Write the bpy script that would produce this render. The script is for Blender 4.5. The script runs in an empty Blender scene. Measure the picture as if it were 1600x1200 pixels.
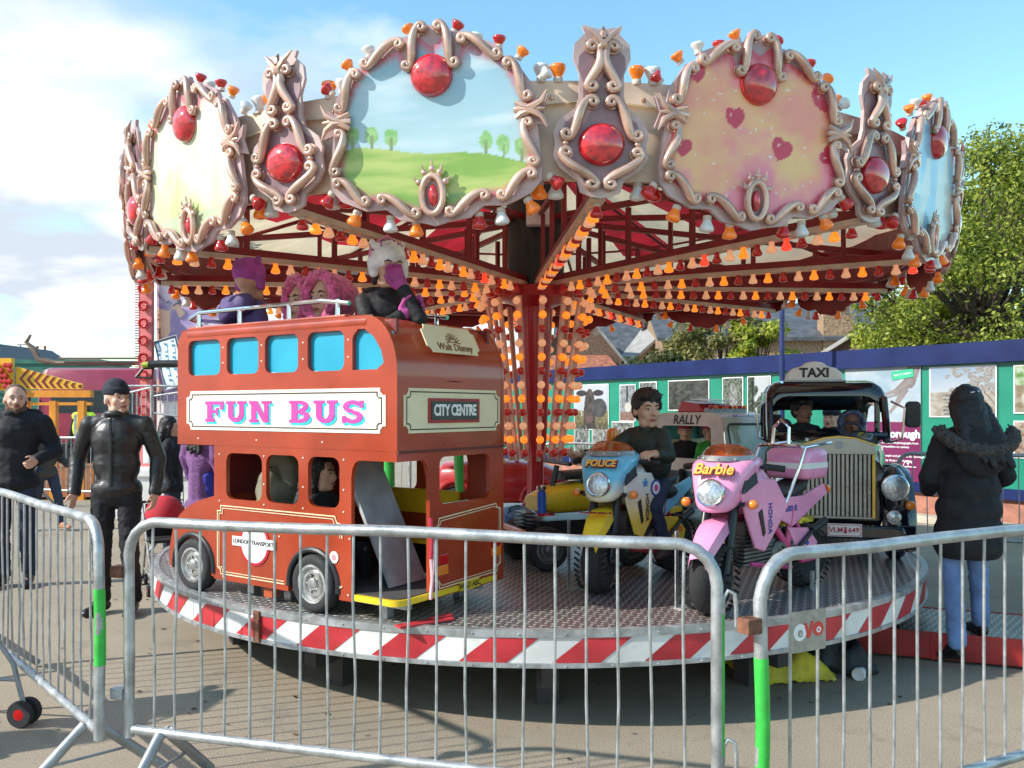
import bpy, bmesh, math, random
from math import sin, cos, pi, radians as R, sqrt, atan2
from mathutils import Vector as V, Matrix as MX, Euler, noise as NZ
sc = bpy.context.scene
COL = sc.collection
rnd = random.Random(7)
# ------------------------------------------------------------ camera
F = 1330.0
cd = bpy.data.cameras.new('camera'); cam = bpy.data.objects.new('camera', cd); COL.objects.link(cam)
cam.location = (0, 0, 1.54); cam.rotation_euler = (R(90), 0, 0)
cd.sensor_width = 36; cd.lens = 36 * F / 1600; cd.shift_y = 0.025; cd.clip_end = 3000; cd.clip_start = .05
sc.camera = cam
sc.view_settings.view_transform = 'Standard'; sc.view_settings.look = 'None'
sc.view_settings.exposure = 0.60; sc.view_settings.gamma = 1
# ------------------------------------------------------------ sun and sky
SUN = V((-.80, -.27, .56)).normalized()
sl = bpy.data.lights.new('sun', 'SUN'); sl.energy = 4.1; sl.angle = R(.9); sl.color = (1, .95, .87)
so = bpy.data.objects.new('sun', sl); COL.objects.link(so); so.rotation_euler = SUN.to_track_quat('Z', 'Y').to_euler()
W = bpy.data.worlds.new('World'); sc.world = W; W.use_nodes = True
nt = W.node_tree; N = nt.nodes; L = nt.links; N.clear()
def nd(tree, typ, **kw):
    n = tree.nodes.new(typ)
    for k, v in kw.items(): setattr(n, k, v)
    return n
def mth(tree, op, a, b=None, clamp=False):
    n = tree.nodes.new('ShaderNodeMath'); n.operation = op; n.use_clamp = clamp
    for i, x in enumerate((a, b)):
        if x is None: continue
        if isinstance(x, (int, float)): n.inputs[i].default_value = x
        else: tree.links.new(x, n.inputs[i])
    return n.outputs[0]
def ramp(tree, fac, stops):
    n = tree.nodes.new('ShaderNodeValToRGB'); tree.links.new(fac, n.inputs[0]); e = n.color_ramp.elements
    while len(e) < len(stops): e.new(.5)
    for i, (p, c) in enumerate(stops): e[i].position = p; e[i].color = c if len(c) == 4 else (*c, 1)
    return n.outputs[0]
def mixc(tree, fac, a, b, typ='MIX'):
    n = tree.nodes.new('ShaderNodeMix'); n.data_type = 'RGBA'; n.blend_type = typ
    for i, x in ((0, fac), (6, a), (7, b)):
        if isinstance(x, (int, float)): n.inputs[i].default_value = x
        elif isinstance(x, (tuple, list)): n.inputs[i].default_value = x if len(x) == 4 else (*x, 1)
        else: tree.links.new(x, n.inputs[i])
    return n.outputs[2]
out = nd(nt, 'ShaderNodeOutputWorld'); bg = nd(nt, 'ShaderNodeBackground'); bg.inputs[1].default_value = .148
sky = nd(nt, 'ShaderNodeTexSky', sky_type='NISHITA'); sky.sun_disc = False
sky.sun_elevation = math.asin(SUN.z); sky.sun_rotation = atan2(SUN.x, SUN.y); sky.air_density = 1.1; sky.dust_density = .6; sky.ozone_density = 1.6
tc = nd(nt, 'ShaderNodeTexCoord'); sp = nd(nt, 'ShaderNodeSeparateXYZ'); L.new(tc.outputs['Generated'], sp.inputs[0])
den = mth(nt, 'ADD', mth(nt, 'MAXIMUM', sp.outputs[2], 0), .22)
cx = nd(nt, 'ShaderNodeCombineXYZ'); L.new(mth(nt, 'DIVIDE', sp.outputs[0], den), cx.inputs[0]); L.new(mth(nt, 'DIVIDE', sp.outputs[1], den), cx.inputs[1])
mp = nd(nt, 'ShaderNodeMapping'); mp.inputs['Location'].default_value = (1.2, 5.5, 0); L.new(cx.outputs[0], mp.inputs[0])
n1 = nd(nt, 'ShaderNodeTexNoise'); L.new(mp.outputs[0], n1.inputs['Vector']); n1.inputs['Scale'].default_value = .95; n1.inputs['Detail'].default_value = 9; n1.inputs['Roughness'].default_value = .52; n1.inputs['Distortion'].default_value = .25
n2 = nd(nt, 'ShaderNodeTexNoise'); L.new(mp.outputs[0], n2.inputs['Vector']); n2.inputs['Scale'].default_value = 1.9; n2.inputs['Detail'].default_value = 5
bias = mth(nt, 'MULTIPLY', sp.outputs[0], -.17)
low = mth(nt, 'MULTIPLY', mth(nt, 'SUBTRACT', .22, sp.outputs[2]), .30)
cf = ramp(nt, mth(nt, 'ADD', mth(nt, 'ADD', n1.outputs[0], bias), low), [(.468, (0, 0, 0)), (.60, (1, 1, 1))])
cc = ramp(nt, mth(nt, 'ADD', n2.outputs[0], mth(nt, 'MULTIPLY', sp.outputs[0], .12)), [(.40, (3.3, 3.7, 4.2)), (.56, (5.9, 5.95, 6.0))])
blue = mixc(nt, 1.0, sky.outputs[0], (1.05, 1.38, 1.30), 'MULTIPLY')
L.new(mixc(nt, cf, blue, cc), bg.inputs[0]); L.new(bg.outputs[0], out.inputs[0])
# ------------------------------------------------------------ materials
MATS = {}
def mat(name, col, rough=.5, metal=0, var=.10, scale=6, bump=0, bscale=50, coat=0, spec=.5, em=None, es=0, alpha=1, trans=0, island=0, vcol=False, dirt=0, sheen=0, transl=0):
    if name in MATS: return MATS[name]
    m = bpy.data.materials.new(name); m.use_nodes = True; t = m.node_tree; b = t.nodes['Principled BSDF']
    c4 = (*col, 1); tcn = nd(t, 'ShaderNodeTexCoord'); obj = tcn.outputs['Object']
    if vcol:
        a = nd(t, 'ShaderNodeVertexColor'); a.layer_name = 'Col'; src = a.outputs[0]
    else: src = None
    nz = nd(t, 'ShaderNodeTexNoise'); t.links.new(obj, nz.inputs['Vector']); nz.inputs['Scale'].default_value = scale; nz.inputs['Detail'].default_value = 6
    fac = nz.outputs[0]
    if island:
        g = nd(t, 'ShaderNodeNewGeometry'); fac = mth(t, 'ADD', mth(t, 'MULTIPLY', g.outputs['Random Per Island'], island), mth(t, 'MULTIPLY', nz.outputs[0], 1 - island))
    lo = tuple(max(0, x * (1 - var * 2)) for x in col); hi = tuple(min(1, x * (1 + var * 2)) for x in col)
    if src is None: src = ramp(t, fac, [(.3, lo), (.7, hi)])
    else:
        g = ramp(t, fac, [(.3, (1 - var,) * 3), (.7, (1, 1, 1))]); src = mixc(t, 1.0, src, g, 'MULTIPLY')
    if dirt:
        nz3 = nd(t, 'ShaderNodeTexNoise'); t.links.new(obj, nz3.inputs['Vector']); nz3.inputs['Scale'].default_value = scale * 2.3; nz3.inputs['Detail'].default_value = 10; nz3.inputs['Roughness'].default_value = .7
        src = mixc(t, mth(t, 'MULTIPLY', ramp(t, nz3.outputs[0], [(.5, (0, 0, 0)), (.72, (1, 1, 1))]), dirt), src, (.10, .085, .065))
    t.links.new(src, b.inputs['Base Color'])
    rr = nd(t, 'ShaderNodeMapRange'); t.links.new(nz.outputs[0], rr.inputs[0]); rr.inputs[1].default_value = .3; rr.inputs[2].default_value = .7
    rr.inputs[3].default_value = max(.02, rough * .8); rr.inputs[4].default_value = min(1, rough * 1.2); t.links.new(rr.outputs[0], b.inputs['Roughness'])
    b.inputs['Metallic'].default_value = metal; b.inputs['Specular IOR Level'].default_value = spec; b.inputs['Coat Weight'].default_value = coat; b.inputs['Coat Roughness'].default_value = .08
    if sheen: b.inputs['Sheen Weight'].default_value = sheen
    if em: b.inputs['Emission Color'].default_value = (*em, 1); b.inputs['Emission Strength'].default_value = es
    if alpha < 1: b.inputs['Alpha'].default_value = alpha
    if trans: b.inputs['Transmission Weight'].default_value = trans
    if bump:
        nb = nd(t, 'ShaderNodeTexNoise'); t.links.new(obj, nb.inputs['Vector']); nb.inputs['Scale'].default_value = bscale; nb.inputs['Detail'].default_value = 4
        bp = nd(t, 'ShaderNodeBump'); bp.inputs['Strength'].default_value = bump; bp.inputs['Distance'].default_value = .01; t.links.new(nb.outputs[0], bp.inputs['Height']); t.links.new(bp.outputs[0], b.inputs['Normal'])
    if transl:
        tr = nd(t, 'ShaderNodeBsdfTranslucent'); t.links.new(src, tr.inputs[0]); mx = nd(t, 'ShaderNodeMixShader'); mx.inputs[0].default_value = transl
        o = t.nodes['Material Output']; t.links.new(b.outputs[0], mx.inputs[1]); t.links.new(tr.outputs[0], mx.inputs[2]); t.links.new(mx.outputs[0], o.inputs[0])
    MATS[name] = m; return m
def painted(name='painted_picture', rough=.35): return mat(name, (1, 1, 1), rough, vcol=True, var=.06, scale=5, coat=.3)
# ------------------------------------------------------------ mesh builder
def T(x=0, y=0, z=0): return MX.Translation((x, y, z))
def RZ(a): return MX.Rotation(a, 4, 'Z')
def RX(a): return MX.Rotation(a, 4, 'X')
def RY(a): return MX.Rotation(a, 4, 'Y')
def SC(x, y, z): return MX.Diagonal((x, y, z, 1))
def FR(o, x, y):   # frame: origin, x axis, y axis
    x = V(x).normalized(); y = V(y); y = (y - x * y.dot(x)).normalized(); z = x.cross(y)
    m = MX.Identity(4)
    for i in range(3): m[i][0] = x[i]; m[i][1] = y[i]; m[i][2] = z[i]; m[i][3] = o[i]
    return m
I4 = MX.Identity(4)
class MB:
    def __init__(s, m=None): s.v = []; s.f = []; s.mi = []; s.M = m or I4
    def add(s, vs, fs, mi=0, m=None):
        M = s.M @ m if m is not None else s.M; n = len(s.v)
        s.v += [M @ V(p) for p in vs]; flip = M.to_3x3().determinant() < 0
        for f in fs: s.f.append([n + i for i in (reversed(f) if flip else f)]); s.mi.append(mi)
        return s
    def box(s, c, d, mi=0, m=None):
        x, y, z = c; a, b, e = d[0] / 2, d[1] / 2, d[2] / 2
        vs = [(x + i * a, y + j * b, z + k * e) for i in (-1, 1) for j in (-1, 1) for k in (-1, 1)]
        return s.add(vs, [(0, 1, 3, 2), (4, 6, 7, 5), (0, 4, 5, 1), (2, 3, 7, 6), (0, 2, 6, 4), (1, 5, 7, 3)], mi, m)
    def hexa(s, pts, mi=0, m=None):  # 8 pts bottom 4 (ccw) + top 4
        return s.add(pts, [(3, 2, 1, 0), (4, 5, 6, 7), (0, 1, 5, 4), (1, 2, 6, 5), (2, 3, 7, 6), (3, 0, 4, 7)], mi, m)
    def tube(s, pts, r, seg=8, closed=False, mi=0, m=None, sy=1):
        pts = [V(p) for p in pts]; n = len(pts); rs = r if isinstance(r, (list, tuple)) else [r] * n
        vs = []; up = None
        for i, p in enumerate(pts):
            a = pts[i - 1] if (i > 0 or closed) else p; b = pts[(i + 1) % n] if (i < n - 1 or closed) else p
            d = (b - a)
            if d.length < 1e-9: d = V((0, 0, 1))
            d.normalize()
            if up is None: up = V((0, 0, 1)) if abs(d.z) < .9 else V((1, 0, 0))
            x = d.cross(up)
            if x.length < 1e-6: x = d.cross(V((.3, 1, .2)))
            x.normalize(); y = x.cross(d).normalized(); up = y
            for k in range(seg):
                t = 2 * pi * k / seg; vs.append(p + x * (cos(t) * rs[i]) + y * (sin(t) * rs[i] * sy))
        fs = []
        for i in range(n if closed else n - 1):
            j = (i + 1) % n
            for k in range(seg): fs.append((i * seg + k, i * seg + (k + 1) % seg, j * seg + (k + 1) % seg, j * seg + k))
        if not closed: fs.append(tuple(range(seg - 1, -1, -1))); fs.append(tuple((n - 1) * seg + k for k in range(seg)))
        fs = [tuple(reversed(f)) for f in fs]
        return s.add(vs, fs, mi, m)
    def lathe(s, prof, seg=16, mi=0, m=None, cap=True):  # (r,z) about z
        vs = []; fs = []
        for r, z in prof:
            for k in range(seg): t = 2 * pi * k / seg; vs.append((r * cos(t), r * sin(t), z))
        for i in range(len(prof) - 1):
            for k in range(seg): fs.append((i * seg + k, i * seg + (k + 1) % seg, (i + 1) * seg + (k + 1) % seg, (i + 1) * seg + k))
        if cap:
            if prof[0][0] > 1e-5: fs.append(tuple(range(seg - 1, -1, -1)))
            if prof[-1][0] > 1e-5: fs.append(tuple((len(prof) - 1) * seg + k for k in range(seg)))
        return s.add(vs, fs, mi, m)
    def ell(s, c, r, seg=14, mi=0, m=None, rings=None):
        rings = rings or max(4, seg // 2); vs = [(0, 0, -1)]; fs = []
        for i in range(1, rings):
            a = -pi / 2 + pi * i / rings
            for k in range(seg): t = 2 * pi * k / seg; vs.append((cos(a) * cos(t), cos(a) * sin(t), sin(a)))
        vs.append((0, 0, 1)); e = len(vs) - 1
        for k in range(seg):
            fs.append((0, 1 + (k + 1) % seg, 1 + k)); b = 1 + (rings - 2) * seg; fs.append((b + k, b + (k + 1) % seg, e))
        for i in range(rings - 2):
            for k in range(seg): fs.append((1 + i * seg + k, 1 + i * seg + (k + 1) % seg, 1 + (i + 1) * seg + (k + 1) % seg, 1 + (i + 1) * seg + k))
        M = T(*c) @ SC(*r)
        return s.add(vs, fs, mi, (m @ M) if m is not None else M)
    def cap(s, a, ra, b, rb, seg=10, mi=0, m=None):  # tapered capsule
        a = V(a); b = V(b); d = (b - a); L_ = d.length or 1e-6; d = d / L_; pts = []; rs = []
        for k in range(5): t = k / 4 * pi / 2; pts.append(a - d * ra * cos(t)); rs.append(max(1e-4, ra * sin(t)))
        for k in range(5): t = k / 4 * pi / 2; pts.append(b + d * rb * sin(t)); rs.append(max(1e-4, rb * cos(t)))
        return s.tube(pts, rs, seg, mi=mi, m=m)
    def prism(s, poly, z0, z1, mi=0, m=None, mi2=None):  # poly in xy ccw, along z
        n = len(poly); vs = [(x, y, z0) for x, y in poly] + [(x, y, z1) for x, y in poly]
        s.add(vs, [tuple(range(n - 1, -1, -1)), tuple(n + i for i in range(n))] + [(i, (i + 1) % n, n + (i + 1) % n, n + i) for i in range(n)], mi, m)
        if mi2 is not None: s.mi[-(n + 2)] = mi2
        return s
    def loft(s, secs, mi=0, m=None, closed=True, caps=True):
        n = len(secs[0]); vs = [p for q in secs for p in q]; fs = []
        for i in range(len(secs) - 1):
            for k in range(n if closed else n - 1): fs.append((i * n + k, i * n + (k + 1) % n, (i + 1) * n + (k + 1) % n, (i + 1) * n + k))
        if caps and closed: fs.append(tuple(range(n - 1, -1, -1))); fs.append(tuple((len(secs) - 1) * n + k for k in range(n)))
        return s.add(vs, fs, mi, m)
    def mesh(s, me, mi=0, m=None):
        return s.add([v.co[:] for v in me.vertices], [tuple(p.vertices) for p in me.polygons], mi, m)
    def build(s, name, mats, parent=None, ang=40, bevel=0, fix=True, mod=None):
        me = bpy.data.meshes.new(name); me.from_pydata([tuple(v) for v in s.v], [], s.f)
        for m_ in (mats if isinstance(mats, (list, tuple)) else [mats]): me.materials.append(m_)
        me.polygons.foreach_set('material_index', s.mi)
        if fix:
            b = bmesh.new(); b.from_mesh(me); bmesh.ops.recalc_face_normals(b, faces=b.faces); b.to_mesh(me); b.free()
        if ang:
            me.shade_smooth(); me.set_sharp_from_angle(angle=R(ang))
        me.update(); o = bpy.data.objects.new(name, me); COL.objects.link(o)
        if parent is not None: o.parent = parent
        if bevel:
            bv = o.modifiers.new('b', 'BEVEL'); bv.width = bevel; bv.segments = 2; bv.limit_method = 'ANGLE'; bv.angle_limit = R(40)
        return o
def tag(o, label=None, cat=None, group=None, kind=None):
    if label: o['label'] = label
    if cat: o['category'] = cat
    if group: o['group'] = group
    if kind: o['kind'] = kind
    return o
def thing(name, label, cat, loc=(0, 0, 0), rz=0, group=None):
    o = bpy.data.objects.new(name, None); COL.objects.link(o); o.location = loc; o.rotation_euler = (0, 0, rz); o.empty_display_size = .1
    return tag(o, label, cat, group)
def copy_tree(o, parent=None, mats=None):
    c = o.copy(); COL.objects.link(c); c.parent = parent
    for ch in list(o.children): copy_tree(ch, c)
    return c
def mesh_of(ob):
    COL.objects.link(ob); dg = bpy.context.evaluated_depsgraph_get(); dg.update()
    me = bpy.data.meshes.new_from_object(ob.evaluated_get(dg)); bpy.data.objects.remove(ob); return me
def plate_me(outer, holes=(), t=.01, bev=0):
    cu = bpy.data.curves.new('c', 'CURVE'); cu.dimensions = '2D'; cu.fill_mode = 'BOTH'; cu.extrude = t / 2
    if bev: cu.bevel_depth = bev; cu.bevel_resolution = 1; cu.extrude = t / 2 - bev; cu.offset = -bev
    for poly in [outer] + list(holes):
        s = cu.splines.new('POLY'); s.points.add(len(poly) - 1); s.use_cyclic_u = True
        for i, (x, y) in enumerate(poly): s.points[i].co = (x, y, 0, 1)
    return mesh_of(bpy.data.objects.new('c', cu))
def text_me(txt, size, ext=.001, off=0, shear=0, space=1, align='CENTER'):
    cu = bpy.data.curves.new('t', 'FONT'); cu.body = txt; cu.size = size; cu.extrude = ext; cu.offset = off; cu.shear = shear; cu.space_character = space
    cu.align_x = align; cu.align_y = 'CENTER'; cu.resolution_u = 3
    return mesh_of(bpy.data.objects.new('t', cu))
def rrect(x0, y0, x1, y1, r, n=4):
    o = []
    for cx_, cy_, a0 in ((x1 - r, y0 + r, -90), (x1 - r, y1 - r, 0), (x0 + r, y1 - r, 90), (x0 + r, y0 + r, 180)):
        for k in range(n + 1): a = R(a0 + 90 * k / n); o.append((cx_ + r * cos(a), cy_ + r * sin(a)))
    return o
def circ(cx_, cy_, r, n=24, a0=0, a1=360): return [(cx_ + r * cos(R(a0 + (a1 - a0) * k / n)), cy_ + r * sin(R(a0 + (a1 - a0) * k / n))) for k in range(n if a1 - a0 == 360 else n + 1)]
def paint(name, w, h, nx, ny, fn, parent=None, m=None, inside=None, mats=None, bulge=0, nomod=0):
    """a flat picture: fn(u,v)->rgb, u,v in 0..1; inside(u,v) masks its outline"""
    vs = [((i / nx - .5) * w, (j / ny - .5) * h, 0) for j in range(ny + 1) for i in range(nx + 1)]; fs = []; cols = []
    for j in range(ny):
        for i in range(nx):
            u, v = (i + .5) / nx, (j + .5) / ny
            if inside and not inside(u, v): continue
            fs.append((j * (nx + 1) + i, j * (nx + 1) + i + 1, (j + 1) * (nx + 1) + i + 1, (j + 1) * (nx + 1) + i))
    used = set(i for f in fs for i in f); cols = [fn(min(.999, (i % (nx + 1)) / nx + 1e-4), min(.999, (i // (nx + 1)) / ny + 1e-4)) if i in used else (0, 0, 0) for i in range(len(vs))]
    me = bpy.data.meshes.new(name); M = m or I4; me.from_pydata([tuple(M @ V(p)) for p in vs], [], fs)
    ca = me.color_attributes.new('Col', 'FLOAT_COLOR', 'POINT'); buf = []
    for c in cols: buf += [c[0], c[1], c[2], 1]
    ca.data.foreach_set('color', buf); me.materials.append(mats or painted()); 
    b = bmesh.new(); b.from_mesh(me); bmesh.ops.delete(b, geom=[v for v in b.verts if not v.link_faces], context='VERTS'); b.to_mesh(me); b.free()
    o = bpy.data.objects.new(name, me); COL.objects.link(o)
    if parent is not None: o.parent = parent
    return o
def lerp(a, b, t): t = max(0, min(1, t)); return tuple(x + (y - x) * t for x, y in zip(a, b))
def fbm(x, y, s=1, z=0): return NZ.fractal(V((x * s, y * s, z)), 1, 2, 4)
def inpoly(x, y, p):
    c = False; n = len(p)
    for i in range(n):
        x1, y1 = p[i]; x2, y2 = p[i - 1]
        if (y1 > y) != (y2 > y) and x < (x2 - x1) * (y - y1) / (y2 - y1) + x1: c = not c
    return c
def PX(px, Y): return (px - 800) / F * Y
def PZ(py, Y): return 1.54 + (640 - py) / F * Y
def remesh(mb, voxel, name, m, parent, wr=0, ws=8, smooth=4, ang=0, seed=0):
    me = bpy.data.meshes.new('x'); me.from_pydata([tuple(v) for v in mb.v], [], mb.f); ob = bpy.data.objects.new('x', me)
    b = bmesh.new(); b.from_mesh(me); bmesh.ops.recalc_face_normals(b, faces=b.faces); b.to_mesh(me); b.free()
    md = ob.modifiers.new('r', 'REMESH'); md.mode = 'VOXEL'; md.voxel_size = voxel; md.use_smooth_shade = True
    if smooth: sm = ob.modifiers.new('s', 'SMOOTH'); sm.iterations = smooth; sm.factor = .5
    me2 = mesh_of(ob); me2.name = name
    if wr:
        co = [v.co.copy() for v in me2.vertices]; no = [v.normal.copy() for v in me2.vertices]
        for v, c, n in zip(me2.vertices, co, no):
            q = V((c.x * ws, c.y * ws, c.z * ws * 1.6 + seed)); f = NZ.noise(q) * .6 + (1 - abs(NZ.noise(q * 2.1)) * 2) * .4
            v.co = c + n * (f * wr)
    me2.materials.clear()
    for mm in (m if isinstance(m, (list, tuple)) else [m]): me2.materials.append(mm)
    me2.shade_smooth(); me2.update(); o = bpy.data.objects.new(name, me2); COL.objects.link(o)
    if parent is not None: o.parent = parent
    return o
# ------------------------------------------------------------ palette
galv = mat('galvanised_steel', (.44, .455, .46), .40, .6, .14, 14, .15, 90, dirt=.28)
galvdull = mat('dull_steel', (.33, .34, .35), .5, .6, .14, 9, dirt=.3)
chrome = mat('chrome', (.75, .75, .76), .12, 1, .04)
green_p = mat('bright_green_paint', (.04, .46, .06), .45, 0, .08, 20, dirt=.12)
rust = mat('rusty_steel', (.20, .085, .05), .8, .3, .3, 30)
red_p = mat('ride_red_paint', (.42, .015, .02), .35, 0, .10, 5, coat=.3)
dred = mat('dark_red_paint', (.22, .012, .016), .4, 0, .15, 5)
white_p = mat('white_paint', (.78, .77, .74), .4, 0, .05, 5, dirt=.12)
cream = mat('cream_paint', (.74, .62, .40), .4, 0, .06, 5)
creamw = mat('pale_cream_paint', (.80, .74, .60), .4, 0, .05, 5)
black = mat('black_plastic', (.015, .015, .016), .4)
rubber = mat('tyre_rubber', (.025, .025, .026), .8, 0, .15, 20, .3, 200)
dark = mat('dark_void', (.02, .018, .018), .9)
orangeb = mat('orange_paint', (.80, .30, .02), .4)
amber = mat('amber_plastic', (.85, .22, .02), .2, 0, .05, coat=.6)
redl = mat('red_lens', (.55, .01, .01), .15, 0, .05, coat=.6)
lensg = mat('headlamp_glass', (.55, .57, .58), .12, .6, .2, 60, .3, 120, coat=1)
yellow_p = mat('yellow_paint', (.80, .55, .02), .4, 0, .06, 6, coat=.2)
blue_p = mat('blue_paint', (.02, .05, .33), .4, 0, .08, 4)
# ============================================================ GROUND
def ground_mat():
    m = bpy.data.materials.new('tarmac'); m.use_nodes = True; t = m.node_tree; b = t.nodes['Principled BSDF']; o = nd(t, 'ShaderNodeTexCoord').outputs['Object']
    def nz(s, d=6, r=.6):
        n = nd(t, 'ShaderNodeTexNoise'); t.links.new(o, n.inputs['Vector']); n.inputs['Scale'].default_value = s; n.inputs['Detail'].default_value = d; n.inputs['Roughness'].default_value = r; return n.outputs[0]
    c = ramp(t, nz(.55), [(.3, (.29, .235, .168)), (.7, (.40, .335, .252))])
    c = mixc(t, 1, c, ramp(t, nz(130, 3), [(.3, (.55, .55, .55)), (.7, (1.28, 1.28, 1.28))]), 'MULTIPLY')
    c = mixc(t, mth(t, 'MULTIPLY', ramp(t, nz(3.1, 9, .7), [(.56, (0, 0, 0)), (.70, (1, 1, 1))]), .5), c, (.14, .12, .10))
    vo = nd(t, 'ShaderNodeTexVoronoi'); t.links.new(o, vo.inputs['Vector']); vo.inputs['Scale'].default_value = 2.3
    c = mixc(t, mth(t, 'MULTIPLY', ramp(t, vo.outputs[0], [(.02, (1, 1, 1)), (.045, (0, 0, 0))]), .7), c, (.07, .065, .06))
    t.links.new(c, b.inputs['Base Color']); b.inputs['Roughness'].default_value = .9
    bp = nd(t, 'ShaderNodeBump'); bp.inputs['Strength'].default_value = .5; bp.inputs['Distance'].default_value = .01; t.links.new(nz(160, 3), bp.inputs['Height']); t.links.new(bp.outputs[0], b.inputs['Normal'])
    return m
g = MB(); g.add([(-400, -60, 0), (400, -60, 0), (400, 900, 0), (-400, 900, 0)], [(0, 1, 2, 3)])
tag(g.build('ground', ground_mat(), ang=0), kind='structure')
# small litter: trodden leaves and chewing gum left as one scatter
lf = MB()
for i in range(150):
    x = rnd.uniform(-3.5, 4); y = rnd.uniform(2.6, 9); s = rnd.uniform(.008, .022); a = rnd.uniform(0, 6)
    lf.add([(s, 0, .004), (0, s * .6, .010), (-s, 0, .005), (0, -s * .6, .007)], [(0, 1, 2, 3)], m=T(x, y, 0) @ RZ(a))
tag(lf.build('fallen_leaves', mat('dead_leaf', (.10, .06, .03), .8, var=.4, island=.8)), kind='stuff', label='scattered trodden autumn leaves on the tarmac', cat='leaves')
# ============================================================ HOARDING (right, behind the ride)
A = V((-.6, 21.28, 0)); B = V((10.5, 4.6, 0))    # foot of hoarding line through (1.31,18.4) and (6.43,10.7)
hd = (B - A).normalized(); hl = (B - A).length; hn = V((hd.y, -hd.x, 0))   # towards camera
HB, HT = .40, 2.26
HF = lambda s, z: FR(A + hd * s + V((0, 0, z)) + hn * .03, hd, (0, 0, 1))
hgreen = mat('hoarding_green', (.012, .22, .14), .3, 0, .04, 3, coat=.3)
H = thing('hoarding', 'long green site hoarding with a blue cap, hung with photographs, behind the ride', 'hoarding', A)
Hm = MX.Translation(-A)
q = MB(Hm @ HF(0, 0)); q.box((hl / 2, (HB + HT) / 2, -.06), (hl, HT - HB, .06)); q.build('board', hgreen, H, 0)
q = MB(Hm @ HF(0, 0)); q.box((hl / 2, HT + .045, -.03), (hl, .24, .16)); q.box((hl / 2, HT - .085, .0), (hl, .05, .13)); q.box((hl / 2, HB + .06, -.02), (hl, .14, .06)); q.build('blue_trim', mat('hoarding_blue', (.004, .014, .085), .5, 0, .1, 2, spec=.3), H, 0)
q = MB(Hm @ HF(0, 0))
for k in range(15): q.box((.6 + k * 1.31, (HB + HT) / 2, -.028), (.012, HT - HB - .3, .006))
q.build('joint_line', mat('hoarding_joint', (.008, .14, .09), .5), H, 0)
q = MB(HF(0, 0)); q.box((hl / 2, HB / 2 + .01, -.12), (hl, HB - .02, .1)); o = q.build('brick_plinth', mat('terracotta_brick', (.36, .15, .10), .8, 0, .15, 8, .3, 40, dirt=.2), None, 0)
tag(o, 'low terracotta brick plinth running under the green hoarding', 'wall')
q = MB(HF(0, 0)); q.box((hl / 2, .05, .12), (hl, .10, .30)); tag(q.build('kerb', mat('pale_stone', (.46, .41, .32), .8, 0, .1, 4), None, 0, bevel=.01), kind='structure')
def sAt(px):   # distance along hoarding seen at photo column px
    k = (px - 800) / F; return (k * A.y - A.x) / (hd.x - k * hd.y)
def pix(px): s = sAt(px); p = A + hd * s; return s, p.y
def pic(name, x0, x1, y0, y1, fn, label=None, nx=40, ny=50, border=.018, mi=None):
    s0, Y0 = pix(x0); s1, Y1 = pix(x1); sm = (s0 + s1) / 2; Ym = (Y0 + Y1) / 2; zt = PZ(y0, Ym); zb = PZ(y1, Ym); w = s1 - s0; h = zt - zb
    q = MB(Hm @ HF(sm, (zt + zb) / 2))
    if border: q.box((0, 0, -.018), (w + border * 2, h + border * 2, .012)); o = q.build('photo_print', white_p, H, 0); 
    else: q.box((0, 0, -.018), (w, h, .008)); o = q.build('photo_print', white_p, H, 0)
    if label: o['label'] = label
    paint('picture', w, h, nx, ny, lambda a, b: tuple(.62 * c for c in fn(a, b)), o, Hm @ HF(sm, (zt + zb) / 2) @ T(0, 0, -.006)); return w, h, sm, (zt + zb) / 2
def n_(u, v, s, z=0): return fbm(u, v, s, z)
def cow(u, v):
    c = lerp((.55, .62, .72), (.75, .78, .80), v * .6) if v > .42 else lerp((.12, .10, .04), (.30, .26, .12), v * 2 + n_(u, v, 14))
    dx = (u - .47) / .16; dy = (v - .52) / .40
    if dx * dx + dy * dy < 1 or (v < .5 and .3 < u < .62): c = lerp((.03, .025, .025), (.13, .09, .08), .5 + n_(u, v, 9))
    if ((u - .22) / .17) ** 2 + ((v - .82) / .07) ** 2 < 1 or ((u - .72) / .16) ** 2 + ((v - .82) / .07) ** 2 < 1: c = (.04, .03, .035)
    if ((u - .75) / .22) ** 2 + ((v - .48) / .22) ** 2 < 1: c = lerp((.05, .045, .05), (.1, .1, .1), n_(u, v, 6) + .5)
    if abs(u - .22 - (.8 - v) * .02) < .02 and .3 < v < .75: c = (.6, .58, .55)
    if ((u - .46) / .12) ** 2 + ((v - .22) / .09) ** 2 < 1: c = (.16, .09, .09)
    return c
def goose(u, v):
    c = lerp((.22, .23, .24), (.45, .47, .50), .5 + n_(u, v, 8))
    if abs(u - .5) < .06 and v > .45: c = (.015, .015, .02)
    if ((u - .55) / .22) ** 2 + ((v - .38) / .14) ** 2 < 1: c = (.7, .68, .62)
    if v < .25: c = lerp((.25, .12, .09), (.35, .24, .2), n_(u, v, 12) + .5)
    return c
def grey(z, lo=(.02, .025, .02), hi=(.42, .44, .42), s=9):
    return lambda u, v: lerp(lo, hi, .45 + n_(u, v, s, z) * .9 + (v - .5) * .3)
def statue(u, v):
    c = lerp((.02, .04, .02), (.34, .38, .30), .4 + n_(u, v, 16))
    if ((u - .55) / .2) ** 2 + ((v - .5) / .36) ** 2 < 1: c = lerp((.15, .15, .14), (.45, .45, .42), .5 + n_(u, v, 10))
    return c
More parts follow.
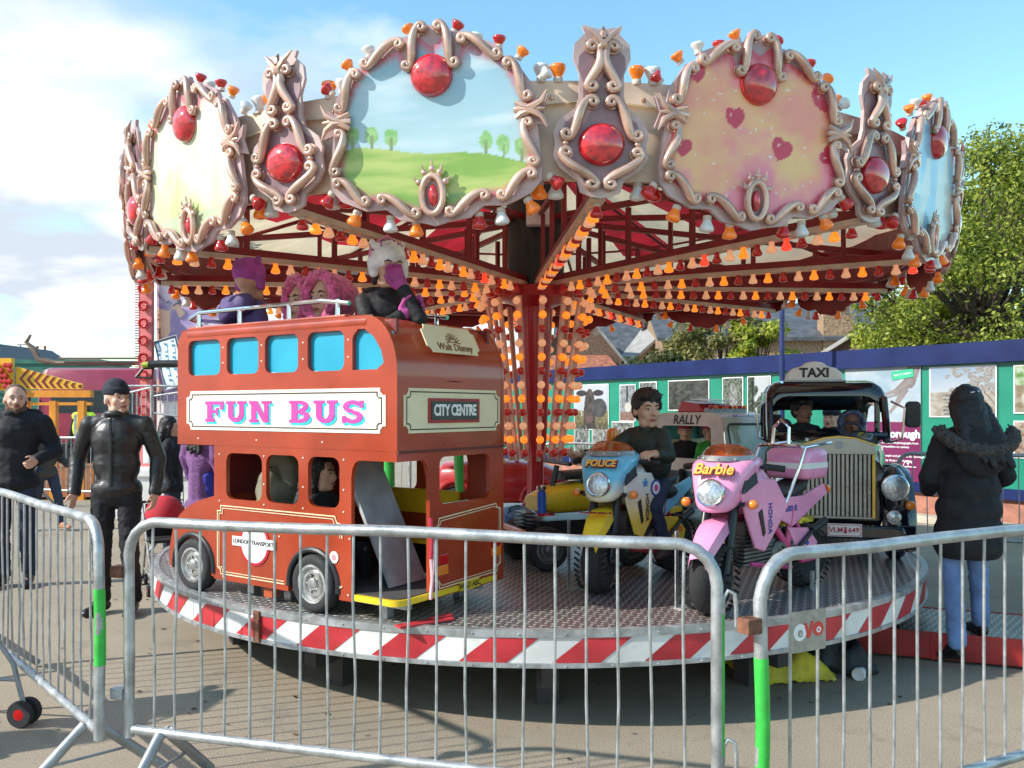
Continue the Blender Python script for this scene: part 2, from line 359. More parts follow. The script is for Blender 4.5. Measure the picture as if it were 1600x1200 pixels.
def lampst(u, v):
    c = lerp((.01, .015, .01), (.2, .26, .16), .3 + n_(u, v, 16)); 
    if v > .55 + .5 * n_(u, v, 4, 3) and u > .3: c = (.62, .66, .68)
    if abs(u - .22) < .02 and v < .85 or ((u - .22) / .08) ** 2 + ((v - .86) / .05) ** 2 < 1: c = (.01, .01, .01)
    return c
def winter(u, v):
    c = lerp((.36, .50, .66), (.70, .72, .74), (1 - v) * 1.6)
    if v > .45 and n_(u * 1.3, v * 1.3, 5, 2) + (u - .5) * 1.5 > .1: c = lerp((.25, .22, .20), (.55, .52, .5), .5 + n_(u, v, 30))
    if v < .5: c = lerp((.42, .34, .26), (.60, .56, .50), .5 + n_(u, v, 10))
    if v < .48 and abs((v * 13) % 1 - .5) < .24 and abs(u - .35 + .15 * n_(u, v, 20)) < .13: c = (.13, .15, .17)
    if v < .5 and abs((u * 9 + v * 6) % 1 - .5) < .12 and u > .5: c = (.25, .17, .12)
    return c
def lastp(u, v): return lerp((.30, .22, .12), (.72, .72, .62), .5 + n_(u, v, 5, 8)) if v < .6 else lerp((.15, .32, .06), (.6, .7, .5), .5 + n_(u, v, 8))
pic('cow', 899, 951, 602, 670, cow, 'printed photograph of a dark cow facing the viewer', 60, 70)
pic('goose', 970, 993, 602, 657, goose, 'narrow print of a black necked goose', 30, 60)
pic('g', 1001, 1026, 598, 655, grey(1), None, 24, 50)
pic('b', 899, 921, 664, 716, grey(2), None, 24, 40); pic('b', 927, 951, 664, 716, grey(3, (.1, .1, .1), (.5, .5, .45)), None, 24, 40); pic('b', 958, 990, 660, 716, grey(4), None, 24, 40)
pic('dark', 1046, 1108, 595, 640, grey(5, (.02, .025, .02), (.12, .12, .10)), None, 40, 30)
pic('b', 1046, 1108, 650, 700, grey(9, (.04, .08, .02), (.3, .4, .2)), None, 40, 30)
pic('statue', 1131, 1161, 591, 650, statue, 'print of a stone statue among leaves', 34, 60)
pic('lamp', 1170, 1204, 589, 653, lampst, 'print of a park lamp beside dark trees', 34, 60)
pic('winter', 1455, 1556, 574, 650, winter, 'large print of a winter street with parked cars', 70, 60)
pic('last', 1587, 1660, 571, 644, lastp, None, 40, 40); pic('last', 1587, 1660, 660, 715, grey(12, (.25, .12, .08), (.6, .5, .4)), None, 40, 30)
pic('grass', 1130, 1230, 660, 716, lambda u, v: lerp((.05, .16, .02), (.22, .36, .08), .5 + n_(u, v, 20)), None, 50, 30, 0)
# poster with the hand
def seg_d(u, v, a, b):
    ax, ay = a; bx, by = b; t = max(0, min(1, ((u - ax) * (bx - ax) + (v - ay) * (by - ay)) / ((bx - ax) ** 2 + (by - ay) ** 2))); return math.hypot(u - ax - t * (bx - ax), v - ay - t * (by - ay)), t
def hand_p(u, v):
    c = lerp((.42, .56, .66), (.66, .74, .80), .5 + n_(u, v, 3, 5) + (.6 - v) * .5)
    for a, b, w0, w1 in (((.95, 1.05), (.86, .62), .085, .07), ((.86, .66), (.70, .50), .08, .05), ((.72, .52), (.50, .44), .035, .022), ((.52, .44), (.46, .36), .022, .016), ((.80, .52), (.70, .30), .05, .03), ((.70, .30), (.62, .16), .03, .02), ((.74, .46), (.56, .40), .02, .02)):
        d, t = seg_d(u, v, a, b)
        if d < w0 + (w1 - w0) * t: c = lerp((.26, .21, .20), (.40, .34, .33), .5 + (.5 - d / .08) + n_(u, v, 9) * .3)
    for a, b in (((.30, .33), (.20, .12)), ((.30, .33), (.38, .30)), ((.12, .2), (.2, .12))):
        d, t = seg_d(u, v, a, b)
        if d < .035: c = (.36, .30, .30)
    return c
pic('hand', 1322, 1440, 566, 659, hand_p, 'poster of a reaching hand on pale sky', 90, 70, 0)
w_, h_, s_, z_ = pic('maroon', 1322, 1440, 659, 751, lambda u, v: (.26, .015, .12), 'maroon poster base with white lettering', 4, 4, 0)
tw = mat('white_lettering', (.85, .85, .85), .5, var=.02)
def htext(txt, sx, z, size, m=tw, off=.002, rot=0, sh=0, align='CENTER', z0=.0):
    q = MB(Hm @ HF(sx, z) @ RZ(rot)); q.mesh(text_me(txt, size, .001, off, sh, align=align), m=T(0, 0, z0)); return q.build('lettering', m, H, 0)
htext('our borough', pix(1398)[0], PZ(678, pix(1398)[1]), .155, off=.006)
for k, (yy, t_) in enumerate(((691, 'A selection of photographs from'), (697, 'a competition on camera'), (711, 'the people and places of the borough'), (718, 'seen by those who live here'), (725, 'on show all year'))):
    htext(t_, pix(1376)[0], PZ(yy, pix(1376)[1]), .045, off=.0005, align='LEFT')
sx, yy = pix(1421); zz = PZ(728, yy)
q = MB(Hm @ HF(sx, zz)); q.tube([(.07 * cos(a * pi / 8), .07 * sin(a * pi / 8), 0) for a in range(9)], .006, 6); q.tube([(0, 0, 0), (0, .06, 0)], .005, 6); q.tube([(0, .03, 0), (.03, .055, 0)], .004, 6); q.tube([(0, .02, 0), (-.03, .05, 0)], .004, 6); q.tube([(-.22, -.012, 0), (.12, -.012, 0)], .006, 6); q.build('emblem', tw, H)
sx, yy = pix(1412); q = MB(Hm @ HF(sx, PZ(585, yy)) @ RZ(.12)); q.box((0, 0, .0), (.33, .12, .006)); q.build('flash', mat('flash_green', (.03, .42, .22), .5), H, 0); 
q = MB(Hm @ HF(sx, PZ(585, yy)) @ RZ(.12)); q.mesh(text_me('KEEP IT GREEN', .04, .001), m=T(0, 0, .005)); q.build('lettering', tw, H, 0)
# pole in front of hoarding
q = MB(); X0 = PX(1222, 12.6)
q.tube([(0, 0, 0), (0, 0, 4.6)], .038, 12); q.box((0, 0, .12), (.16, .16, .22)); q.box((.03, -.04, 2.02), (.03, .03, .05))
o = q.build('flood_pole', mat('pole_blue', (.02, .03, .12), .4, .2)); o.location = (X0, 12.6, 0); tag(o, 'slim dark blue pole standing in front of the green hoarding', 'pole')
q = MB(); q.tube([(0, 0, 4.6), (0, 0, 4.75)], .06, 10); q.build('pole_cap', black, o)
# ============================================================ HOUSES BEYOND
slate = mat('slate_roof', (.085, .09, .10), .6, 0, .2, 3, .4, 30, dirt=.2); slate2 = mat('pale_tile_roof', (.30, .29, .28), .7, 0, .15, 3, .3, 30)
brick = mat('yellow_stock_brick', (.30, .20, .12), .85, 0, .25, 12, .4, 60); brick2 = mat('brown_brick', (.16, .10, .07), .85, 0, .25, 12, .4, 60)
redtile = mat('red_roof_tile', (.33, .12, .07), .8, 0, .2, 6); glass_d = mat('dark_glass', (.03, .04, .05), .08, 0, .1, 3, spec=1)
stone = mat('painted_stone', (.62, .58, .50), .7)
def window(parent, M, w, h, fr=white_p):
    q = MB(M); t = .07
    q.box((0, h / 2, 0), (w, t, .1)); q.box((0, -h / 2, 0), (w + .1, t, .14)); q.box((-w / 2 + t / 2, 0, 0), (t, h - t, .1)); q.box((w / 2 - t / 2, 0, 0), (t, h - t, .1)); q.box((0, 0, .0), (w - 2 * t, .05, .08)); q.box((0, h * .02, -.0), (.04, h - 2 * t, .06))
    f = q.build('window', fr, parent, 0); q = MB(M); q.box((0, 0, -.02), (w - t, h - t, .02)); q.build('pane', glass_d, f, 0); return f
def house(px, Y, w, dep, ze, zr, rz, label, wallm, roofm, chim=(), wins=(), gable=False, group='houses beyond the hoarding'):
    X = PX(px, Y); h = thing('house', label, 'house', (X, Y, 0), rz, group)
    q = MB(); q.box((0, dep / 2, ze / 2), (w, dep, ze))
    if gable: q.prism([(-w / 2, ze), (w / 2, ze), (0, zr)], 0, dep, m=FR((0, 0, 0), (1, 0, 0), (0, 0, 1)) @ SC(1, 1, -1))
    else:
        for sx in (-1, 1): q.prism([(0, ze), (dep, ze), (dep / 2, zr)], -.1, .1, m=FR((sx * (w / 2 - .1), 0, 0), (0, 1, 0), (0, 0, 1)))
    q.build('wall', wallm, h, 0)
    q = MB(); e = .25; t = .14
    if gable:
        for s in (-1, 1):
            q.hexa([(s * (w / 2 + e), -e, ze - e * (zr - ze) / (w / 2)), (s * (w / 2 + e), dep + e, ze - e * (zr - ze) / (w / 2)), (0, dep + e, zr), (0, -e, zr)] + [(s * (w / 2 + e), -e, ze + t - e * (zr - ze) / (w / 2)), (s * (w / 2 + e), dep + e, ze + t - e * (zr - ze) / (w / 2)), (0, dep + e, zr + t), (0, -e, zr + t)])
    else:
        k = (zr - ze) / (dep / 2)
        for a, b in ((-e, dep / 2), (dep + e, dep / 2)):
            q.hexa([(-w / 2 - .2, a, ze - e * k), (w / 2 + .2, a, ze - e * k), (w / 2 + .2, b, zr), (-w / 2 - .2, b, zr)] + [(-w / 2 - .2, a, ze - e * k + t), (w / 2 + .2, a, ze - e * k + t), (w / 2 + .2, b, zr + t), (-w / 2 - .2, b, zr + t)])
        q.box((0, dep / 2, zr + t), (w + .4, .25, .12))
    rf = q.build('roof', roofm, h, 0)
    for cx_, cy_, cw, ch in chim:
        q = MB(); q.box((cx_, cy_, ch / 2 + ze / 2), (cw, .8, ch)); q.box((cx_, cy_, ze / 2 + ch), (cw + .15, .95, .15)); q.box((cx_, cy_, ze / 2 + ch + .12), (cw + .05, .85, .12)); c = q.build('chimney', wallm, rf, 0)
        for k in range(3):
            q = MB(); q.lathe([(.14, 0), (.11, .1), (.10, .4), (.13, .5)], 10, m=T(cx_ - cw / 3 + k * cw / 3, cy_, ze / 2 + ch + .18)); q.build('chimney_pot', redtile, rf)
    for wx, wz, ww, wh in wins: window(h, FR((wx, -.05, wz), (1, 0, 0), (0, 0, 1)), ww, wh)
    return h
house(1000, 38, 7.5, 8, 4.0, 6.55, R(-6), 'slate roofed house with pale gable edge, left beyond the hoarding', brick, slate, [(-2.4, 3.5, .9, 4.4)], [(-2, 2.7, 1.2, 1.5), (1.4, 2.7, 1.2, 1.5)])
h1 = house(905, 34, 3.4, 8, 3.5, 5.6, 0, 'small house with red porch roof and white bay window, beside the light cone', brick2, slate2, [], [], True)
q = MB(); q.hexa([(-1.6, -1.2, 3.0), (1.6, -1.2, 3.0), (1.6, 0, 3.0), (-1.6, 0, 3.0), (-1.1, -.3, 3.7), (1.1, -.3, 3.7), (1.1, 0, 3.7), (-1.1, 0, 3.7)]); q.build('porch_roof', redtile, h1, 0)
q = MB(); q.box((0, -.5, 2.3), (2.6, 1, 1.4)); q.build('bay', white_p, h1, 0); window(h1, FR((-.6, -1.04, 2.4), (1, 0, 0), (0, 0, 1)), 1.0, 1.0); window(h1, FR((.6, -1.04, 2.4), (1, 0, 0), (0, 0, 1)), 1.0, 1.0)
house(1055, 36, 4.2, 7, 3.4, 5.2, R(12), 'narrow house with a tall pale chimney stack and stone gable coping', mat('pale_brick', (.42, .32, .20), .85, 0, .2, 12), slate2, [(.2, .6, .7, 4.2)], [(0, 2.6, 1, 1.3)], True)
h2 = house(1268, 33, 11.5, 8, 4.3, 5.95, R(-3), 'long slate roofed terrace house behind the blue pole', brick, slate, [(1.0, .3, 1.15, 3.75), (-3.6, 5, 1.0, 3.6)], [(-3, 2.8, 1.2, 1.5)])
h3 = house(1352, 27, 4.6, 5, 2.7, 4.05, R(-38), 'low brown brick house with pale tiled roof in front of the terrace', brick2, slate2, [], [(-1, 1.6, 1, 1.2)], True)
# conservatory lantern
q = MB(); q.hexa([(-.9, -.6, 0), (.9, -.6, 0), (.9, .6, 0), (-.9, .6, 0), (-.35, -.2, .55), (.35, -.2, .55), (.35, .2, .55), (-.35, .2, .55)], 0)
q.box((0, 0, -1.2), (1.9, 1.3, 2.4), 1)
lo = q.build('roof_lantern', [mat('lantern_glass', (.62, .68, .72), .2, .2), white_p], None, 0); lo.location = (PX(1322, 22), 22, 2.43); tag(lo, 'white glazed roof lantern peeping over the hoarding', 'roof lantern')
# ============================================================ TREES
bark = mat('bark', (.07, .055, .04), .9, 0, .3, 10, .6, 30)
def leafm(name, c, c2): 
    if name in MATS: return MATS[name]
    m = mat(name, c, .55, 0, .1, 1.2, island=.75, transl=.5); t = m.node_tree
    for n in t.nodes:
        if n.type == 'VALTORGB': n.color_ramp.elements[0].color = (*c, 1); n.color_ramp.elements[1].color = (*c2, 1); break
    return m
lg = leafm('leaf_green', (.11, .17, .02), (.46, .50, .08)); lo_ = leafm('leaf_olive', (.12, .14, .04), (.38, .35, .12)); ly = leafm('leaf_lime', (.17, .24, .02), (.50, .52, .06)); ld = leafm('leaf_dark', (.03, .05, .015), (.11, .13, .04))
def tree(loc, h, cr, cz, label, leaf, n, ls, blobs=None, seed=1, trunk=.16, group=None, name='tree', dens=1):
    rr_ = random.Random(seed); t = thing(name, label, 'tree', loc, 0, group); q = MB(); rad = cr
    q.tube([(0, 0, 0), (.05, 0, h * .25), (-.05, .05, cz * .7), (0, 0, cz + cr * .3)], [trunk, trunk * .8, trunk * .6, trunk * .2], 8)
    cl = []
    K = blobs or 26
    for i in range(K):
        a = rr_.uniform(0, 2 * pi); zz = rr_.uniform(-.8, 1); r_ = sqrt(max(0, 1 - zz * zz)) * rr_.uniform(.45, .95)
        c = V((cos(a) * r_ * rad, sin(a) * r_ * rad, cz + zz * (h - cz) * .72)); cl.append((c, (rr_.uniform(.14, .28) if K > 40 else rr_.uniform(.20, .36)) * rad))
        q.tube([(0, 0, cz * rr_.uniform(.45, .9)), V((c.x * .5, c.y * .5, (cz * .6 + c.z) / 2 + .1)), c], [trunk * .35, trunk * .2, .015], 5)
    q.build('trunk', bark, t)
    vs = []; fs = []
    for i in range(n):
        c, r_ = cl[rr_.randrange(K)]; d = V((rr_.gauss(0, 1), rr_.gauss(0, 1), rr_.gauss(0, 1))).normalized() * r_ * (rr_.random() ** .45) * 1.15; d.z *= .75
        p = c + d; nn = (d.normalized() + V((rr_.gauss(0, .7), rr_.gauss(0, .7), rr_.gauss(0, .7) + .4))).normalized(); x = nn.cross(V((rr_.gauss(0, 1), rr_.gauss(0, 1), rr_.gauss(0, 1)))).normalized(); y = nn.cross(x); s = ls * rr_.uniform(.6, 1.3); k = len(vs)
        vs += [p - x * s, p + y * s * .5, p + x * s, p - y * s * .5]; fs.append((k, k + 1, k + 2, k + 3))
    me = bpy.data.meshes.new('crown'); me.from_pydata([tuple(v) for v in vs], [], fs); me.materials.append(leaf); o = bpy.data.objects.new('crown', me); COL.objects.link(o); o.parent = t
    return t
tree((PX(1532, 19), 19, 0), 8.3, 3.0, 4.4, 'tall leafy green tree rising behind the right end of the hoarding', lg, 52000, .052, 110, 3, .2)
tree((PX(1625, 23), 23, 0), 8.6, 3.6, 4.6, 'broad green tree at the far right edge behind the hoarding', lg, 40000, .064, 90, 5, .2)
tree((PX(1452, 21), 21, 0), 4.4, 1.7, 2.9, 'smaller lime green tree just left of the tall tree', ly, 11000, .075, 22, 8, .1)
tree((PX(1418, 24), 24, 0), 4.3, 1.3, 2.9, 'bushy bright green tree beside the low brown house', ly, 9000, .08, 20, 9, .1)
tree((PX(1128, 25), 25, 0), 4.9, 1.45, 3.2, 'olive tree showing bare twigs in front of the slate roofs', lo_, 9500, .075, 34, 11, .12)
tree((PX(1185, 24.5), 24.5, 0), 4.6, 1.1, 3.1, 'yellowing small tree beside the blue pole', ly, 6000, .07, 20, 13, .1)
tree((PX(1030, 26), 26, 0), 3.2, 1.3, 2.7, 'sparse dark bush under the left slate roof', ld, 3500, .08, 24, 15, .08)
tree((PX(70, 60), 60, 0), 4.9, 1.3, 3.6, 'dark rounded bush behind the chevron board', ld, 2500, .16, 14, 17, .1)
# ============================================================ LEFT BACKGROUND
hb = house(-38, 62, 5.6, 10, 4.6, 6.4, R(0), 'pale blue grey gabled building at the far left edge', mat('blue_render', (.28, .33, .42), .7), slate, [], [], True, None)
house(52, 70, 4.2, 8, 4.6, 5.4, 0, 'distant house with a squat red brick chimney at far left', brick2, slate, [(-.5, 1.5, 1.9, 3.9)], [], False, None)
def lorry():
    Y = 19.0; x0 = PX(98, Y); t = thing('lorry', 'crimson lorry cab with dark windscreen behind the man in the beanie', 'lorry', (PX(178, Y), Y, 0), 0)
    cr = mat('crimson_cab', (.26, .012, .04), .25, 0, .06, 3, coat=.5)
    secs = []
    for z, w, d in ((.6, 2.5, 1.9), (1.2, 2.5, 1.95), (2.0, 2.46, 1.9), (2.50, 2.42, 1.84), (2.74, 2.34, 1.7), (2.80, 2.2, 1.5)):
        secs.append([(x, y, z) for x, y in rrect(-w / 2, -d / 2, w / 2, d / 2, .16, 3)])
    q = MB(); q.loft(secs); q.build('cab', cr, t, 35)
    q = MB(); q.box((0.12, -.93, 1.82), (2.05, .06, .85)); q.build('windscreen', mat('dark_screen', (.02, .03, .035), .35, spec=.4), t, 0, bevel=.02)
    q = MB(); q.box((-1.24, -.2, 1.9), (.04, 1.0, .7)); q.build('side_window', glass_d, t, 0)
    q = MB(); q.box((0, -1.0, .75), (2.4, .15, .45)); q.build('bumper', black, t, 0, bevel=.03)
    for s in (-1, 1):
        q = MB(); q.lathe([(.2, -.13), (.45, -.14), (.5, -.08), (.5, .08), (.45, .14), (.2, .13)], 20, m=T(s * 1.1, .3, .5) @ RY(pi / 2)); q.build('wheel', rubber, t)
        q = MB(); q.box((s * .95, -1.08, .95), (.3, .05, .2)); q.build('headlight', lensg, t, 0, bevel=.02)
        q = MB(); q.box((s * 1.42, -1.0, 1.95), (.2, .1, .45)); q.tube([(s * 1.2, -.9, 2.2), (s * 1.42, -1, 2.2)], .015, 6); q.build('mirror', black, t, 0)
    t.scale = (1, 1, .87)
    q = MB(); q.tube([(-1.6, .6, 3.0), (.6, .6, 3.0), (.9, .6, 2.9)], .06, 8); q.tube([(-1.5, .5, 3.12), (.4, .5, 3.12)], .03, 6, mi=0); q.tube([(-1.6, .6, 3.0), (-2.0, .6, 3.1), (-2.15, .6, 3.4), (-2.3, .6, 3.55), (-2.2, .6, 3.75)], [.06, .08, .07, .05, .03], 8); q.build('crane_arm', mat('rusty_pipe', (.20, .13, .10), .6, .3), t)
lorry()
Y = 26.0; q = MB(); q.box((0, 0, 1.45), (3.3, 2, 2.9)); 
for k in range(9): q.box((-1.1, -1.02, 1.2 + k * .17), (.9, .05, .07), 1)
q.box((0, 0, 2.95), (3.4, 2.1, .12));
o = q.build('generator_container', [mat('container_green', (.02, .13, .09), .5), mat('container_green_dark', (.02, .13, .10), .5), galvdull], None, 0); o.location = (PX(95, Y), Y, 0); tag(o, 'green generator container standing behind the chevron board', 'container')
# chevron ride
Y = 14.5; t = thing('chevron_ride', 'amber framed ride with a yellow and red chevron fascia board', 'fairground ride', (PX(70, Y), Y, 0))
yl = mat('chevron_yellow', (.80, .42, .02), .4, var=.04); mr = mat('chevron_maroon', (.22, .01, .03), .4, var=.04)
xa, xb = PX(25, Y) - PX(70, Y), PX(128, Y) - PX(70, Y); zt0, zt1, zb_ = PZ(573, Y), PZ(600, Y), PZ(608, Y)
q = MB(FR((0, 0, 0), (1, 0, 0), (0, 0, 1))); q.prism([(xa, zb_), (xb, zb_), (xb, zt1), (xa, zt0)], -.06, 0); q.build('fascia', yl, t, 0)
q = MB(FR((0, 0, 0), (1, 0, 0), (0, 0, 1)))
for k in range(9):
    x = xa + .06 + k * (xb - xa) / 9; f = (x - xa) / (xb - xa); hh = (zt0 + (zt1 - zt0) * f) - zb_ - .05; zc = zb_ + .02 + hh / 2; w = .045; d = hh * .42
    q.prism([(x, zc), (x + d, zc + hh / 2), (x + d + w, zc + hh / 2), (x + w, zc), (x + d + w, zc - hh / 2), (x + d, zc - hh / 2)], 0.001, .008)
q.build('chevron', mr, t, 0)
q = MB(); q.box(((xa + xb) / 2, .05, zb_ - .08), (xb - xa + .3, .12, .12)); q.box(((xa + xb) / 2, .05, zb_ - .25), (xb - xa + .3, .08, .05)); q.build('beam', mat('frame_amber', (.72, .26, .02), .45), t, 0)
for x in (xa + .15, xa + .62, xb - .02):
    q = MB(); q.box((x, .05, zb_ / 2 - .1), (.11, .11, zb_ - .2)); q.build('post', MATS['frame_amber'], t, 0)
q = MB(); q.box(((xa + xb) / 2, .6, .3), (xb - xa + .4, 1.2, .5)); q.build('base', mat('frame_base', (.35, .12, .04), .6), t, 0)
q = MB(); q.box((xa - .30, .0, PZ(585, Y)), (.5, .1, .55)); q.build('sign_board', yl, t, 0)
for i in range(7):
    for j in range(5):
        if (i * 7 + j * 3) % 4 == 0: continue
        q = MB(); q.lathe([(.02, 0), (.045, .03), (.04, .07), (0, .08)], 8, m=FR((xa - .5 + i * .075, -.05, PZ(595, Y) + j * .09 - .1), (1, 0, 0), (0, 0, 1))); q.build('red_bulb', redl, t)
# tall pink ride sign with bulb rings
Y = 10.6; x0 = PX(229, Y); t = thing('pink_light_tower', 'tall pink light board edged with rings of red bulbs, left of the carousel', 'light board', (x0, Y, 0), R(-8))
pk = mat('pink_board', (.62, .17, .17), .4, var=.06)
q = MB(); q.box((0, 0, 1.95), (.17, .06, 3.1)); q.build('board', pk, t, 0)
for k in range(9):
    z = PZ(668 - k * 27, Y); q = MB(); M = FR((0.0, -.04, z), (1, 0, 0), (0, 0, 1)); q.tube([(.052 * cos(a * pi / 8), .052 * sin(a * pi / 8), .03) for a in range(16)], .016, 6, True, m=M)
    for a in range(12): q.ell((.055 * cos(a * pi / 6), .055 * sin(a * pi / 6), .05), (.012, .012, .014), 6, m=M)
    q.build('bulb_ring', redl, t)
q = MB()
for k in range(90): q.tube([(-.08, -.03, .6 + k * .032), (-.125, -.05, .6 + k * .032)], .007, 5)
q.build('bulb_edge', redl, t); 
def swirl(u, v):
    a = fbm(u, v * 2.2, 2.0, 3); b = fbm(u, v * 2.2, 1.5, 9)
    c = lerp((.72, .60, .66), (.30, .22, .42), .5 + a * 1.4)
    if b > .05: c = lerp((.62, .30, .17), (.80, .52, .36), .5 + a * 2)
    if abs(a) < .04: c = (.09, .06, .12)
    return c
o = paint('backdrop', 1.1, 2.0, 60, 100, swirl, t, FR((.62, .12, 2.65), (1, 0, 0), (0, 0, 1))); q = MB(); q.box((.62, .17, 1.9), (1.14, .05, 3.5)); q.build('backdrop_board', white_p, t, 0)
def graf(u, v):
    c = (.75, .80, .84); k = (u * 3 + .25 * sin(v * 5)) % 1; r_ = (v * 4 + u * .8) % 1
    if k < .45 and r_ > .2: c = (.03, .22, .38)
    if k < .34 and r_ > .32 and r_ < .8: c = (.8, .84, .86)
    if u < .07 or u > .93 or v > .95: c = (.02, .03, .06)
    return c
paint('graffiti_panel', .30, .62, 40, 70, graf, t, FR((.33, -.02, PZ(567, Y)), (.97, 0, .25), (-.2, 0, 1)))
q = MB(); q.box((0, 0, -.012), (.31, .63, .02), m=FR((.33, -.02, PZ(567, Y)), (.97, 0, .25), (-.2, 0, 1))); q.build('graffiti_board', white_p, t, 0)
# far ride platform: white railing, coloured seats
Y = 9.9; t = thing('ride_platform', 'white railed ride platform with coloured seats left of the fun bus', 'fairground ride', (PX(262, Y), Y, 0))
q = MB(); q.box((0, .7, .52), (1.5, 1.4, .5)); q.box((0, .7, .80), (1.56, 1.46, .07)); q.build('deck', white_p, t, 0)
zt, zm = PZ(603, Y), PZ(652, Y)
q = MB()
for x0, x1 in ((-.62, -.2), (-.17, .5)):
    q.tube([(x0, 0, zt), (x1, 0, zt - (.0 if x0 < -.3 else -.0))], .014, 6); q.tube([(x0, 0, zm + .05), (x1, 0, zm - .04)], .012, 6); q.tube([(x0, 0, zt - .12), (x1, 0, zt - .02)], .012, 6)
    for k in range(9): x = x0 + (x1 - x0) * k / 8; q.tube([(x, 0, zm + .03), (x, 0, zt - .08)], .007, 5)
for x in (-.62, -.185, .5): q.tube([(x, 0, .8), (x, 0, zt)], .018, 8)
q.build('railing', galv, t)
for x, c in ((-.34, 'w'), (-.24, 'w'), (-.08, 'r'), (-.02, 'p'), (.09, 'm')):
    cm = {'w': white_p, 'r': red_p, 'p': mat('purple_seat', (.28, .05, .30), .4), 'm': mat('magenta_seat', (.62, .09, .42), .4)}[c]
    q = MB(); q.loft([[(x + sx * w, .25 + sy * .05 + z * .12, .9 + z) for sx, sy in ((-1, -1), (1, -1), (1, 1), (-1, 1))] for z, w in ((0, .035), (.15, .045), (.32, .05), (.36, .03))]); q.build('seat_back', cm, t, bevel=.01)
q = MB(); q.tube([(-.13, -.2, PZ(571, Y)), (0, -.2, PZ(570, Y)), (.25, -.2, PZ(570, Y))], .045, 10); q.tube([(-.20, -.2, PZ(572, Y)), (-.13, -.2, PZ(571, Y))], .035, 10, mi=1); q.tube([(-.28, -.2, PZ(590, Y)), (-.1, -.2, PZ(592, Y)), (-.08, -.2, PZ(577, Y)), (-.2, -.2, PZ(577, Y)), (-.28, -.2, PZ(590, Y))], .015, 6); q.build('ride_arm', [black, mat('lime_cap', (.45, .55, .05), .5)], t)
# distant lamp column
q = MB(); q.tube([(0, 0, 0), (0, 0, 7.6)], .07, 8); q.box((.2, 0, 7.65), (.9, .2, .1)); o = q.build('street_lamp', galvdull); o.location = (PX(32, 80), 80, 0); tag(o, 'thin distant street lamp against the sky at far left', 'street lamp')
# ============================================================ CAROUSEL
CX, CY = .187, 6.8; RP = 2.81; RB = 2.87; ZD = .5
car = thing('carousel', 'toy ride roundabout with gilded picture boards, red canopy and rows of coloured bulbs', 'carousel', (CX, CY, 0))
fabr = mat('canopy_red', (.42, .02, .03), .7, 0, .12, 3, transl=.5); fabc = mat('canopy_cream', (.74, .62, .42), .7, 0, .08, 3, transl=.5, dirt=.08)
gold = mat('rose_bronze', (.60, .38, .29), .28, .4, .16, 7, coat=.5); halo = mat('mauve_halo', (.46, .32, .32), .4, 0, .14, 6, coat=.3)
band_m = mat('band_cream', (.76, .57, .42), .45, 0, .16, 2.2, dirt=.06)
jewel_m = mat('jewel_red', (.55, .012, .02), .08, 0, .25, 30, coat=1, spec=.8)
# deck with chequer plate
def tread():
    m = bpy.data.materials.new('tread_plate'); m.use_nodes = True; t = m.node_tree; b = t.nodes['Principled BSDF']; o = nd(t, 'ShaderNodeTexCoord').outputs['Object']
    mp = nd(t, 'ShaderNodeMapping'); t.links.new(o, mp.inputs[0]); mp.inputs['Scale'].default_value = (23, 23, 1); mp.inputs['Rotation'].default_value = (0, 0, .35)
    s = nd(t, 'ShaderNodeSeparateXYZ'); t.links.new(mp.outputs[0], s.inputs[0]); u, v = s.outputs[0], s.outputs[1]
    fu = mth(t, 'SUBTRACT', mth(t, 'FRACT', u), .5); fv = mth(t, 'SUBTRACT', mth(t, 'FRACT', v), .5)
    par = mth(t, 'MODULO', mth(t, 'ABSOLUTE', mth(t, 'ADD', mth(t, 'FLOOR', u), mth(t, 'FLOOR', v))), 2)
    inv = mth(t, 'SUBTRACT', 1, par)
    a = mth(t, 'ADD', mth(t, 'MULTIPLY', fu, par), mth(t, 'MULTIPLY', fv, inv)); c = mth(t, 'ADD', mth(t, 'MULTIPLY', fv, par), mth(t, 'MULTIPLY', fu, inv))
    e = mth(t, 'ADD', mth(t, 'POWER', mth(t, 'DIVIDE', mth(t, 'ABSOLUTE', a), .50), 2), mth(t, 'POWER', mth(t, 'DIVIDE', mth(t, 'ABSOLUTE', c), .19), 2))
    f = ramp(t, e, [(.55, (1, 1, 1)), (1.0, (0, 0, 0))])
    nz = nd(t, 'ShaderNodeTexNoise'); t.links.new(o, nz.inputs['Vector']); nz.inputs['Scale'].default_value = 2.2; nz.inputs['Detail'].default_value = 8
    base = ramp(t, nz.outputs[0], [(.35, (.15, .14, .135)), (.65, (.28, .265, .25))])
    nz2 = nd(t, 'ShaderNodeTexNoise'); t.links.new(o, nz2.inputs['Vector']); nz2.inputs['Scale'].default_value = 1.1
    base = mixc(t, mth(t, 'MULTIPLY', ramp(t, nz2.outputs[0], [(.52, (0, 0, 0)), (.66, (1, 1, 1))]), .5), base, (.20, .07, .07))
    col = mixc(t, f, base, (.55, .54, .52)); t.links.new(col, b.inputs['Base Color']); b.inputs['Metallic'].default_value = .55; b.inputs['Roughness'].default_value = .42
    bp = nd(t, 'ShaderNodeBump'); bp.inputs['Strength'].default_value = .9; bp.inputs['Distance'].default_value = .004; t.links.new(f, bp.inputs['Height']); t.links.new(bp.outputs[0], b.inputs['Normal']); return m
tread_m = tread()
q = MB(); q.lathe([(0, ZD - .03), (RP - .01, ZD - .03), (RP - .01, ZD), (0, ZD)], 160, cap=False); q.build('deck', tread_m, car, 30)
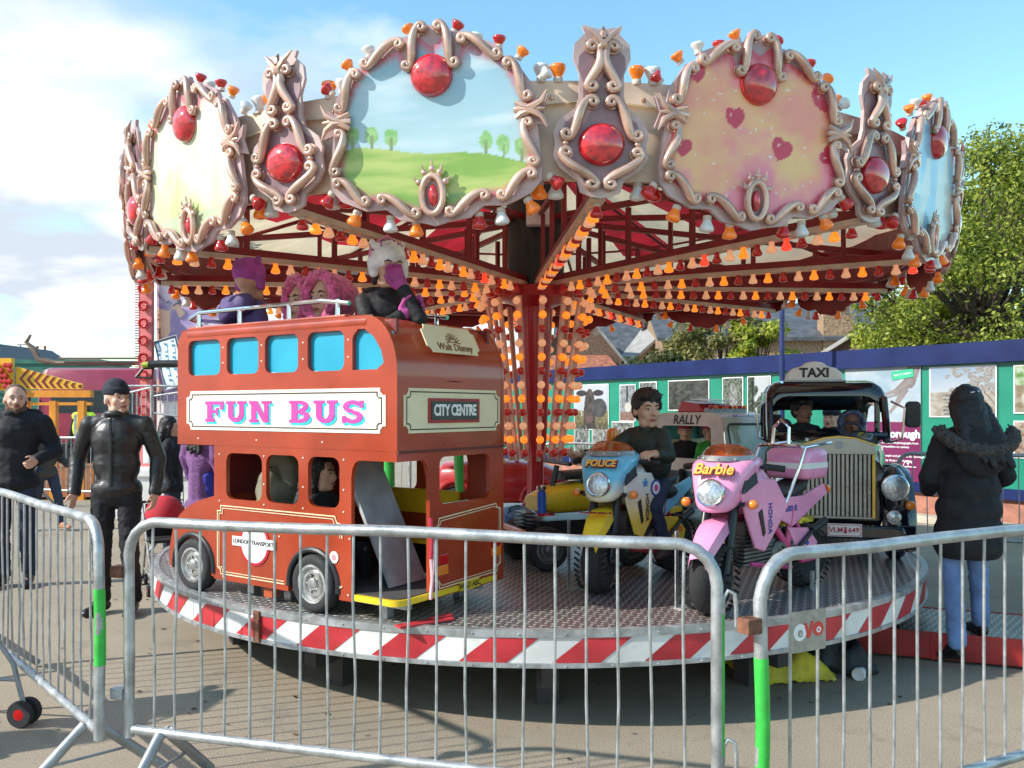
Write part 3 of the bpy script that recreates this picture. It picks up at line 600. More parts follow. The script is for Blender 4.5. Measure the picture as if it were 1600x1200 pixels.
q = MB(); q.lathe([(RP - .012, .33), (RP, .33), (RP, ZD + .002), (RP - .035, ZD + .004), (RP - .035, ZD + .0)], 160, cap=False); sk = q.build('skirt', mat('skirt_white', (.72, .71, .68), .45, 0, .08, 3, dirt=.25), car, 30)
q = MB(); n = 40
for k in range(n):
    a0 = 2 * pi * k / n; da = 2 * pi / n; M_ = 5; vs = []; sl_ = .15 / RP
    for j in range(M_ + 1):
        t_ = a0 + da * .52 * j / M_
        vs += [((RP + .003) * sin(t_), -(RP + .003) * cos(t_), .352), ((RP + .003) * sin(t_ + sl_), -(RP + .003) * cos(t_ + sl_), ZD - .032)]
    q.add(vs, [(2 * j, 2 * j + 2, 2 * j + 3, 2 * j + 1) for j in range(M_)])
q.build('red_stripe', mat('skirt_red', (.50, .03, .04), .42, 0, .14, 5, dirt=.2), sk, 30)
q = MB(); q.lathe([(RP, ZD - .03), (RP + .008, ZD - .028), (RP + .008, ZD + .006), (RP - .03, ZD + .008)], 160, cap=False); q.lathe([(RP, .328), (RP + .007, .328), (RP + .007, .349), (RP, .352)], 160, cap=False)
for k in range(80):
    a = 2 * pi * (k + .3) / 80
    for z in (ZD - .012, .338): q.ell(((RP + .008) * sin(a), -(RP + .008) * cos(a), z), (.006, .006, .006), 6)
q.build('edge_trim', galv, sk, 30)
q = MB(); q.box((0, 0, 0), (.02, .014, .16), m=T((RP + .012) * sin(-.565), -(RP + .012) * cos(-.565), .415) @ RZ(-.565) @ SC(2, 1, 1)); q.build('rust_hinge', rust, sk)
q = MB(); q.lathe([(.0, .10), (1.2, .10), (1.2, .28), (2.5, .30), (2.5, .33), (0, .33)], 40)
for k in range(12): a = k * pi / 6; q.box((1.6, 0, .2), (1.9, .08, .1), m=RZ(a)); q.box((2.3, 0, .1), (.12, .12, .2), m=RZ(a))
q.build('undercarriage', mat('undercarriage', (.05, .045, .045), .7, dirt=.4), car, 0)
# mast, light cone
q = MB(); q.lathe([(.065, ZD), (.065, 1.2), (.09, 1.3), (.13, 2.35), (.30, 2.42), (.30, 2.50), (.16, 2.52)], 20)
for k in range(4): q.prism([(.05, ZD), (.30, ZD), (.26, ZD + .06), (.05, ZD + .42)], -.012, .012, m=RZ(k * pi / 2 + .6) @ FR((0, 0, 0), (1, 0, 0), (0, 0, 1)))
q.build('mast', red_p, car)
q = MB(); q.lathe([(.20, 2.5), (.23, 2.7), (.24, 3.1), (.2, 3.5)], 16)
q.build('motor_cover', black, car); q = MB(); q.box((.02, -.36, 3.0), (.20, .08, .14)); q.build('floodlight', white_p, car, 0, bevel=.01)
bulb_prof = [(.019, 0), (.021, .012), (.020, .022), (.026, .036), (.037, .058), (.039, .070), (.034, .079), (.016, .084), (0, .085)]
globe_prof = [(.012, 0), (.016, .015), (.030, .028), (.036, .048), (.028, .070), (.012, .078), (0, .079)]
bm_or = mat('bulb_orange', (.85, .20, .01), .18, 0, .1, 20, coat=.7, em=(1, .20, .01), es=.10); bm_oro = mat('bulb_orange_lit', (.90, .26, .02), .18, 0, .1, 30, coat=.7, em=(1, .22, .012), es=.75)
bm_re = mat('bulb_red', (.42, .012, .012), .15, 0, .1, 20, coat=.7, em=(1, .02, .01), es=.05); bm_cr = mat('bulb_peach', (.85, .55, .36), .25, 0, .06, 20, coat=.5, em=(1, .42, .20), es=.28)
bm_wh = mat('bulb_white', (.72, .72, .70), .3, 0, .04, 20, coat=.3); bm_rel = mat('bulb_red_lit', (.6, .02, .01), .15, coat=.7, em=(1, .05, .02), es=.9)
BM = {'o': bm_or, 'O': bm_oro, 'r': bm_re, 'c': bm_cr, 'w': bm_wh, 'R': bm_rel}; BK = 'oOrcwR'
bulbs = []   # (world matrix in carousel space, colour, kind)
# spokes
spokes = []
phi0 = R(4.2)
def pol(phi, r, z=0): return V((r * sin(phi), -r * cos(phi), z))
for k in range(12):
    phi = phi0 + k * pi / 6; rot = RZ(phi - pi / 2)
    def L_(r, t, z): c = rot @ V((r, t, z)); return c
    q = MB(rot); q.box((1.56, 0, 2.555), (2.7, .05, .045)); q.hexa([(.2, -.018, 3.02), (.2, .018, 3.02), (2.9, .018, 2.80), (2.9, -.018, 2.80), (.2, -.018, 3.06), (.2, .018, 3.06), (2.9, .018, 2.84), (2.9, -.018, 2.84)])
    for r_ in (.55, 1.1, 1.7, 2.3, 2.85): q.box((r_, 0, 2.69 + .065 * (2.9 - r_) / 2), (.03, .03, .26 + .13 * (2.9 - r_) / 2))
    s = q.build('spoke', dred, car, 0); q = MB(rot); q.box((1.56, 0, 2.516), (2.68, .062, .03)); q.build('lamp_batten', mat('batten_cream', (.62, .48, .36), .5, dirt=.15), s, 0)
    for i in range(25):
        r_ = .36 + i * .103; c = 'rcO'[i % 3] if rnd.random() > .1 else 'rcR'[i % 3]
        bulbs.append((MX.Translation(rot @ V((r_, 0, 2.502))) @ RX(pi) @ SC(.80, .80, .80), c, 0))
    # perimeter truss between spokes
    p0 = pol(phi, 2.86, 2.62); p1 = pol(phi + pi / 6, 2.86, 2.62); q = MB(); q.tube([p0, p1], .022, 6); q.build('perimeter_truss', dred, car)
# canopy
q = MB()
for k in range(24):
    a0 = phi0 + k * pi / 12; a1 = a0 + pi / 12; c = k % 2
    for i in range(4):
        ra, rb_ = .15 + i * .69, .15 + (i + 1) * .69; za, zb2 = 3.62 - i * .165, 3.62 - (i + 1) * .165; sag = .03
        am = (a0 + a1) / 2
        q.add([pol(a0, ra, za), pol(am, ra, za - sag), pol(a1, ra, za), pol(a1, rb_, zb2), pol(am, rb_, zb2 - sag), pol(a0, rb_, zb2)], [(0, 1, 4, 5), (1, 2, 3, 4)], 0 if i == 3 else c)
q.build('canopy', [fabc, fabr], car, 0, fix=False)
q = MB()
for k in range(12):
    a = phi0 + pi / 12 + k * pi / 6; q.tube([pol(a, .2, 3.55), pol(a, 2.9, 2.92)], .016, 6)
    for f in (.33, .66): r_ = .2 + 2.7 * f; q.tube([pol(a - pi / 12, r_, 3.55 - .63 * f), pol(a, r_, 3.55 - .63 * f), pol(a + pi / 12, r_, 3.55 - .63 * f)], .012, 5)
q.build('canopy_rib', dred, car)
# band
q = MB(); seg = 96; vs = []
ph = [phi0 + 2 * pi * k / seg for k in range(seg)]
for a in ph: vs += [pol(a, RB, 2.60), pol(a, RB, 3.06), pol(a, RB - .03, 3.06), pol(a, RB - .03, 2.60)]
fs = []
for k in range(seg):
    j = (k + 1) % seg
    for i in range(4): fs.append((4 * k + i, 4 * j + i, 4 * j + (i + 1) % 4, 4 * k + (i + 1) % 4))
q.add(vs, fs); 
bd = q.build('rounding_band', [band_m], car, 30)
q = MB()
for k in range(24):
    for s in (-1, 1):
        a = phi0 + k * pi / 12 + s * .075
        for z in (2.98,): q.ell(pol(a, RB + .002, z), (.013, .013, .013), 8)
q.build('band_bolt', gold, bd)
q = MB(); q.lathe([(RB - .031, 2.61), (RB - .05, 2.61), (RB - .05, 3.05), (RB - .031, 3.05)], 96, cap=False); q.build('band_lining', dred, bd, 0)
# scroll work
def curl(c, r0, sgn, a_start, depth=.012, n=12):
    pts = []
    for i in range(n + 1):
        t = i / n; a = a_start + sgn * t * 2 * pi * 1.15; r = r0 * (1 - .68 * t); pts.append((c[0] + r * cos(a), c[1] + r * sin(a), depth + .012 * t))
    return pts
def scroll(q, a, b, bend, r=.018, cr=.021, mirror=False):
    """S scroll from a to b whose ends roll up into volutes"""
    sg = 1 if bend > 0 else -1; amp = abs(bend)
    def go(sx):
        ax, ay = a[0] * sx, a[1]; bx, by = b[0] * sx, b[1]; dx, dy = bx - ax, by - ay; L0 = math.hypot(dx, dy) or 1; ux, uy = dx / L0, dy / L0; s = sg * sx; px, py = -uy * s, ux * s
        pts = []; rs = []; K = 12
        for i in range(K + 1):
            t = i / K; th = (1 - t) * 2 * pi * 1.1; rr_ = cr * (.30 + .70 * t); pts.append((ax + px * rr_ * cos(th) - ux * rr_ * sin(th), ay + py * rr_ * cos(th) - uy * rr_ * sin(th), .024 + .010 * (1 - t))); rs.append(r * (.45 + .40 * t))
        for i in range(1, 8):
            t = i / 8; w = cos(pi * t); o = cr * w + amp * .10 * L0 * sin(pi * t); pts.append((ax + dx * t + px * o, ay + dy * t + py * o, .024 + .006 * sin(pi * t))); rs.append(r * (.85 + .35 * sin(pi * t)))
        for i in range(K + 1):
            t = 1 - i / K; th = (1 - t) * 2 * pi * 1.1; rr_ = cr * (.30 + .70 * t); pts.append((bx - px * rr_ * cos(th) + ux * rr_ * sin(th), by - py * rr_ * cos(th) + uy * rr_ * sin(th), .024 + .010 * (1 - t))); rs.append(r * (.45 + .40 * t))
        q.tube(pts, rs, 8)
        for cx_, cy_ in ((ax, ay), (bx, by)): q.lathe([(cr * 1.25, 0), (cr * 1.25, .012), (0, .014)], 10, m=T(cx_, cy_, 0))
    go(1)
    if mirror: go(-1)
u = .00082
PS = [((48, 500), (135, 300), .5), ((180, 420), (370, 330), .6), ((430, 270), (530, 90), .5), ((535, -60), (560, -270), -.6), ((550, -340), (390, -445), -.7), ((290, -445), (100, -525), -.6)]
fr = MB()
for a, b, bd_ in PS: scroll(fr, (a[0] * u, a[1] * u), (b[0] * u, b[1] * u), bd_, mirror=True)
for s in (-1, 1):   # clasp
    for pts, r_ in ((((500, 10), (560, 18), (610, 50), (640, 110)), (.016, .019, .014, .003)), (((500, 4), (560, -2), (610, -34), (640, -95)), (.016, .019, .014, .003)), (((540, 8), (600, 8), (628, 8)), (.014, .010, .005)), (((545, 14), (500, 30), (470, 50)), (.018, .017, .012)), (((545, 2), (500, -14), (470, -34)), (.018, .017, .012)), (((545, 8), (490, 8), (462, 8)), (.018, .017, .013))):
        fr.tube([(x * u * s, y * u, .030 + .004 * (i == 1)) for i, (x, y) in enumerate(pts)], r_, 7)
frame_me = fr.build('scroll_frame', gold, None, 50); frame_data = frame_me.data; bpy.data.objects.remove(frame_me)
cj = MB(); cj.tube([(.050 * cos(a * pi / 10), -.43 * u * 1000 + .088 * sin(a * pi / 10), .03) for a in range(20)], .016, 8, True)
for a in (30, 60, 90, 120, 150): 
    cx_, cy_ = .072 * cos(R(a)), -.3526 + .118 * sin(R(a)); cj.cap((cx_ * .85, -.3526 + (cy_ + .3526) * .85, .03), .010, (cx_ * 1.35, -.3526 + (cy_ + .3526) * 1.32, .034), .004, 6); cj.ell((cx_, cy_, .032), (.016, .016, .012), 8)
tmp = cj.build('crest', gold, None, 50); crest_data = tmp.data; bpy.data.objects.remove(tmp)
cj = MB(); cj.ell((0, -.3526, .018), (.022, .052, .026), 14); cj.ell((0, -.3526, .006), (.045, .083, .012), 14, 1); tmp = cj.build('crest_jewel', [jewel_m, halo], None, 50); cjd = tmp.data; bpy.data.objects.remove(tmp)
cj = MB(); cj.lathe([(.098, .0), (.096, .022), (.082, .042), (.052, .056), (.02, .061), (0, .062)], 28, m=T(0, 240 * u, .0)); tmp = cj.build('jewel', jewel_m, None, 60); jd = tmp.data; bpy.data.objects.remove(tmp)
outl = [(0, 520), (60, 540), (95, 470), (150, 470), (200, 465), (370, 380), (400, 320), (460, 300), (560, 150), (575, 60), (640, 100), (610, 15), (645, -80), (580, -60), (595, -200), (605, -290), (600, -370), (540, -440), (400, -500), (280, -495), (200, -560), (90, -575), (0, -600)]
outl = [(x * u, y * u) for x, y in outl]; outl = outl + [(-x, y) for x, y in reversed(outl[1:-1])]
innr = [(0, 400), (90, 470), (140, 320), (180, 400), (370, 325), (430, 275), (535, 85), (530, -60), (562, -280), (545, -345), (390, -445), (290, -450), (110, -525), (0, -530)]
innr = [(x * u, y * u) for x, y in innr]; innr = innr + [(-x, y) for x, y in reversed(innr[1:-1])]
def base_me(outline, z0, z1, m0, m1):
    q = MB(); q.prism(outline, z0, z1, 0, mi2=1); o = q.build('x', [m0, m1], None, 0); me = o.data; bpy.data.objects.remove(o); return me
pb = base_me(outl, -.022, 0, halo, dred)
PW, PH = 1.16, 1.02
def halo_mix(u_, v_, c, hc):
    x, y = (u_ - .5) * PW, (v_ - .5) * PH; d = min(math.hypot(x - (ax + (bx - ax) * t), y - (ay + (by - ay) * t)) for (ax, ay), (bx, by) in zip(innr, innr[1:] + innr[:1]) for t in (0, .25, .5, .75)); return lerp(hc, c, (d - .012) / .035)
def meadow(u_, v_):
    x = u_ * PW; y = v_; 
    hz = .33 + .05 * sin(u_ * 5) + .02 * sin(u_ * 11)
    if y > hz:
        c = lerp((.60, .74, .72), (.26, .52, .66), (y - hz) * 1.5); w = NZ.fractal(V((u_ * 2.2, v_ * 11, 2)), 1, 2, 4)
        c = lerp(c, (.72, .80, .80), max(0, w) * 1.4)
        for tx in (.17, .25, .33, .71, .78, .85):
            ty = hz + .06
            if ((u_ - tx) / .028) ** 2 + ((y - ty) / .04) ** 2 < 1 + .5 * n_(u_, v_, 40): c = lerp((.28, .55, .16), (.45, .66, .25), .5 + n_(u_, v_, 30))
            if abs(u_ - tx) < .005 and hz - .01 < y < ty: c = (.30, .36, .15)
    else:
        c = lerp((.30, .48, .08), (.62, .66, .18), .5 + n_(u_ * .6, v_ * 3, 4) * 1.3); 
        if y < .16: c = lerp(c, (.20, .42, .14), .5 + n_(u_, v_ * 2, 6))
    c = tuple(x * y for x, y in zip(c, (.72, .82, .90))); return halo_mix(u_, v_, c, (.55, .16, .20))
hearts = [(.22, .70, .042, .2), (.17, .36, .040, -.1), (.82, .66, .058, .25), (.86, .40, .042, 1.0), (.40, .52, .045, .1), (.62, .40, .05, -.3)]
def hearty(u_, v_):
    n = n_(u_, v_, 3.5, 4); c = lerp((.92, .34, .24), (.94, .50, .24), .5 + n * 1.6); m_ = n_(u_, v_, 3, 11); c = lerp(c, (.90, .26, .34), max(0, m_) * 2.2); y_ = n_(u_, v_, 4, 21); c = lerp(c, (.88, .62, .22), max(0, y_ - .14) * 1.3)
    if NZ.noise(V((u_ * 55, v_ * 50, 3))) > .62: c = (.85, .80, .72)
    for hx, hy, s, a in hearts:
        x, y = (u_ - hx) * PW / s, (v_ - hy) * PH / s; x, y = x * cos(a) + y * sin(a), -x * sin(a) + y * cos(a)
        if (x * x + y * y - 1) ** 3 - x * x * y ** 3 < 0: c = (.62, .03, .08) if (x + .45) ** 2 + (y - .5) ** 2 > .02 else (.85, .5, .5)
    return halo_mix(u_, v_, c, (.62, .08, .12))
def glade(u_, v_):  # off-white picture turning to pale greens lower down
    n = n_(u_ * 2, v_, 2.2, 7); c = lerp((.66, .72, .62), (.78, .78, .72), .5 + n * 2)
    if v_ < .55: c = lerp(c, (.50, .62, .24), max(0, min(1, (.55 - v_) * 2.5 + n)))
    if n_(u_ * 4, v_, 2, 15) > .12 and v_ < .8: c = lerp(c, (.62, .66, .34), .5)
    if v_ < .22: c = lerp(c, (.42, .47, .36), .7)
    return halo_mix(u_, v_, c, (.62, .20, .24))
def lagoon(u_, v_):
    n = n_(u_ * 1.5, v_, 2.2, 17); c = lerp((.25, .48, .66), (.55, .74, .76), .5 + n * 2)
    if n_(u_ * 3, v_, 1.6, 25) > .15: c = lerp(c, (.75, .70, .55), .7)
    if v_ < .35: c = lerp(c, (.14, .34, .44), .5 + n)
    return halo_mix(u_, v_, c, (.62, .25, .32))
pics = {}
for nm, fn in (('meadow', meadow), ('hearty', hearty), ('glade', glade), ('lagoon', lagoon)):
    o = paint('painted_scene', PW, PH, 150, 132, fn, None, T(0, 0, .003), lambda a, b: inpoly((a - .5) * PW, (b - .5) * PH, innr)); pics[nm] = o.data; bpy.data.objects.remove(o)
order = {11: 'meadow', 0: 'hearty', 10: 'glade', 1: 'lagoon', 2: 'meadow', 3: 'glade', 4: 'hearty', 5: 'lagoon', 6: 'meadow', 7: 'glade', 8: 'hearty', 9: 'lagoon'}
plabel = {11: 'board painted with green meadow, small trees and pale blue sky', 0: 'orange and pink board painted with red hearts', 10: 'off-white board painted with a pale green glade', 1: 'blue lagoon board turned away at the right'}
def lk(name, data, parent, M):
    o = bpy.data.objects.new(name, data); COL.objects.link(o); o.parent = parent; o.matrix_local = M; return o
def bframe(phi, r, z): r -= .08; n = V((sin(phi), -cos(phi), 0)); return FR(n * r + V((0, 0, z)), (cos(phi), sin(phi), 0), (0, 0, 1)) @ RX(R(4))
for k in range(12):
    phi = phi0 + pi / 12 + k * pi / 6; M = bframe(phi, 3.02, 2.875) @ SC(1.02, .985, 1); o = lk('picture_board', pb, car, M)
    if k in plabel: o['label'] = plabel[k]
    for nm, dt in (('painted_scene', pics[order[k]]), ('scroll_frame', frame_data), ('jewel', jd), ('crest', crest_data), ('crest_jewel', cjd)): lk(nm, dt, o, I4)
    # rim bulbs round the board, pointing outwards
    for i, (x, y, a) in enumerate(((-.50, .20, 140), (-.40, .30, 125), (-.31, .355, 100), (-.20, .375, 95), (-.10, .44, 120), (.10, .44, 60), (.20, .375, 80), (.31, .355, 85), (.40, .30, 55), (.50, .20, 40))):
        bulbs.append((M @ T(x * .97, y - .045, -.030) @ RZ(R(a)) @ RY(pi / 2) @ SC(.80, .80, .66), 'rowrorwrow'[i], 0))
    for i, (x, y, a) in enumerate(((-.50, -.33, 235), (-.38, -.42, 250), (-.22, -.455, 268), (-.10, -.48, 272), (.20, -.455, 270), (.30, -.44, 275), (.42, -.40, 300), (.52, -.30, 320))):
        bulbs.append((M @ T(x, y + .02, -.035) @ RZ(R(a)) @ RY(pi / 2) @ SC(.9, .9, .9), 'roworwor'[i], 0))
# shields
SS = [((50, 320), (48, 125), -1.6), ((45, 42), (165, -120), .35), ((165, -215), (45, -372), .35)]
u2 = .0009; fs_ = MB()
for a, b, bd_ in SS: scroll(fs_, (a[0] * u2, a[1] * u2), (b[0] * u2, b[1] * u2), bd_, .019, .024, True)
for s in (-1, 1):
    for a, b in (((0, 330), (85, 425)), ((0, 340), (30, 270)), ((0, 360), (0, 420))): fs_.tube([(a[0] * u2 * s, a[1] * u2, .03), ((a[0] + b[0]) * .5 * u2 * s, (a[1] + b[1]) * .5 * u2, .034), (b[0] * u2 * s, b[1] * u2, .02)], [.018, .014, .003], 6)
    fs_.ell((s * 168 * u2, -168 * u2, .02), (.014, .012, .014), 8)
tmp = fs_.build('scroll_frame', gold, None, 50); sfd = tmp.data; bpy.data.objects.remove(tmp)
so_ = [(0, 415), (50, 425), (95, 430), (80, 395), (130, 340), (135, 270), (105, 190), (105, 80), (120, 20), (205, -50), (225, -110), (215, -160), (225, -230), (190, -290), (110, -350), (95, -410), (50, -430), (0, -440)]
so_ = [(x * u2, y * u2) for x, y in so_]; so_ = so_ + [(-x, y) for x, y in reversed(so_[1:-1])]
sb = base_me(so_, -.018, 0, mat('shield_mauve', (.52, .38, .36), .4, 0, .14, 5, coat=.3), dred)
sb2 = base_me([(x * .82, y * .86 - .012) for x, y in so_], .0005, .004, mat('shield_plum', (.26, .15, .17), .4, 0, .15, 6, coat=.3), dred)
cj = MB(); cj.lathe([(.098, .0), (.096, .022), (.082, .042), (.052, .056), (.02, .061), (0, .062)], 28, m=T(0, -168 * u2, .004)); tmp = cj.build('jewel', jewel_m, None, 60); sjd = tmp.data; bpy.data.objects.remove(tmp)
for k in range(12):
    phi = phi0 + k * pi / 6; M = bframe(phi, 3.04, 2.885) @ SC(1.08, .97, 1); o = lk('shield_board', sb, car, M)
    lk('centre_field', sb2, o, I4); lk('scroll_frame', sfd, o, T(0, 0, .003)); lk('jewel', sjd, o, I4)
    for s in (-1, 1):
        for i, x in enumerate((.19, .27) if s > 0 else (.19, .27)): bulbs.append((bframe(phi + s * x / 2.95, 2.94, 3.055) @ RX(-pi / 2), 'ow'[i], 0))
        bulbs.append((bframe(phi + s * .20 / 2.95, 2.93, 2.60) @ RX(pi / 2), 'w', 0)); bulbs.append((bframe(phi + s * .28 / 2.95, 2.93, 2.60) @ RX(pi / 2), 'r' if s > 0 else 'o', 0))
# cone battens with globes
q = MB(); cone = []
for k in range(14):
    a = 2 * pi * k / 14 + .1; n = V((sin(a), -cos(a), 0)); p0 = n * .40 + V((0, 0, 2.40)); p1 = n * .205 + V((0, 0, 1.14)); tt = V((cos(a), sin(a), 0)); d = (p1 - p0)
    q.hexa([p1 - tt * .016 - n * .01, p1 + tt * .016 - n * .01, p1 + tt * .016 + n * .01, p1 - tt * .016 + n * .01, p0 - tt * .02 - n * .01, p0 + tt * .02 - n * .01, p0 + tt * .02 + n * .01, p0 - tt * .02 + n * .01])
    for i in range(12):
        c = p0 + d * ((i + .4) / 12); bulbs.append((FR(c + n * .01, tt, V((0, 0, 1))) @ SC(.88, .88, .88), 'cOr'[i % 3], 1))
q.build('cone_batten', mat('cone_pink', (.66, .45, .38), .5, 0, .1, 6), car, 0)
# build bulbs: nearest visible hundred as parts, the rest as one
tmpl = {}; sockm = mat('bulb_socket', (.60, .52, .44), .5)
for kind, prof in ((0, bulb_prof), (1, globe_prof)):
    for c in BK:
        q = MB(); q.lathe(prof, 12); q.lathe([(.021, -.004), (.0225, .0), (.0225, .019), (.019, .021)], 12, 1); o = q.build('light_bulb', [BM[c], sockm], None, 60); tmpl[(kind, c)] = o.data; bpy.data.objects.remove(o)
def score(b):
    p = b[0].translation + V((CX, CY, 0)); y = p.y; px = 800 + F * p.x / y
    return y if -20 < px < 1620 and not (b[2] == 1 and p.y > CY) else 99
bulbs.sort(key=score)
for M, c, kd in bulbs[:100]: lk('light_bulb', tmpl[(kd, c)], car, M)
q = MB()
for M, c, kd in bulbs[100:]: q.lathe(globe_prof if kd else bulb_prof, 9, BK.index(c), M)
o = q.build('light_bulb', [BM[c] for c in BK], car, 60, fix=False); o['kind'] = 'stuff'
print('bulbs', len(bulbs))
# ============================================================ RIDE VEHICLES
def lines_rect(q, x0, y0, x1, y1, w, c, z=0, mi=0):   # thin framed line with stepped (notched) corners
    P = [(x0 + c, y0), (x1 - c, y0), (x1 - c, y0 + c * .6), (x1 - c * .6, y0 + c), (x1, y0 + c), (x1, y1 - c), (x1 - c * .6, y1 - c), (x1 - c, y1 - c * .6), (x1 - c, y1), (x0 + c, y1), (x0 + c, y1 - c * .6), (x0 + c * .6, y1 - c), (x0, y1 - c), (x0, y0 + c), (x0 + c * .6, y0 + c), (x0 + c, y0 + c * .6)]
    n = len(P)
    for i in range(n):
        a, b = V((*P[i], z)), V((*P[(i + 1) % n], z)); d = (b - a).normalized(); p = V((-d.y, d.x, 0)) * w / 2; a = a - d * w * .49; b = b + d * w * .49; zz = V((0, 0, .0002 * (i % 3)))
        q.hexa([a - p, b - p, b + p, a + p, a - p + V((0, 0, .001)) + zz, b - p + V((0, 0, .001)) + zz, b + p + V((0, 0, .001)) + zz, a + p + V((0, 0, .001)) + zz], mi)
def notch(x0, y0, x1, y1, c):
    return [(x0 + c, y0), (x1 - c, y0), (x1 - c, y0 + c * .5), (x1 - c * .5, y0 + c), (x1, y0 + c), (x1, y1 - c), (x1 - c * .5, y1 - c), (x1 - c, y1 - c * .5), (x1 - c, y1), (x0 + c, y1), (x0 + c, y1 - c * .5), (x0 + c * .5, y1 - c), (x0, y1 - c), (x0, y0 + c), (x0 + c * .5, y0 + c), (x0 + c, y0 + c * .5)]
def arcband(cx_, cy_, rx, ry, t, a0, a1, n=12):
    o = [(cx_ + rx * cos(R(a0 + (a1 - a0) * k / n)), cy_ + ry * sin(R(a0 + (a1 - a0) * k / n))) for k in range(n + 1)]
    i_ = [(cx_ + (rx - t) * cos(R(a0 + (a1 - a0) * k / n)), cy_ + (ry - t * .72) * sin(R(a0 + (a1 - a0) * k / n))) for k in range(n + 1)]
    return o + i_[::-1]
def rc(x, y, w, h): return [(x, y), (x + w, y), (x + w, y + h), (x, y + h)]
GL = {'F': ([rc(.1, 0, .30, 1), rc(0, .84, .98, .16), rc(0, 0, .5, .15), rc(.80, .60, .18, .25), rc(.3, .43, .38, .15), rc(.60, .32, .10, .36)], 1.05),
      'U': ([rc(.10, .33, .27, .67), rc(.68, .33, .24, .67), rc(0, .86, .46, .14), rc(.58, .86, .44, .14), arcband(.51, .36, .41, .36, .27, 180, 360)], 1.12),
      'N': ([rc(.10, 0, .24, 1), rc(.74, 0, .22, 1), rc(0, 0, .44, .14), rc(0, .86, .36, .14), rc(.62, .86, .46, .14), [(.14, 1), (.40, 1), (.94, 0), (.70, 0)]], 1.18),
      'B': ([rc(.10, 0, .28, 1), rc(0, .86, .5, .14), rc(0, 0, .5, .14), rc(.36, .43, .2, .14), arcband(.50, .745, .38, .255, .22, -90, 90), arcband(.50, .275, .44, .275, .24, -90, 90)], 1.05),
      'S': ([arcband(.48, .72, .40, .28, .24, 20, 270), arcband(.48, .28, .42, .28, .24, -160, 90), rc(.76, .68, .16, .30), rc(.04, .02, .16, .30)], 1.0), ' ': ([], .62)}
def slab(q, txt, x, y, h, wf, z0, z1, mi=0):
    for ch in txt:
        polys, adv = GL[ch]
        for i, p in enumerate(polys): q.prism([(x + a * h * wf, y + b * h) for a, b in p], z0, z1 + .0004 * i, mi)
        x += adv * h * wf + .09 * h
    return x
# ---------------------------------------------------------- FUN BUS
bred = mat('bus_red', (.37, .046, .013), .32, 0, .10, 3, coat=.4, dirt=.13); bin_ = mat('bus_interior', (.20, .02, .02), .5, 0, .1, 4)
cyanp = mat('cyan_board', (.01, .34, .50), .35, 0, .04, 4, coat=.4); linep = mat('line_cream', (.80, .66, .42), .4, var=.03)
bus = thing('fun_bus', 'orange red toy double decker bus lettered FUN BUS, children on its open top', 'ride bus', (-.296, 4.411, ZD), atan2(.555, -.835))
BL, BWd = 1.69, .45
NS = FR((0, BWd, 0), (-1, 0, 0), (0, 0, 1)); FS = FR((0, -BWd + .02, 0), (-1, 0, 0), (0, 0, 1)); RS = FR((0, 0, 0), (0, -1, 0), (0, 0, 1))  # near side, far side, rear (x to viewer's right)
prof = [(0, .84)] + [(0, 1.20)] + [(-.20 + .20 * cos(R(a)), 1.22 + .28 * sin(R(a))) for a in range(10, 91, 10)] + [(-1.60, 1.50)] + [(-1.60 - .09 * sin(R(a)), 1.41 + .09 * cos(R(a))) for a in (30, 60, 90)] + [(-1.69, .84)]
def win(t0, t1, z0, z1, r=.04): return rrect(-t1, z0, -t0, z1, r)
wz0, wz1 = 1.235, 1.435
wins = [win(1.304, 1.59, wz0 + .0, wz1), win(.984, 1.249, wz0, wz1), win(.677, .933, wz0, wz1), win(.347, .606, wz0, wz1)]
w5 = [(-.291, wz0), (-.13, wz0), (-.085, wz0 + .03), (-.10, wz0 + .09), (-.15, wz0 + .16), (-.21, wz1), (-.255, wz1), (-.285, wz1 - .03), (-.291, wz1 - .05)]
um = plate_me(prof, wins + [w5], .024)
q = MB(NS); q.mesh(um, m=T(0, 0, -.012)); q.M = FS; q.mesh(um, m=T(0, 0, -.012)); bb = q.build('upper_body', bred, bus, 30)
q = MB(NS); q.prism([(-1.62, wz0 - .03), (-.05, wz0 - .03), (-.05, wz1 - .02), (-.16, wz1 + .03), (-1.62, wz1 + .03)], -.034, -.026); q.build('window_panel', cyanp, bus, 0)
# rear skin follows the curved profile
pr = [(0, .84), (0, 1.0), (0, 1.20)] + [(.20 - .20 * cos(R(a)), 1.22 + .28 * sin(R(a))) for a in range(10, 91, 10)] + [(.34, 1.50)]
q = MB(); th = .02; vs = []
for x, z in pr: vs += [(x, BWd - .024, z), (x, -BWd + .024, z), (x + th, -BWd + .024, z - (.0 if z < 1.3 else th)), (x + th, BWd - .024, z - (.0 if z < 1.3 else th))]
q.add(vs, [(4 * i + j, 4 * i + (j + 1) % 4, 4 * i + 4 + (j + 1) % 4, 4 * i + 4 + j) for i in range(len(pr) - 1) for j in range(4)]); q.build('rear_skin', bred, bus, 40)
q = MB(); q.tube([(.02, BWd - .02, 1.185), (.0, 0, 1.185), (.02, -BWd + .02, 1.185)], .004, 4); q.box((.0, 0, .835), (.02, .9, .012)); q.build('seam', mat('seam_dark', (.12, .02, .01), .6), bus, 0)
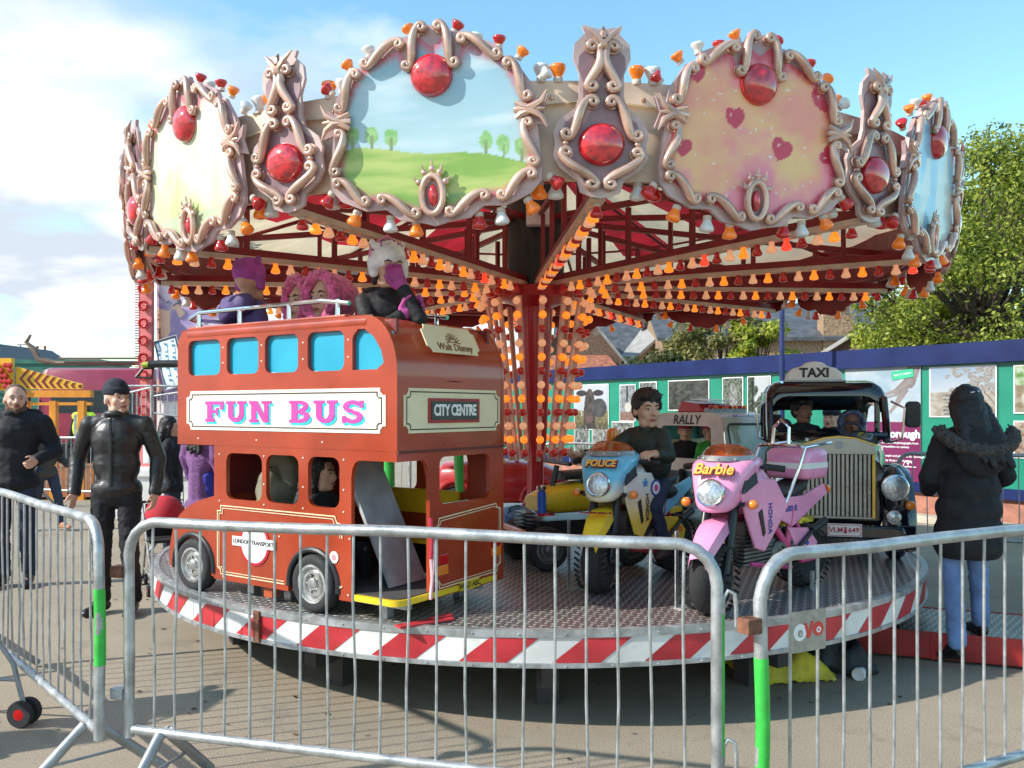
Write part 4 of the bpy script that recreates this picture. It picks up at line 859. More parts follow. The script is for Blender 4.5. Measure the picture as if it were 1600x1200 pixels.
# upper deck floor, front, inner walls
q = MB(); q.box((BL / 2, 0, 1.02), (BL - .04, .86, .02)); q.box((BL / 2, 0, .845), (BL - .02, .88, .02)); q.box((BL - .015, 0, 1.16), (.024, .86, .64)); q.box((BL - .06, 0, 1.49), (.09, .88, .02)); q.box((.8, BWd - .06, 1.30), (1.5, .02, .36)); q.box((.8, -BWd + .08, 1.30), (1.5, .02, .36)); q.build('upper_deck', bin_, bus, 0)
q = MB()
for s in (BWd - .035, -BWd + .035): q.box((.97, s, 1.505), (1.26, .07, .02))
q.build('top_rim', bred, bus, 0, bevel=.008)
for s in (1, -1):
    q = MB(); q.tube([(.20, s * (BWd - .036), 1.468), (.30, s * (BWd - .036), 1.470), (1.60, s * (BWd - .036), 1.470)], .040, 14); q.build('rolled_edge', mat('bus_red_gloss', (.37, .044, .012), .16, coat=1), bus)
q = MB()
for s in (1, -1):
    y = s * (BWd - .05); q.tube([(.36, y, 1.575), (.55, y, 1.60), (1.55, y, 1.60), (1.64, y, 1.57), (1.64, y * .9, 1.56)], .013, 8)
    for x in (.44, .80, 1.2, 1.56): q.tube([(x, y, 1.50), (x, y, 1.60)], .013, 8); q.lathe([(.022, 0), (.02, .006), (.013, .008)], 10, m=T(x, y, 1.513))
q.tube([(1.64, .36, 1.57), (1.64, -.36, 1.57)], .013, 8); q.build('top_rail', chrome, bus)
# FUN BUS panel
q = MB(NS); q.prism(notch(-1.60, .925, -.07, 1.145, .035), .0, .004); q.build('name_panel', mat('panel_cream', (.82, .78, .66), .4, 0, .03, 4, coat=.3), bus, 0)
q = MB(NS); lines_rect(q, -1.575, .945, -.095, 1.125, .006, .028, .0055); q.build('panel_line', mat('line_black', (.06, .03, .02), .5), bus, 0)
q = MB(NS); slab(q, 'FUN BUS', -1.425 + .012, .972 - .012, .115, 1.42, .0045, .006); q.build('lettering', mat('letter_cyan', (.02, .60, .72), .4, var=.03), bus, 0)
q = MB(NS); slab(q, 'FUN BUS', -1.425, .972, .115, 1.42, .0065, .009); q.build('lettering', mat('letter_pink', (.80, .06, .32), .4, var=.03), bus, 0)
# lower near side plate
low = [(-1.40, .50), (-1.40, .10), (-1.395, .09)]
def arch(cx_, r, n=10): return [(-cx_ - r * cos(pi * k / n), .13 + r * sin(pi * k / n)) for k in range(n + 1)]
low = [(-1.36, .84), (-1.36, .09)] + [(-.75, .09)] + [(-.568 - .185, .09)] + arch(.568, .185) + [(-.568 + .185, .09), (-.30, .09), (-.30, .70)] + [(-.30 + .05 * (1 - cos(R(a))), .70 + .09 * sin(R(a))) for a in (30, 60, 90)] + [(0, .79), (0, .84)]
lm = plate_me(low, [win(.9375 + .02, 1.255, .545, .80, .05), win(.675, .925, .545, .80, .05), win(.38, .605, .545, .80, .05)], .024)
q = MB(NS); q.mesh(lm, m=T(0, 0, -.014)); lb = q.build('lower_body', bred, bus, 30)
lf2 = plate_me([(-1.36, .84), (-1.36, .09), (-.02, .09), (-.02, .84)], [win(1.0, 1.27, .56, .80, .05), win(.62, .90, .56, .80, .05), win(.24, .52, .56, .80, .05)], .02)
q = MB(FS); q.mesh(lf2, m=T(0, 0, -.012)); q.build('far_side_panel', bred, bus, 30)
q = MB(NS); z = .002; L2 = [(-1.325, .165), (-1.325, .475), (-1.295, .475), (-1.295, .505), (-.40, .505), (-.385, .475), (-.36, .46), (-.355, .40)]
def pl(q, pts, w, z, mi=0):
    for i in range(len(pts) - 1):
        a, b = V((*pts[i], z)), V((*pts[i + 1], z)); d = (b - a).normalized(); p = V((-d.y, d.x, 0)) * w / 2; a = a - d * w * .49; b = b + d * w * .49; e = V((0, 0, .001 + .0002 * (i % 3)))
        q.hexa([a - p, b - p, b + p, a + p, a - p + e, b - p + e, b + p + e, a + p + e], mi)
for o_, w in ((0, .006), (.014, .004)):
    pl(q, [(-1.325 + o_, .16), (-1.325 + o_, .475 - o_), (-1.295 + o_, .475 - o_), (-1.295 + o_, .505 - o_), (-.41 - o_, .505 - o_), (-.395 - o_, .475 - o_), (-.36 - o_, .465 - o_), (-.36 - o_, .40)], w, z)
    pl(q, [(-1.325 + o_, .16), (-1.30 + o_, .15 + o_), (-1.295 + o_, .125 + o_), (-.78, .125 + o_)], w, z); pl(q, [(-.36 - o_, .16), (-.385, .145 + o_), (-.39, .125 + o_)], w, z)
q.build('coach_line', linep, bus, 0)
# roundel
q = MB(NS @ T(-1.015, .315, 0)); q.lathe([(.120, 0), (.120, .003), (0, .003)], 36, 0); q.lathe([(.104, .003), (.104, .0045), (0, .0045)], 36, 1); q.box((-.005, .005, .0055), (.345, .052, .003), 1); q.mesh(text_me('LONDON TRANSPORT', .0315, .0006, .0006, space=1.0), 2, T(-.005, .005, .0078))
q.build('roundel', [mat('roundel_red', (.50, .02, .04), .4), white_p, mat('letter_black', (.02, .02, .025), .5)], bus, 0)
q = MB(NS @ T(-.415, .30, 0)); q.lathe([(.03, 0), (.03, .003), (0, .003)], 20, 0); q.lathe([(.016, .003), (.016, .004), (0, .004)], 16, 1); q.build('sticker', [white_p, mat('sticker_pink', (.7, .3, .35), .5)], bus, 0)
rv = []
for x, y in ((-1.31, .79), (-1.31, .53), (-.94, .79), (-.94, .64), (-.94, .53), (-.64, .79), (-.64, .64), (-.64, .53), (-.35, .79), (-.35, .64), (-.35, .53), (-.82, .37), (-1.28, .11), (-.32, .12), (-.31, .4)) + tuple((-x_, z_) for x_ in (.32, .64, .96, 1.28) for z_ in (1.30, 1.385)) + ((-1.5, .875), (-1.0, .875), (-.5, .875)): rv.append((x, y))
q = MB(); q.ell((0, 0, 0), (.006, .006, .003), 8); rvo = q.build('rivet', mat('pale_rivet', (.7, .6, .5), .4), None); rvd = rvo.data; bpy.data.objects.remove(rvo)
for x, y in rv: lk('rivet', rvd, bus, NS @ T(x, y, 0))
# wheels
def wheel(parent, x, y, zc, r, w, hub, side=1, style=0, tm=None):
    q = MB(); q.lathe([(r * .62, -w / 2), (r * .9, -w / 2), (r, -w * .3), (r, w * .3), (r * .93, w / 2), (r * .80, w / 2 + .004), (r * .66, w / 2), (r * .62, w * .3), (r * .62, -w / 2)], 36, m=T(x, y, zc) @ RX(-pi / 2 * side)); t = q.build('wheel', tm or rubber, parent, 50)
    q = MB(T(x, y, zc) @ RX(-pi / 2 * side)); q.lathe([(r * .66, w * .2), (r * .66, w * .5), (r * .58, w * .52), (r * .54, w * .36), (r * .45, w * .34), (r * .43, w * .46), (r * .34, w * .47), (r * .31, w * .33), (r * .22, w * .34), (r * .20, w * .48), (r * .10, w * .55), (0, w * .56)], 36)
    for k in range(5): q.ell((r * .27 * cos(k * 1.2566), r * .27 * sin(k * 1.2566), w * .36), (.008, .008, .01), 6)
    q.build('hubcap', hub, t, 35); return t
hubm = mat('moulded_silver', (.50, .50, .49), .32, .7, .15, 20, dirt=.3)
arc_m = mat('arch_black', (.02, .022, .025), .35)
for x in (.568, 1.545):
    wheel(bus, x, BWd - .035, .15, .15, .09, hubm); wheel(bus, x, -BWd + .05, .15, .15, .09, hubm, -1)
    q = MB(); q.tube([(x + .180 * cos(R(a)), BWd - .004, .145 + .180 * sin(R(a))) for a in range(-8, 189, 14)], .016, 8, sy=1); q.build('wheel_arch', arc_m, bus)
# hood
secs = []
for x, zt, hw in ((1.34, .565, .44), (1.42, .53, .44), (1.52, .50, .44), (1.62, .46, .43), (1.70, .39, .41), (1.745, .29, .39), (1.76, .18, .37)):
    s_ = []
    for k in range(13):
        a = pi * k / 12; s_.append((x, hw * (1 if abs(cos(a)) > .6 else abs(cos(a)) / .6) * (1 if cos(a) > 0 else -1) if abs(cos(a)) > .02 else 0, .10 + (zt - .10) * min(1, sin(a) * 1.5) ** .7 if sin(a) > 0 else .10))
    secs.append(s_)
q = MB(); q.loft(secs); q.build('bonnet', bred, bus, 50)
q = MB(); q.box((1.30, 0, .30), (.06, .84, .42)); q.box((1.345, 0, .70), (.03, .86, .28)); q.build('bulkhead', bin_, bus, 0)
# near wheel housing of the bonnet: flat side cheek with arch
ck = plate_me([(-1.36, .555), (-1.36, .10)] + [(-1.37, .10)] + [(-1.545 + .178 * cos(pi * k / 10), .13 + .178 * sin(pi * k / 10)) for k in range(11)] + [(-1.735, .11), (-1.775, .13), (-1.77, .24), (-1.74, .34), (-1.68, .425), (-1.60, .48), (-1.50, .52)], [], .03)
q = MB(NS); q.mesh(ck, m=T(0, 0, -.018)); q.build('wing', bred, bus, 40, bevel=.004)
q = MB(); q.box((1.76, .3, .2), (.03, .06, .06)); q.box((.95, BWd - .06, .06), (.07, .05, .07)); q.build('side_marker', mat('marker_rust', (.38, .07, .02), .5), bus, 0, bevel=.004)
# platform, floor
fl = rrect(-.34, -.44, -.0, .44, .06, 4); q = MB(); q.prism([(x + .34 + .0, y) for x, y in fl], .095, .125); q.build('platform_edge', yellow_p, bus, 30)
q = MB(); q.box((.78, 0, .11), (1.1, .82, .024)); q.prism([(x * .94 + .335, y * .96) for x, y in fl], .126, .130); q.build('floor', mat('floor_dark', (.06, .055, .05), .8, dirt=.3), bus, 0)
q = MB()
for x in (.2, .9, 1.2):
    for s in (.3, -.3): q.box((x, s, .045), (.05, .05, .09))
q.box((.7, .3, .07), (1.3, .04, .03)); q.box((.7, -.3, .07), (1.3, .04, .03)); q.build('mounting_frame', galvdull, bus, 0)
# interior: stair plank, yellow benches
q = MB(); a = V((.24, .10, .125)); b = V((.62, .10, .84)); d = (b - a).normalized(); n = V((-d.z, 0, d.x)); wv = V((0, .14, 0)); e = n * .02
q.hexa([a - wv, a + wv, b + wv, b - wv, a - wv + e, a + wv + e, b + wv + e, b - wv + e]); q.build('stair_plank', mat('grey_plank', (.42, .42, .42), .45, .3, .1, 10), bus, 0)
q = MB(); q.box((.75, -.30, .30), (.95, .25, .02)); q.box((.75, -.40, .50), (.95, .02, .14)); q.box((.42, -.36, .22), (.03, .03, .2)); q.box((.42, -.39, .40), (.03, .03, .2)); q.build('bench', mat('bench_yellow', (.66, .42, .01), .5), bus, 0)
q = MB(); q.box((.95, .15, .30), (.25, .5, .02)); q.box((1.07, .15, .42), (.02, .5, .24)); q.build('seat', MATS['bench_yellow'], bus, 0)
# rear wall, right of opening
rl = plate_me([(-.45, .84), (-.45, .79), (-.25, .79), (-.225, .76), (-.205, .70), (-.20, .10), (-.19, .09), (.45, .09), (.45, .84)], [rrect(-.125, .56, .315, .80, .04)], .024)
q = MB(RS); q.mesh(rl, m=T(0, 0, -.013)); q.build('rear_wall', bred, bus, 30)
q = MB(RS)
for o_, w in ((0, .006), (.014, .004)): pl(q, [(-.165 + o_, .20), (-.165 + o_, .44), (-.14 + o_, .46), (-.135 + o_, .49 - o_), (.37 - o_, .52 - o_), (.38 - o_, .50), (.415 - o_, .49), (.415 - o_, .185), (.385 - o_, .175), (.38 - o_, .145 + o_), (-.13 + o_, .135 + o_), (-.135, .16 + o_), (-.165 + o_, .175), (-.165 + o_, .20)], w, .002)
q.build('coach_line', linep, bus, 0)
for x, z in ((-.11, .25), (.365, .28)):
    q = MB(RS); q.box((x, z + .032, .008), (.075, .05, .016), 0); q.box((x, z - .022, .008), (.075, .05, .016), 1); q.build('tail_light', [redl, amber], bus, 0, bevel=.003)
q = MB(RS); q.box((.12, .115, .006), (.17, .045, .008)); q.mesh(text_me('W123 ABC', .040, .0008, .0006), 1, T(.12, .115, .0108)); q.build('number_plate', [mat('plate_yellow', (.75, .50, .02), .4), mat('letter_black', (.02, .02, .025), .5)], bus, 0)
q = MB(RS); q.prism(notch(-.405, .925, .405, 1.145, .035), .0, .004, 0); q.build('destination_panel', cream, bus, 0)
q = MB(RS); lines_rect(q, -.385, .943, .385, 1.127, .006, .028, .0045); q.box((-.01, 1.035, .007), (.43, .125, .006), 1); q.build('panel_line', [MATS['line_black'], mat('sign_red', (.35, .02, .02), .4)], bus, 0)
q = MB(RS); q.box((-.01, 1.035, .0115), (.39, .095, .004), 0); q.mesh(text_me('CITY CENTRE', .078, .001, .0028, space=.92), 1, T(-.01, 1.035, .0145) @ SC(.80, 1, 1)); q.build('destination_blind', [mat('blind_dark', (.05, .05, .045), .5), mat('blind_white', (.78, .76, .70), .5)], bus, 0)
# emblem plaque on the curved rear roof
M = FR((.014, 0, 1.392), (0, -1, 0), (.447, 0, .894)); q = MB(M); q.prism(notch(-.235, -.075, .205, .085, .03), .0, .006); q.build('plaque', cream, bus, 0)
q = MB(M); gold_l = mat('plaque_brown', (.22, .09, .03), .5)
q.mesh(text_me('Walt Disney', .058, .0008, .0008, .15), 0, T(-.01, -.040, .0078))
for k in range(9): a = R(20 + 17.5 * k); q.tube([(-.01 + .025 * cos(a), -.012 + .02 * sin(a), .007), (-.01 + .062 * cos(a), -.012 + .058 * sin(a), .007)], .003, 4)
q.tube([(-.07 + .12 * k / 8, -.012 + .004 * sin(pi * k / 8), .007) for k in range(9)], .003, 4); q.build('sunburst_emblem', gold_l, bus, 0)
q = MB(RS); q.tube([(-.215, .50, .012), (-.213, .38, .02), (-.216, .30, .016)], .012, 8, mi=0); q.tube([(-.216, .30, .018), (-.212, .20, .022), (-.225, .10, .02)], .009, 8, mi=1); q.tube([(-.212, .40, .024), (-.206, .33, .03), (-.212, .22, .026)], .007, 8, mi=1); q.build('door_strap', [mat('strap_red', (.5, .03, .06), .5), mat('strap_pink', (.75, .45, .48), .5)], bus)
# ---------------------------------------------------------- MOTORBIKES
engm = mat('engine_grey', (.16, .155, .15), .45, .5, .15, 12, dirt=.3); forkm = mat('fork_black', (.03, .03, .032), .35, .3)
scr_or = mat('orange_screen', (.72, .15, .02), .06, 0, .03, trans=.75, alpha=.75)
def superel(x, hw, z0, z1, n=20, e=.62):
    o = []
    for k in range(n):
        a = 2 * pi * k / n; c, s = cos(a), sin(a); o.append((x, hw * abs(c) ** e * (1 if c > 0 else -1), (z0 + z1) / 2 + (z1 - z0) / 2 * abs(s) ** e * (1 if s > 0 else -1)))
    return o
ST = T(.30, 0, 0) @ RZ(R(20)) @ T(-.30, 0, 0)
def bike(label, loc, rz, c, word, style):
    t = thing('toy_motorbike', label, 'ride motorbike', (*loc, ZD), rz, 'toy motorbikes on the roundabout')
    wt = mat('bike_tyre', (.022, .022, .022), .85, 0, .2, 14, .6, 160)
    for x in (.47, -.45):
        q = MB(); r = .20; w = .115; q.lathe([(r * .62, -w * .4), (r * .86, -w / 2), (r * .96, -w * .36), (r, -w * .12), (r, w * .12), (r * .96, w * .36), (r * .86, w / 2), (r * .62, w * .4)], 40, m=T(x, 0, r) @ RX(pi / 2))
        for k in range(30):
            a = 2 * pi * k / 30
            for s in (-1, 1): q.box((0, s * .026, r - .008), (.010, .040, .012), m=T(x, 0, r) @ RY(a) @ RX(-s * .35) @ RZ(s * .5))
        wl = q.build('wheel', wt, t, 40)
        if x > 0: fw = wl
        q = MB(); q.lathe([(r * .64, -.03), (r * .64, .03), (r * .57, .034), (r * .55, -.034)], 28, m=T(x, 0, r) @ RX(pi / 2)); q.lathe([(.03, -.05), (.03, .05)], 14, m=T(x, 0, r) @ RX(pi / 2))
        for k in range(6): q.hexa([(.02, -.012, -.012), (.02, .012, -.012), (.02, .012, .012), (.02, -.012, .012), (r * .6, -.02, -.01), (r * .6, .02, -.01), (r * .6, .02, .01), (r * .6, -.02, .01)], m=T(x, 0, r) @ RY(k * pi / 3))
        q.lathe([(.10, .036), (.10, .040), (.045, .040)], 24, m=T(x, 0, r) @ RX(-pi / 2)); q.build('rim', engm, wl, 30)
    for s in (-1, 1):
        q = MB(); q.tube([(.47, s * .078, .20), (.41, s * .078, .36)], .022, 10); q.tube([(.41, s * .078, .36), (.30, s * .078, .66)], .028, 10); q.lathe([(.03, 0), (.03, .03)], 10, m=T(.47, s * .085, .2) @ RX(-s * pi / 2)); q.build('fork_leg', forkm, t)
    q = MB(); q.box((.50, -.16, .22), (.022, .008, .44), m=T(.0, 0, 0)); q.box((.47, -.14, .004), (.09, .06, .008)); q.build('stand_bracket', galv, t, 0); q = MB(); q.box((-.40, .11, .06), (.02, .02, .12)); q.build('rear_bracket', galv, t, 0)
    # front mudguard
    secs = []
    for k in range(9):
        f = k / 8; x = .26 + .42 * f; z = .50 - .30 * max(0, f - .35) ** 1.6 - .02 * f; hw = .055 + .028 * sin(pi * min(1, f * .9)) - .035 * max(0, f - .6)
        secs.append([(x, -hw, z - .05), (x, -hw * .8, z + .012), (x, 0, z + .022), (x, hw * .8, z + .012), (x, hw, z - .05), (x, hw * .75, z - .0), (x, 0, z + .01), (x, -hw * .75, z - .0)])
    q = MB(); q.loft(secs); q.build('front_mudguard', c['guard'], t, 50)
    # cowl
    secs = [superel(.462, .085, .60, .73, e=.5), superel(.458, .115, .575, .775, e=.45), superel(.44, .135, .56, .82, e=.42), superel(.40, .150, .555, .845, e=.42), superel(.32, .158, .575, .862, e=.42), superel(.24, .150, .61, .865, e=.42), superel(.17, .135, .65, .86, e=.42)]
    secs = [[(x - (z - .70) * .34 - abs(y) * .30, y * (1 + (z - .70) * 2.0), z) for x, y, z in s_] for s_ in secs]
    q = MB(); q.loft(secs); cw = q.build('cowl', c['cowl'], t, 60)
    for s in (-1, 1):
        q = MB(FR((.325, s * .162, .72), (-.93, s * .30, .10), (-.05, -s * .2, 1)) if s > 0 else FR((.325, -.162, .72), (.93, .30, -.10), (.05, .2, 1)))
        sx = 1 if s > 0 else -1; q.prism([(-.07 * sx, -.055), (.07 * sx, -.015), (.075 * sx, .055), (-.04 * sx, .02)] if s > 0 else [(-.075, .055), (-.07, -.015), (.07, -.055), (.04, .02)], -.01, .006, 0)
        q.build('air_vent', mat('vent_mesh', (.05, .055, .06), .6, .3, .3, 120, .8, 200), cw, 0)
        q = MB(); q.tube([(.30, s * .15, .60), (.33, s * .19, .60)], .012, 8, mi=1); q.lathe([(.020, 0), (.027, .012), (.026, .03), (.015, .04), (0, .042)], 14, 0, FR((.335, s * .195, .60), (0, 1, 0), (0, 0, 1))); q.build('indicator', [amber, black], t)
        q = MB(); q.prism([(.46, .585), (.30, .605), (.24, .66), (.30, .64), (.44, .61)], -.012, .012, m=T(-.08, 0, 0) @ FR((0, s * .135, 0), (1, 0, 0), (0, 0, 1))); q.build('cowl_gill', black, cw, 0)
    q = MB(FR((.468, 0, .665), (0, 1, 0), (-.2, 0, 1))); q.lathe([(.076, -.03), (.080, .018), (.074, .030), (.066, .026)], 28); hlr = q.build('headlamp', chrome, t)
    q = MB(FR((.468, 0, .665), (0, 1, 0), (-.2, 0, 1))); q.lathe([(.067, .012), (.066, .026), (.045, .036), (.02, .040), (0, .041)], 28); q.build('lens', lensg, hlr)
    # screen
    vs = []; n = 14; rows = 6
    for j in range(rows + 1):
        f = j / rows
        for k in range(n + 1):
            a = -1.25 + 2.5 * k / n; g_ = 1 - .75 * (abs(a) / 1.25) ** 2.4; ff = f * g_; vs.append((.175 + .195 * cos(a) - ff * .11, (.170 - .012 * ff) * sin(a), .845 + .088 * ff))
    q = MB(); q.add(vs, [(j * (n + 1) + k, j * (n + 1) + k + 1, (j + 1) * (n + 1) + k + 1, (j + 1) * (n + 1) + k) for j in range(rows) for k in range(n)]); o = q.build('windscreen', scr_or, t, 60, fix=False); sd = o.modifiers.new('s', 'SOLIDIFY'); sd.thickness = .004
    q = MB(); vs = []
    for j, z in enumerate((.838, .868)):
        for k in range(n + 1): a = -1.27 + 2.54 * k / n; vs.append((.179 + .197 * cos(a) - (z - .845) * .7, .174 * sin(a), z))
    q.add(vs, [(k, k + 1, n + 2 + k, n + 1 + k) for k in range(n)])
    for k in (1, 4, 7, 10, 13): a = -1.27 + 2.54 * k / n; q.ell((.176 + .200 * cos(a), .177 * sin(a), .852), (.007, .007, .007), 6, 1)
    q.build('screen_strip', [galvdull, chrome], t, 60, fix=False)
    # handlebars
    for s in (-1, 1):
        q = MB(); q.tube([(.22, s * .04, .74), (.20, s * .16, .80), (.14, s * .26, .79)], .011, 8, mi=1); q.tube([(.17, s * .20, .80), (.115, s * .30, .785)], .020, 10); q.tube([(.20, s * .19, .79), (.15, s * .28, .80)], .006, 6, mi=1); q.build('handlebar', [black, forkm], t)
    # tank and side fairings
    secs = [superel(.26, .08, .56, .74, 14), superel(.18, .115, .52, .79, 14), superel(.06, .12, .50, .80, 14), superel(-.06, .09, .50, .72, 14), superel(-.10, .07, .50, .64, 14)]
    q = MB(); q.loft(secs); q.build('tank', c['tank'], t, 60)
    for s in (-1, 1):
        pm = plate_me([(.34, .70), (.22, .74), (.02, .72), (-.10, .56), (-.02, .46), (.12, .31), (.20, .34), (.28, .52)], [], .02, .007)
        q = MB(FR((0, s * .145, 0), (1, 0, 0), (0, 0, 1))); q.mesh(pm); o = q.build('side_fairing', c['side'], t, 40)
        q = MB(FR((.12, s * .158, .50), (0, 0, -1), (1, 0, 0)) if s < 0 else FR((.12, s * .158, .50), (0, 0, 1), (1, 0, 0)))
        q = MB(FR((0, s * .158, 0), (s * -1, 0, 0), (0, 0, 1))); q.prism([(-s * .15, .56), (-s * .18, .54), (-s * .14, .40), (-s * .12, .42)] if s < 0 else [(-s * .12, .42), (-s * .14, .40), (-s * .18, .54), (-s * .15, .56)], -.002, .003); q.build('gill', black, o, 0)
        q = MB(FR((.205, s * .1585, .50), (0, 0, -1), (-s * -1, 0, 0)) if 0 else FR((.20, s * .158, .50), (-s * .30, 0, -.95), (s * .95 * -1 if s > 0 else .95, 0, -.3)) if 0 else FR((.075, s * .1575, .50), (0, 0, -1) if s > 0 else (0, 0, -1), (-1, 0, 0) if s > 0 else (1, 0, 0)))
        q.mesh(text_me('HONDA', .048, .001, .001), m=I4); q.build('lettering', c['txt'], o, 0)
    # engine
    q = MB()
    for k in range(11): q.box((.12 - .006 * k, 0, .24 + .022 * k), (.25, .20 - .004 * k, .010))
    q.box((.10, 0, .35), (.19, .14, .26)); q.build('radiator_fins', engm, t, 0)
    q = MB()
    for s in (-1, 1):
        for x, z, r in ((-.09, .27, .075), (-.20, .31, .05)): q.lathe([(r, -.03), (r, .02), (r * .85, .035), (r * .6, .035), (r * .55, .02), (r * .3, .02), (r * .25, .04), (0, .042)], 20, m=T(x, s * .08, z) @ RX(-s * pi / 2))
    q.box((-.12, 0, .28), (.26, .15, .16)); q.build('engine', engm, t, 35)
    q = MB()
    for s in (-1, 1): q.tube([(.02, s * .10, .50), (-.16, s * .10, .30), (-.30, s * .10, .20), (-.45, s * .09, .20)], .020, 8); q.tube([(-.16, s * .10, .30), (-.20, s * .10, .52)], .018, 8); q.tube([(-.20, s * .1, .5), (-.40, s * .1, .24)], .014, 8); q.tube([(.18, s * .10, .24), (-.2, s * .10, .17)], .014, 8)
    q.build('frame', c['frame'], t)
    q = MB(); q.loft([superel(.06, .07, .62, .68, 12), superel(-.04, .10, .60, .675, 12), superel(-.22, .105, .585, .66, 12), superel(-.36, .10, .61, .70, 12), superel(-.44, .06, .66, .71, 12)]); q.build('saddle', mat('saddle_black', (.025, .025, .03), .5, 0, .1, 10, .3, 80), t, 60)
    pm = plate_me([(.0, .60), (-.30, .60), (-.52, .66), (-.56, .60), (-.36, .50), (-.20, .42), (-.06, .48)], [], .02, .006); pm2 = plate_me([(-.14, .42), (-.34, .40), (-.44, .30), (-.40, .20), (-.24, .26)], [], .016, .005)
    for s in (-1, 1):
        q = MB(FR((0, s * .105, 0), (1, 0, 0), (0, 0, 1))); q.mesh(pm); o = q.build('tail_panel', c['tail'], t, 40); q = MB(FR((-.18, s * .117, .53), (-s, 0, 0), (0, 0, 1))); q.mesh(text_me(word[1], .05, .001, .0012)); q.build('lettering', c['num'], o, 0)
        q = MB(FR((0, s * .115, 0), (1, 0, 0), (0, 0, 1))); q.mesh(pm2); o = q.build('number_panel', c['low'], t, 40); q = MB(FR((-.32, s * .125, .31), (-s, 0, 0), (0, 0, 1))); q.mesh(text_me(word[2], word[3], .001, .002)); q.build('lettering', c['num2'], o, 0)
    q = MB(); q.box((-.30, 0, .44), (.30, .17, .035)); q.build('chain_guard', c['strip'], t, 0)
    q = MB(); q.tube([(.0, -.16, .24), (-.2, -.17, .30), (-.42, -.165, .46)], .022, 10); q.tube([(-.40, -.165, .445), (-.56, -.165, .50)], [.032, .034], 12); q.tube([(0, .13, .24), (-.2, .14, .28), (-.40, .135, .40)], .014, 10); q.tube([(-.36, .135, .38), (-.50, .135, .43)], [.022, .025], 12); q.build('exhaust', black, t)
    q = MB(); q.lathe([(.025, 0), (.028, .02), (.02, .035), (0, .04)], 12, m=FR((-.57, .09, .62), (0, 0, 1), (0, 1, 0)) @ T(0, 0, 0)); q.lathe([(.025, 0), (.028, .02), (.02, .035), (0, .04)], 12, m=FR((-.52, -.13, .62), (1, 0, 0), (0, 0, 1))); q.build('rear_lamp', amber, t)
    # word on the cowl
    M = FR((.428, 0, .790), (0, 1, 0), (-.40, 0, .9)) @ T(0, 0, .012)
    q = MB(M); q.mesh(text_me(word[0], word[4], .002, .006, word[5]), 0, T(.004, -.004, 0)); q.mesh(text_me(word[0], word[4], .002, .0035, word[5]), 1, T(0, 0, .002)); q.mesh(text_me(word[0], word[4], .002, .0005, word[5]), 2, T(0, .001, .004)); q.build('lettering', [mat('letter_dark', (.05, .01, .01), .5), mat('letter_red', (.75, .06, .04), .4), mat('letter_yellow', (.90, .62, .06), .4)], cw, 0)
    for o in t.children:
        nm = o.name.split('.')[0]
        if nm in ('fork_leg', 'front_mudguard', 'cowl', 'indicator', 'headlamp', 'windscreen', 'screen_strip', 'handlebar') or (nm == 'wheel' and o is fw): o.matrix_local = ST
    t.scale = (.95, .86, .92)
    return t
def fade(name, ca, cb, z0, z1):
    m = mat(name, ca, .28, 0, .03, 6, coat=.5); t = m.node_tree; s = nd(t, 'ShaderNodeSeparateXYZ'); o = nd(t, 'ShaderNodeTexCoord'); t.links.new(o.outputs['Object'], s.inputs[0]); b = t.nodes['Principled BSDF']
    mr_ = nd(t, 'ShaderNodeMapRange'); t.links.new(s.outputs[2], mr_.inputs[0]); mr_.inputs[1].default_value = z0; mr_.inputs[2].default_value = z1
    t.links.new(mixc(t, mr_.outputs[0], ca, cb), b.inputs['Base Color']); return m
lbw = fade('sky_blue_to_white_paint', (.72, .70, .52), (.14, .48, .66), .60, .70); yw = fade('yellow_to_white_paint', (.80, .58, .05), (.74, .74, .66), .42, .62)
pinkm = mat('bubblegum_pink', (.80, .30, .50), .28, 0, .04, 6, coat=.5); pinkd = mat('hot_pink_frame', (.60, .05, .20), .35, coat=.3); navy = mat('navy_letter', (.03, .05, .30), .4)
pol_b = bike('pale blue and yellow toy motorbike lettered POLICE, ridden by a boy in dark green', (.75, 5.19), atan2(-.74, -.67), dict(guard=yellow_p, cowl=lbw, tank=yw, side=yw, frame=red_p, tail=mat('light_blue_tail', (.16, .50, .68), .3, coat=.4), low=yellow_p, strip=yellow_p, txt=black, num=navy, num2=mat('letter_red', (.75, .06, .04), .4)), ('POLICE', '600', 'POLICE', .045, .062, .15), 0)
bar_b = bike('riderless pink toy motorbike lettered Barbie with a pink and white top box', (1.35, 4.70), atan2(-.66, -.75), dict(guard=pinkm, cowl=pinkm, tank=pinkm, side=pinkm, frame=pinkd, tail=pinkm, low=pinkm, strip=mat('strip_yellow', (.55, .42, .03), .5, var=.4, scale=40), txt=navy, num=navy, num2=navy), ('Barbie', '600 R', '4', .11, .088, .2), 1)
bar_b.scale = (1.06, .86, .92)
q = MB(T(-.06, 0, 0)); q.loft([[(x, y, z) for x, y in rrect(-.47 - e, -.15 - e, -.21 + e, .15 + e, .04)] for z, e in ((.70, -.015), (.72, 0), (.765, .002))], 0); q.loft([[(x, y, z) for x, y in rrect(-.473, -.153, -.207, .153, .04)] for z in (.765, .80)], 1); q.loft([[(x, y, z) for x, y in rrect(-.47 - e, -.15 - e, -.21 + e, .15 + e, .04)] for z, e in ((.80, .0), (.86, .0), (.885, -.02))], 0); q.build('top_box', [pinkm, white_p], bar_b, 50)
q = MB()
for s in (-1, 1): q.tube([(-.10, s * .13, .55), (-.18, s * .17, .78), (-.24, s * .17, .90), (-.54, s * .15, .92)], .010, 8)
